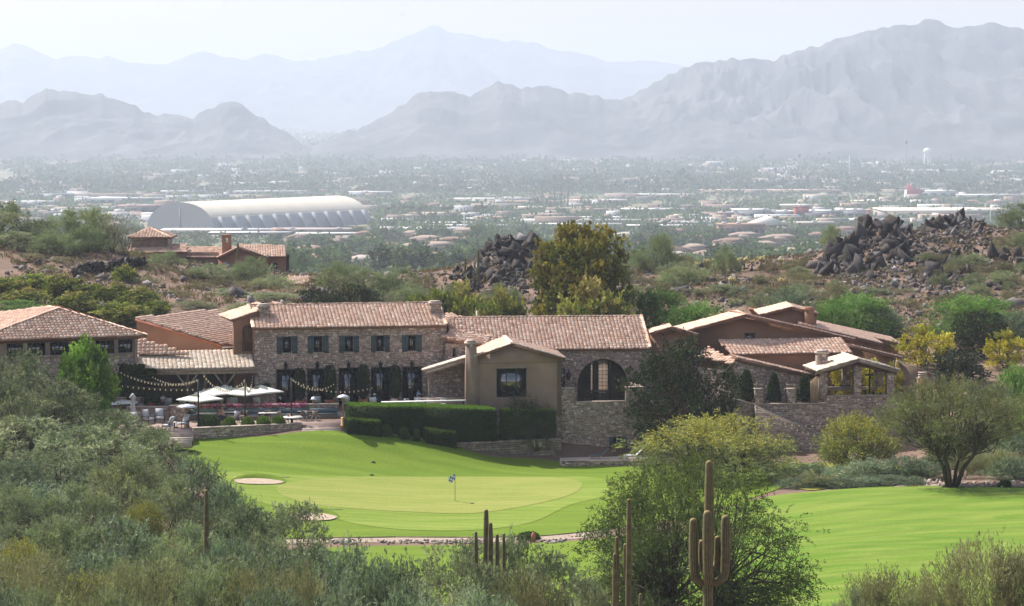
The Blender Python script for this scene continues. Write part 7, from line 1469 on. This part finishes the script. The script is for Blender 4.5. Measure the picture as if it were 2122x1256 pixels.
# very small far buildings
def specks(n, pyr, sz, hz, seed, name, label):
    r = np.random.default_rng(seed); px = r.uniform(-60, 2182, n); py = pyr[0] + (pyr[1] - pyr[0]) * r.random(n) ** .8; k = fbm(px / 120, py / 12, 3, seed + 1) > .42; px, py = px[k], py[k]; n = len(px); Y = VYp(py); X = (px - CX) / FPX * Y
    w = sz * r.lognormal(0, .6, n); d = sz * r.uniform(.6, 1.4, n); h = hz * r.uniform(.7, 1.5, n); c = np.array([(.60, .60, .60), (.46, .38, .31), (.33, .25, .20), (.66, .65, .64), (.20, .19, .20), (.38, .28, .23)])[r.integers(0, 6, n)]
    tv = np.array([(x, y, z) for z in (0, 1) for y in (-1, 1) for x in (-1, 1)], float); tf = [np.array([(4, 5, 7, 6), (0, 1, 5, 4), (2, 6, 7, 3), (0, 4, 6, 2), (1, 3, 7, 5)])]; A = np.zeros((n, 3, 3)); A[:, 0, 0] = w; A[:, 1, 1] = d; A[:, 2, 2] = h
    mb = MB(); mb.stamp(tv, tf, np.stack([X, Y, Vz(Y)], 1), A, c); solo(name, mb, M['far'], label, kind='stuff')
specks(520, (385, 470), 8, 5.5, 12, 'distant_buildings', 'small pale buildings scattered through the town'); specks(650, (283, 392), 11, 7, 14, 'far_buildings', 'tiny pale buildings near the mountain foot')
# a small aircraft over the far peaks
p = W(835, 31, 9000); t = thing('airplane', 'tiny distant airplane in the pale sky above the peak', 'airplane', p); mb = MB(); mb.tube([p + npa(-9, 0, 0), p + npa(-7, 0, .2), p + npa(8, 0, .6), p + npa(11, 0, .8)], [.3, 1.3, 1.3, .2], 8, (.3, .3, .3)); part('fuselage', mb, M['far'], t)
mb = MB(); mb.prism([p + npa(-2, -9, .2), p + npa(0, -9, .2), p + npa(3, 0, .2), p + npa(0, 9, .2), p + npa(-2, 9, .2), p + npa(-2, 0, .2)], (0, 0, .3), (.4, .4, .4)); part('wing', mb, M['far'], t); mb = MB(); mb.prism([p + npa(-9, 0, .3), p + npa(-6, 0, .3), p + npa(-9, 0, 3.4)], (0, .3, 0), (.4, .4, .4)); part('tail_fin', mb, M['far'], t)
# ------------------------------------------------------------------ terrace furniture and small things
def at(px, py, z): return G(px, py, z)
# parasols
def parasol(w=3.0, h=2.55, rise=.75):
    t = thing('parasol', 'p', 'parasol', (0, 0, 0)); mb = MB(); k = 8; c = [(math.cos(math.pi / 4 * i + .39) * w / 2, math.sin(math.pi / 4 * i + .39) * w / 2) for i in range(k)]
    k = 4; c = [(s * w / 2, q * w / 2) for s, q in ((-1, -1), (1, -1), (1, 1), (-1, 1))]
    for i in range(k):
        a, b = npa(*c[i], h), npa(*c[(i + 1) % k], h); ap = npa(0, 0, h + rise)
        m1, m2, mm = a * .5 + ap * .5 + npa(0, 0, -.04), b * .5 + ap * .5 + npa(0, 0, -.04), (a + b) / 2 + npa(0, 0, .03)
        mb.poly([a, mm, m1]); mb.poly([mm, b, m2]); mb.poly([mm, m2, m1]); mb.poly([m1, m2, ap * .85 + (m1 + m2) * .075]); mb.prism([a, b, b - npa(0, 0, .14), a - npa(0, 0, .14)], -unit((a + b) * npa(1, 1, 0)) * .01)
        mb.poly([m1, m2, ap])
    part('canopy', mb, M['canvas'], t, local=True)
    mb = MB(); mb.tube([(0, 0, 0), (0, 0, h + rise + .12)], .035, 8); part('pole', mb, M['bronze'], t, local=True)
    for i in range(k): mb = MB(); mb.bar((0, 0, h + .2), npa(*c[i], h - .01) * npa(.96, .96, 1), .025); part('rib', mb, M['timber'], t, local=True)
    mb = MB(); mb.tube([(0, 0, 0), (0, 0, .1)], .35, 12); part('base', mb, M['iron'], t, local=True); return t
pr = parasol()
for x, y, Y, rz, s, lab in ((414, 811, 245.2, .9, 1.0, 'white square parasol farthest left over the dining tables'), (450, 806, 248.3, .8, .98, 'white parasol second from the left, overlapped by its neighbour'), (466, 801, 249.6, .2, 1.0, 'white parasol in the middle, partly behind two others'), (508, 806, 248.0, .9, 1.0, 'white parasol just left of the rightmost one'), (541, 799, 249.5, .7, 1.02, 'rightmost open white parasol against the stone block')):
    top = W(x, y, Y); zb = zU if Y > 247 else ZL; s = (top[2] - zb) / 3.42; s = min(max(s, .8), 1.25); place(pr, USED, (top[0], Y, zb), rz, (1.02, 1.02, s), lab, 'open white parasols on the terrace')
for x, y, Y, lab in ((227, 832, 246.3, 'flat white shade at the far left behind the lime-green tree'), (259, 830, 246.8, 'flat white shade just left of the closed parasol')):
    top = W(x, y, Y); t = thing('shade_disc', lab, 'parasol', (top[0], Y, ZL), 'flat white shades left of the closed parasol'); mb = MB(); mb.lathe(top - npa(0, 0, .22), [(.04, .22), (.7, .18), (1.2, .04), (1.24, 0), (1.15, .01), (.04, .12)], 16); part('canopy', mb, M['canvas'], t); mb = MB(); mb.tube([(top[0], Y, ZL), top - npa(0, 0, .1)], .04, 8); part('pole', mb, M['bronze'], t)
b = at(275, 862, ZL); b[1] = 243.5; top = W(275, 815, 243.5); t = thing('closed_parasol', 'closed grey-white parasol tied upright beside the garden wall', 'parasol', (top[0], 243.5, ZL)); mb = MB(); h = top[2] - ZL; mb.lathe((top[0], 243.5, ZL), [(.16, h * .3), (.26, h * .36), (.2, h * .6), (.17, h * .82), (.34, h * .86), (.06, h)], 8); part('canopy', mb, M['cushion'], t)
mb = MB(); mb.tube([(top[0], 243.5, ZL), (top[0], 243.5, ZL + h * .35)], .04, 8); part('pole', mb, M['bronze'], t)
# patio heaters
def heater(px, ytop, Y, lab, wpx, zb):
    top = W(px, ytop, Y); t = thing('patio_heater', lab, 'heater', (top[0], Y, zb), 'bronze patio heaters'); r_ = wpx / FPX * Y / 2; b = npa(top[0], Y, zb); h = top[2] - zb
    mb = MB(); mb.lathe(b, [(.03, h), (r_ * .6, h - .10), (r_, h - .26), (r_ * .97, h - .29), (.1, h - .2)], 20); part('reflector', mb, M['metalw'], t)
    mb = MB(); mb.lathe(b, [(.14, h - .62), (.17, h - .58), (.16, h - .2), (.06, h - .18)], 12); part('burner', mb, M['bronze'], t)
    mb = MB(); mb.lathe(b, [(.05, .8), (.05, h - .6)], 8); part('post', mb, M['bronze'], t); mb = MB(); mb.lathe(b, [(.27, 0), (.27, .1), (.23, .12), (.23, .82), (.08, .88)], 12); part('gas_housing', mb, M['bronze'], t)
heater(711, 817, 240.8, 'tall bronze patio heater with white disc at the left end of the tall hedge', 27, ZL); heater(387, 837, 240.0, 'bronze patio heater with white disc beside the armchairs', 45, ZL)
heater(650, 822, 247.9, 'distant white-topped patio heater under the third french door', 14, zU)
# furniture builders (local coordinates, seat facing -Y)
def armchair():
    t = thing('armchair', 'c', 'armchair', (0, 0, 0)); mb = MB(); mb.box((-.32, -.35, .34), (.32, .33, .50)); part('seat_cushion', mb, M['cushion'], t, local=True)
    mb = MB(); mb.prism([(-.31, .26, .46), (.31, .26, .46), (.31, .50, 1.12), (-.31, .50, 1.12)], (0, -.14, .04)); part('back_cushion', mb, M['cushion'], t, local=True)
    for s in (-1, 1):
        mb = MB(); mb.bar((s * .37, -.36, .62), (s * .37, .42, .62), .06, .04); part('armrest', mb, M['iron'], t, local=True)
        for y in (-.33, .36): mb = MB(); mb.bar((s * .37, y, 0), (s * .37, y, .61), .04); part('leg', mb, M['iron'], t, local=True)
    return t
ac = armchair()
for x, y, rz, lab in ((348, 893, -1.9, 'grey-cushioned armchair nearest the lawn, seen from the side'), (379, 888, -.9, 'grey-cushioned armchair beside the bronze heater, turned three-quarters'), (331, 876, .2, 'grey-cushioned armchair farthest from the lawn, facing the viewer'), (277, 884, .1, 'grey-cushioned armchair half hidden by the grove, lower left'), (308, 878, 1.0, 'grey-cushioned armchair just left of the farthest one'), (298, 868, .4, 'grey armchair close to the garden wall')):
    place(ac, USED, at(x, y, ZL), rz, 1.12, lab, 'grey-cushioned armchairs at the left end of the terrace')
def lounge():
    t = thing('white_chair', 'c', 'chair', (0, 0, 0)); mb = MB(); mb.box((-.36, -.4, .3), (.36, .3, .42)); part('seat', mb, M['white'], t, local=True); mb = MB(); mb.prism([(-.36, .28, .4), (.36, .28, .4), (.36, .55, 1.15), (-.36, .55, 1.15)], (0, -.05, .02)); part('backrest', mb, M['white'], t, local=True)
    for s in (-1, 1):
        for y in (-.36, .28): mb = MB(); mb.bar((s * .34, y, 0), (s * .34, y, .3), .04); part('leg', mb, M['metalw'], t, local=True)
    return t
lc = lounge()
for i, (x, y) in enumerate(((347, 849), (381, 849), (395, 848), (464, 848), (476, 848), (488, 847), (535, 848), (578, 846), (633, 845), (657, 845), (718, 844))):
    place(lc, USED, at(x, y, zU + .001) * npa(1, 1, 1), R.uniform(2.8, 3.5), (1, 1, 1), 'white chair back showing above the seat wall, %s of eleven' % nth(i, 11).replace(' from the left', ''), 'white chairs on the upper terrace')
def wicker():
    t = thing('wicker_chair', 'c', 'chair', (0, 0, 0)); mb = MB(); mb.box((-.25, -.26, .40), (.25, .24, .46)); part('seat', mb, M['wicker'], t, local=True)
    mb = MB(); a = np.linspace(-1.1, 1.1, 7) + math.pi / 2; P_ = [(.3 * math.cos(q), .3 * math.sin(q) - .03) for q in a]
    for (x0, y0), (x1, y1) in zip(P_[:-1], P_[1:]): mb.prism([(x0, y0, .45), (x1, y1, .45), (x1 * 1.08, y1 * 1.12, .92), (x0 * 1.08, y0 * 1.12, .92)], (x0 * .08, y0 * .08, 0))
    part('backrest', mb, M['wicker'], t, local=True)
    for s in (-1, 1):
        for y in (-.23, .22): mb = MB(); mb.bar((s * .23, y, 0), (s * .23, y, .40), .035); part('leg', mb, M['metalw'], t, local=True)
    return t
wc = wicker()
WC = [(592, 880, -1.4), (606, 878, 2.6), (623, 872, -1.8), (640, 872, 1.7), (648, 868, 1.9), (660, 862, 2.0), (673, 863, 1.6), (655, 872, 2.4), (575, 874, -1), (556, 872, .5), (543, 862, 0), (520, 866, .4), (505, 872, -.8), (493, 868, 2.8), (470, 868, .2), (452, 870, -.6), (440, 868, .8), (618, 866, .2)]
for i, (x, y, rz) in enumerate(sorted(WC)): place(wc, USED, at(x, y, ZL), rz, 1.05, 'small wicker dining chair at the tables, %s of eighteen along the terrace' % nth(i, 18).replace(' from the left', ''), 'wicker dining chairs')
M['tabletop'] = mat('pale_table', (.62, .60, .57), .6, var=.06)
def table(name, lab, x, y, w, d, round_=False, z=None, rz=0, group='dining tables on the lower terrace', h=.76):
    z = ZL if z is None else z; b = at(x, y, z); t = thing(name, lab, 'table', b, group); mb = MB()
    if round_: mb.lathe(b, [(w / 2, h - .05), (w / 2, h), (.01, h + .002)], 24)
    else: mb.box(b + npa(-w / 2, -d / 2, h - .05), b + npa(w / 2, d / 2, h))
    part('tabletop', mb, M['tabletop'], t)
    if round_: mb = MB(); mb.lathe(b, [(.3, 0), (.28, .04), (.05, .08), (.05, h - .06)], 10); part('pedestal', mb, M['iron'], t)
    else:
        for sx in (-1, 1):
            for sy in (-1, 1): mb = MB(); mb.bar(b + npa(sx * (w / 2 - .08), sy * (d / 2 - .08), 0), b + npa(sx * (w / 2 - .08), sy * (d / 2 - .08), h - .051), .05); part('leg', mb, M['iron'], t)
    return t
table('dining_table', 'long pale table at the left, in front of the largest planter shrub', 428, 873, 1.9, .8); table('dining_table', 'pale table under the middle pole with seated guests', 480, 870, 1.7, .8); table('dining_table', 'long pale table in front of the seat wall', 515, 868, 1.6, .8); table('dining_table', 'pale table behind the right planter shrubs', 558, 872, 2.0, .8)
table('round_table', 'round pale table just left of the right pole', 606, 881, 1.9, 0, True); table('dining_table', 'long pale table at the right end of the terrace', 638, 868, 1.9, .9); table('dining_table', 'small pale table set closest to the seat wall at right', 655, 862, 1.1, .8); table('side_table', 'low side table between the armchairs', 362, 886, .6, .6, True, group='', h=.5)
t = table('balcony_table', 'small white table on the balcony under the arched window', 1240, 829, 1.5, .9, z=zd, group=''); place(wc, USED, at(1266, 830, zd), 1.6, 1.15, 'pale chair right of the balcony table'); place(wc, USED, at(1215, 830, zd), -1.5, 1.1, 'dark-looking chair left of the balcony table')
# bar counter with stools
ca, cb = W(791, 833, 246.0), W(973, 830, 247.6); zc_ = (ca[2] + cb[2]) / 2; ca[2] = cb[2] = zc_
t = thing('bar_counter', 'long thin white counter running above the tall hedge', 'counter', (ca + cb) / 2 - npa(0, 0, 1)); mb = MB(); mb.bar(ca, cb, .55, .08); part('counter_top', mb, M['white'], t)
for k in (.05, .5, .93): mb = MB(); p = ca + (cb - ca) * k; mb.bar(p - npa(0, 0, .05), p - npa(0, 0, 1.5), .2); part('support', mb, M['wood'], t)
fb_ = Face(W(872, 838, 250.2), W(990, 838, 250.4)); t = thing('barbecue_counter', 'dark stone serving counter under the lean-to porch', 'counter', fb_.P(fb_.L / 2, zU, -.5)); mb = MB(); fb_.box(mb, 0, fb_.L, zU, fb_.uz(900, 827)[1], -.6, 0); part('base', mb, M['mortar'], t); mb = MB(); fb_.box(mb, -.05, fb_.L, fb_.uz(900, 827)[1] + .002, fb_.uz(900, 825.5)[1] + .03, -.65, .05); part('top', mb, M['cap'], t)
for i, x in enumerate((816, 841, 866, 889, 917)):
    p = ca + (cb - ca) * ((x - 791) / 182) + npa(0, .9, 0); z0_ = zc_ - 1.1; t = thing('bar_stool', 'metal-framed bar stool with pale back behind the counter, %s of five' % nth(i, 5).replace(' from the left', ''), 'stool', (p[0], p[1], z0_), 'bar stools behind the white counter')
    q = npa(p[0], p[1], z0_); mb = MB(); mb.box(q + npa(-.22, -.2, .70), q + npa(.22, .2, .75)); part('seat', mb, M['white'], t)
    mb = MB(); mb.bar(q + npa(-.24, .2, 1.24), q + npa(.24, .2, 1.24), .04); mb.bar(q + npa(-.24, .2, 1.12), q + npa(.24, .2, 1.12), .03); [mb.bar(q + npa(s * .24, .2, .7), q + npa(s * .24, .2, 1.26), .03) for s in (-1, 1)]; part('backrest', mb, M['metalw'], t)
    for sx in (-1, 1):
        for sy in (-1, 1): mb = MB(); mb.bar(q + npa(sx * .21, sy * .19, 0), q + npa(sx * .21, sy * .19, .70), .035); part('leg', mb, M['metalw'], t)
slab('bar_terrace', [npa(ca[0] - .6, 245.6, 0), npa(cb[0] + .3, 246.5, 0), npa(cb[0] + .3, 250, 0), npa(ca[0] - .6, 250, 0)], 3, zc_ - 1.1, M['cap'])
# poles and strings of lights
PL = []
for i, (x, yb, yt) in enumerate(((411, 888, 786), (508, 884, 786), (604, 880, 783))):
    b = at(x, yb, ZL); top = W(x, yt, b[1]); PL.append(top); t = thing('light_pole', 'slim black pole holding the string lights, %s one' % ('left', 'middle', 'right')[i], 'pole', b, 'slim black poles for the string lights'); mb = MB(); mb.tube([b, top], .08, 8); part('pole', mb, M['iron'], t); mb = MB(); mb.lathe(b, [(.16, 0), (.16, .04), (.05, .06)], 10); part('base_plate', mb, M['iron'], t)
M['wire'] = mat('light_cable', (.05, .045, .04), .7)
def string(lab, p, q, sag, n, group='strings of bulbs over the terrace'):
    p = np.asarray(p, float); q = np.asarray(q, float); s = np.linspace(0, 1, 28); P_ = p + (q - p) * s[:, None] - npa(0, 0, 1) * (4 * sag * s * (1 - s))[:, None]; t = thing('string_lights', lab, 'string lights', p, group)
    mb = MB(); mb.tube(P_, .014, 4); part('cable', mb, M['wire'], t)
    b = mb2 = MB(); mb2.lathe((0, 0, 0), [(.02, 0), (.03, -.04), (.055, -.10), (.058, -.14), (.035, -.18), (.01, -.19)], 8); me = mb2.mesh('bulb', M['bulb'], smooth=True)
    for k in range(n):
        u = (k + .5) / n; c = p + (q - p) * u - npa(0, 0, 4 * sag * u * (1 - u)) - ROOTLOC[t.name]; o = link(bpy.data.objects.new('bulb', me)); o.parent = t; o.location = tuple(c)
vl = W(227, 757, 247.5); vb = W(314, 778, 247.8)
string('sagging bulb string from the veranda corner to the left pole, upper one', vl, PL[0], 1.0, 26); string('bulb string from the ivy to the left pole, lower one', vb, PL[0], .6, 18); string('bulb string sagging low between veranda beam and middle pole', W(421, 775, 248), PL[1], 1.25, 20); string('short looped bulb string between middle pole and stone block corner', PL[1], W(524, 774, 251), 1.35, 18)
string('nearly level bulb string running from the grove to the middle pole', W(215, 792, 246), PL[1] - npa(0, 0, .45), .55, 26); string('bulb string from the right pole towards the second clipped evergreen', PL[2], W(694, 793, 251.5), .8, 16); string('long low bulb string from the right pole to the fourth french door', PL[2] - npa(0, 0, .1), W(775, 801, 252.5), .75, 18)
string('bulb string crossing the dark recess beside the balcony tower', W(1339, 877, 250), W(1400, 893, 249), .1, 16); string('bulb string over the garden terrace wall, upper one', W(1563, 790, 252), W(1680, 795, 252), .5, 12); string('bulb string hanging across the shaded terrace wall', W(1850, 840, 247), W(1620, 875, 247.5), .9, 16); string('lower bulb string across the shaded terrace wall', W(1600, 870, 248), W(1740, 912, 246.5), .2, 12)
# people: one skinned body each
def skin(name, parent, V, E, Rr, mt, root=0, lv=1):
    me = bpy.data.meshes.new(name); me.from_pydata([tuple(v) for v in V], E, []); o = link(bpy.data.objects.new(name, me)); m = o.modifiers.new('s', 'SKIN'); m.use_smooth_shade = True; s = o.modifiers.new('u', 'SUBSURF'); s.levels = s.render_levels = lv
    for i, v in enumerate(me.skin_vertices[0].data): v.radius = (Rr[i], Rr[i]) if not hasattr(Rr[i], '__len__') else Rr[i]; v.use_root = i == root
    dg = bpy.context.evaluated_depsgraph_get(); ev = o.evaluated_get(dg); nm = bpy.data.meshes.new_from_object(ev); nm.materials.clear(); nm.materials.append(mt); nm.name = name; bpy.data.objects.remove(o); n = link(bpy.data.objects.new(name, nm)); n.parent = parent; return n
CM = {}
def cmat(c):
    k = tuple(c)
    if k not in CM: CM[k] = mat('clothing', c, .9, var=.1, vscale=8)
    return CM[k]
def person(lab, loc, rz, shirt, hair=(.04, .03, .025), sit=True, lean=.12, arm=.35, hat=None, pants=(.05, .06, .09)):
    t = thing('person', lab, 'person', loc, None, rz); h0 = .48 if sit else .92
    hip = npa(0, 0, h0 + .04); ch = hip + npa(0, -lean * .5, .30); nk = hip + npa(0, -lean, .53); hd = nk + npa(0, -.03, .12); tp = hd + npa(0, -.01, .13)
    V = [hip, ch, nk, hd, tp]; E = [(0, 1), (1, 2), (2, 3), (3, 4)]; Rr = [(.15, .12), (.16, .115), (.06, .06), (.085, .095), (.07, .08)]
    for s in (-1, 1):
        sh = nk + npa(s * .19, .01, -.07); el = sh + npa(s * .06, -.10 - arm * .2, -.25); wr = el + npa(-s * .08, -.22 - arm * .1, .03 if sit else .06); hn = wr + npa(-s * .02, -.08, 0); n = len(V); V += [sh, el, wr, hn]; E += [(2, n), (n, n + 1), (n + 1, n + 2), (n + 2, n + 3)]; Rr += [.062, .045, .032, .038]
        hp = hip + npa(s * .1, 0, -.06); kn = hip + (npa(s * .12, -.42, .0) if sit else npa(s * .11, -.03, -.45)); an = npa(kn[0], kn[1] + (.03 if sit else .06), .08); ft = an + npa(0, -.16, -.05); n = len(V); V += [hp, kn, an, ft]; E += [(0, n), (n, n + 1), (n + 1, n + 2), (n + 2, n + 3)]; Rr += [.09, .062, .042, .04]
    skin('body', t, V, E, Rr, M['skin'])
    V2 = [hip + npa(0, 0, .02), ch, nk - npa(0, 0, .05)]; E2 = [(0, 1), (1, 2)]; R2 = [(.165, .135), (.175, .13), (.09, .08)]
    for k in (5, 13): n = len(V2); V2 += [V[k], V[k] * .35 + V[k + 1] * .65]; E2 += [(2, n), (n, n + 1)]; R2 += [.075, .06]
    skin('shirt', t, V2, E2, R2, cmat(shirt))
    V3 = [hip]; E3 = []; R3 = [(.165, .135)]
    for k in (9, 17): n = len(V3); V3 += [V[k], V[k + 1], V[k + 2]]; E3 += [(0, n), (n, n + 1), (n + 1, n + 2)]; R3 += [.10, .073, .055]
    skin('trousers', t, V3, E3, R3, cmat(pants))
    mb = MB(); mb.lathe(tp + npa(0, .015, -.12), [(.095, -.02), (.115, .05), (.10, .12), (.05, .165), (.01, .175)], 10); part('hair', mb, cmat(hair), t, smooth=True, local=True)
    if hat: mb = MB(); mb.lathe(tp + npa(0, 0, 0), [(.20, -.02), (.19, .0), (.12, .01), (.11, .09), (.01, .11)], 12); part('hat', mb, cmat(hat), t, local=True)
    return t
for x, y, rz, sh, hr, lab in ((452, 873, 1.2, (.25, .15, .12), (.05, .03, .02), 'seated guest in a brown top at the left dining table'), (464, 874, -1.0, (.45, .30, .25), (.30, .18, .08), 'fair-haired seated guest in a dusty pink top'), (478, 868, 2.9, (.03, .03, .04), (.03, .02, .02), 'dark-haired seated guest dressed in black'), (488, 876, 2.6, (.55, .60, .70), (.06, .04, .03), 'seated guest in a pale blue shirt with back to the lawn'), (537, 868, .4, (.12, .30, .48), (.40, .27, .15), 'seated guest in a bright blue top near the middle pole'), (553, 867, -.5, (.75, .74, .72), (.5, .48, .45), 'white-haired seated guest in white'), (566, 867, 2.2, (.03, .03, .035), (.02, .02, .02), 'seated guest in black right of the white-haired one')):
    person(lab, at(x, y, ZL), rz, sh, hr)
person('seated person in a bright blue shirt and white hat before the fourth french door', at(775, 846, zU), 2.9, (.08, .30, .62), hat=(.75, .78, .82)); person('person with a pale blue hat sitting beside the bar stools', at(868, 846, zU), 3.0, (.15, .30, .5), hat=(.25, .5, .75))
person('waiter in a light blue shirt standing in the rightmost french doorway', fM.px(863, 838, .5) * npa(1, 1, 0) + npa(0, 0, zU), 1.3, (.38, .50, .72), sit=False, pants=(.02, .02, .025)); person('standing waiter in white shirt inside the dark veranda', W(336, 840, 250) * npa(1, 1, 0) + npa(0, 0, zU), .6, (.65, .66, .70), sit=False, pants=(.02, .02, .025))
# white chairs used by the two seated people
for x, lab in ((775, 'white chair holding the person in the bright blue shirt'), (868, 'white chair holding the person with the pale blue hat')): place(lc, USED, at(x, 846, zU), 2.9, .95, lab)
# potted flowers
for x, y, c, lab, z in ((314, 850, (.62, .10, .30), 'pot of pink flowers on the garden wall by the closed parasol', 5.05), (363, 849, (.10, .17, .04), 'bowl of green succulents on the fireplace block', 5.2), (551, 808, (.06, .10, .03), 'terracotta pot with trailing plant hanging on the stone block corner', None)):
    b = W(x, y, 246 if z else 251.8); t = thing('flower_pot', lab, 'plant', b); mb = MB(); mb.lathe(b, [(.14, 0), (.26, .22), (.28, .3), (.2, .3)], 12); part('pot', mb, M['terracotta'] if z is None else M['iron'], t); mb = MB(); k = 160; v = unit(R and NR.normal(0, 1, (k, 3))); v[:, 2] = abs(v[:, 2]); leaves(mb, b + npa(0, 0, .3) + v * npa(.32, .32, .25), v, .12, .1, np.where(NR.random((k, 1)) < .6, npa(*c), npa(.06, .1, .03)) * NR.uniform(.8, 1.2, (k, 1)), np.random.default_rng(2)); part('foliage', mb, M['leaf'], t)
# golf: flag, hole, rakes, ball marks
fb = hit(943, 1041); top = W(941, 981, fb[1]); t = thing('golf_flag', 'thin golf flagstick with a small blue and white flag on the green', 'flag', fb); mb = MB(); mb.tube([fb, npa(fb[0], fb[1], top[2])], .022, 6, (1, 1, 1)); part('flagstick', mb, mat('stick', (.14, .10, .07), .5), t)
M['flagm'] = mat('flag_cloth', (1, 1, 1), .8, attr=True); mb = MB(); T0 = npa(fb[0], fb[1], top[2]); nx, nz = 8, 6
q = lambda u, v: T0 + npa(-.62 * u * (1 - .35 * v), .06 * math.sin(u * 7), -.02 - .48 * v - .38 * u)
for i in range(nx):
    for j in range(nz): chk = ((i // 2 + j // 2) % 2 == 0); mb.poly([q(i / nx, j / nz), q((i + 1) / nx, j / nz), q((i + 1) / nx, (j + 1) / nz), q(i / nx, (j + 1) / nz)], (.08, .16, .45) if chk else (.75, .80, .86))
part('flag', mb, M['flagm'], t)
mb = MB(); h_ = hit(948, 1043); mb.lathe(h_ + npa(0, 0, .102), [(.11, 0), (.01, .004)], 12); solo('golf_hole', mb, M['dark2'], 'dark hole cup at the foot of the flagstick', 'hole', loc=h_)
for x, y, lab in ((573, 995, 'bunker rake lying on the grass at the upper bunker'), (681, 1061, 'bunker rake lying on the grass at the lower bunker')):
    a = hit(x - 4, y); b = a + npa(1.3, .1, 0); a[2] += .16; b[2] += .14; t = thing('bunker_rake', lab, 'rake', a, 'bunker rakes'); mb = MB(); mb.bar(a, b, .035); part('handle', mb, M['bluegrey'], t); mb = MB(); mb.bar(a + npa(-.1, -.25, .02), a + npa(-.02, .28, .02), .09, .08); part('rake_head', mb, M['iron'], t)
for x, y, lab in ((773, 962, 'small dark sprinkler cover on the slope above the green'), (978, 1047, 'small dark drain grate on the green right of the flag'), (770, 987, 'tiny dark sprinkler cover at the back of the green')):
    h_ = hit(x, y); mb = MB(); mb.lathe(h_ + npa(0, 0, .11), [(.2, 0), (.2, .015), (.01, .02)], 14); solo('sprinkler_cover', mb, M['iron'], lab, 'cover', 'sprinkler covers on the turf', loc=h_)
mb = MB(); h_ = W(1105, 1122, 200); h_[2] = float(Hz(h_[0], 199.2)); h_[1] = 199.2; mb.lathe(h_, [(.16, 0), (.17, .5), (.1, .72), (.02, .75)], 7); solo('marker_post', mb, M['terracotta'], 'short reddish marker post in front of the dark boxwood', 'post', loc=h_)
# stones of the gravel bed and edge of the desert path
CB = []
for k in range(4): v, f = rock_mesh(40 + k, sharp=.25); mb = MB(); mb.add(v, f, [(.36, .32, .29), (.28, .25, .23), (.42, .35, .29), (.22, .20, .19)][k]); CB.append(mb.mesh('cobble', M['rock']))
t = thing('gravel_bed_stones', 'loose grey and tan cobbles lying along the gravel bed below the green', 'stones', hit(900, 1126))
for k in range(220):
    x = R.choice((R.uniform(780, 930), R.uniform(690, 740), R.uniform(930, 1010), R.uniform(1120, 1170))); h_ = hit(x, R.uniform(1121, 1129)); o = put_rock(t, h_ + npa(0, 0, .06), R.uniform(.08, .2), name='cobble'); o.data = CB[k % 4]
mb = MB(); r = np.random.default_rng(8); n = 900; px = r.uniform(1800, 2180, n); P_ = [hit(a, 1003 + (a > 1950) * 3 + b) for a, b in zip(px[:500], r.uniform(-3, 7, 500))]; v, f = ROCKS[2]; s = r.uniform(.06, .25, len(P_)); mb.stamp(v, [f], np.array(P_) + npa(0, 0, .12), np.linalg.qr(r.normal(0, 1, (len(P_), 3, 3)))[0] * s[:, None, None], np.array([(.30, .24, .20), (.40, .34, .30), (.22, .17, .15)])[r.integers(0, 3, len(P_))]); solo('path_rocks', mb, M['rock'], 'small pale rocks edging the desert path', kind='stuff')
# low kerb of the patio, sun loungers and chairs on the tower patio
for x, y, lab in ((1312, 951, 'white tilted lounger on the patio right of the balcony tower'), (1240, 950, 'blue-grey lounger in the shade below the balcony tower')):
    b = W(x, y, 245.2); b[2] = .18; t = thing('sun_lounger', lab, 'lounger', b); c = M['white'] if x > 1300 else M['bluegrey']; mb = MB(); mb.box(b + npa(-.9, -.3, .28), b + npa(.3, .3, .36)); part('seat', mb, c, t); mb = MB(); mb.prism([b + npa(.3, -.3, .3), b + npa(.95, -.3, .95), b + npa(.9, -.3, 1.0), b + npa(.25, -.3, .36)], (0, .6, 0)); part('backrest', mb, c, t)
    for sx in (-.8, .25):
        for sy in (-.26, .26): mb = MB(); mb.bar(b + npa(sx, sy, 0), b + npa(sx, sy, .28), .05); part('leg', mb, M['metalw'], t)
t = thing('patio_kerb', 'low dark stone kerb wall between the lawn and the tower patio', 'wall', W(1300, 960, 243.2)); fk_ = Face(W(1164, 960, 243.3), W(1400, 960, 243.5)); mb = MB(); fk_.box(mb, 0, fk_.L, -.5, .2, -.4, 0); part('wall', mb, M['mortar'], t); part('stone_facing', stones_mb(fk_, 0, fk_.L, -.5, .2), M['stone'], t, kind='stuff'); mb = MB(); fk_.box(mb, -.05, fk_.L, .202, .26, -.45, .08); part('coping', mb, M['cap'], t)
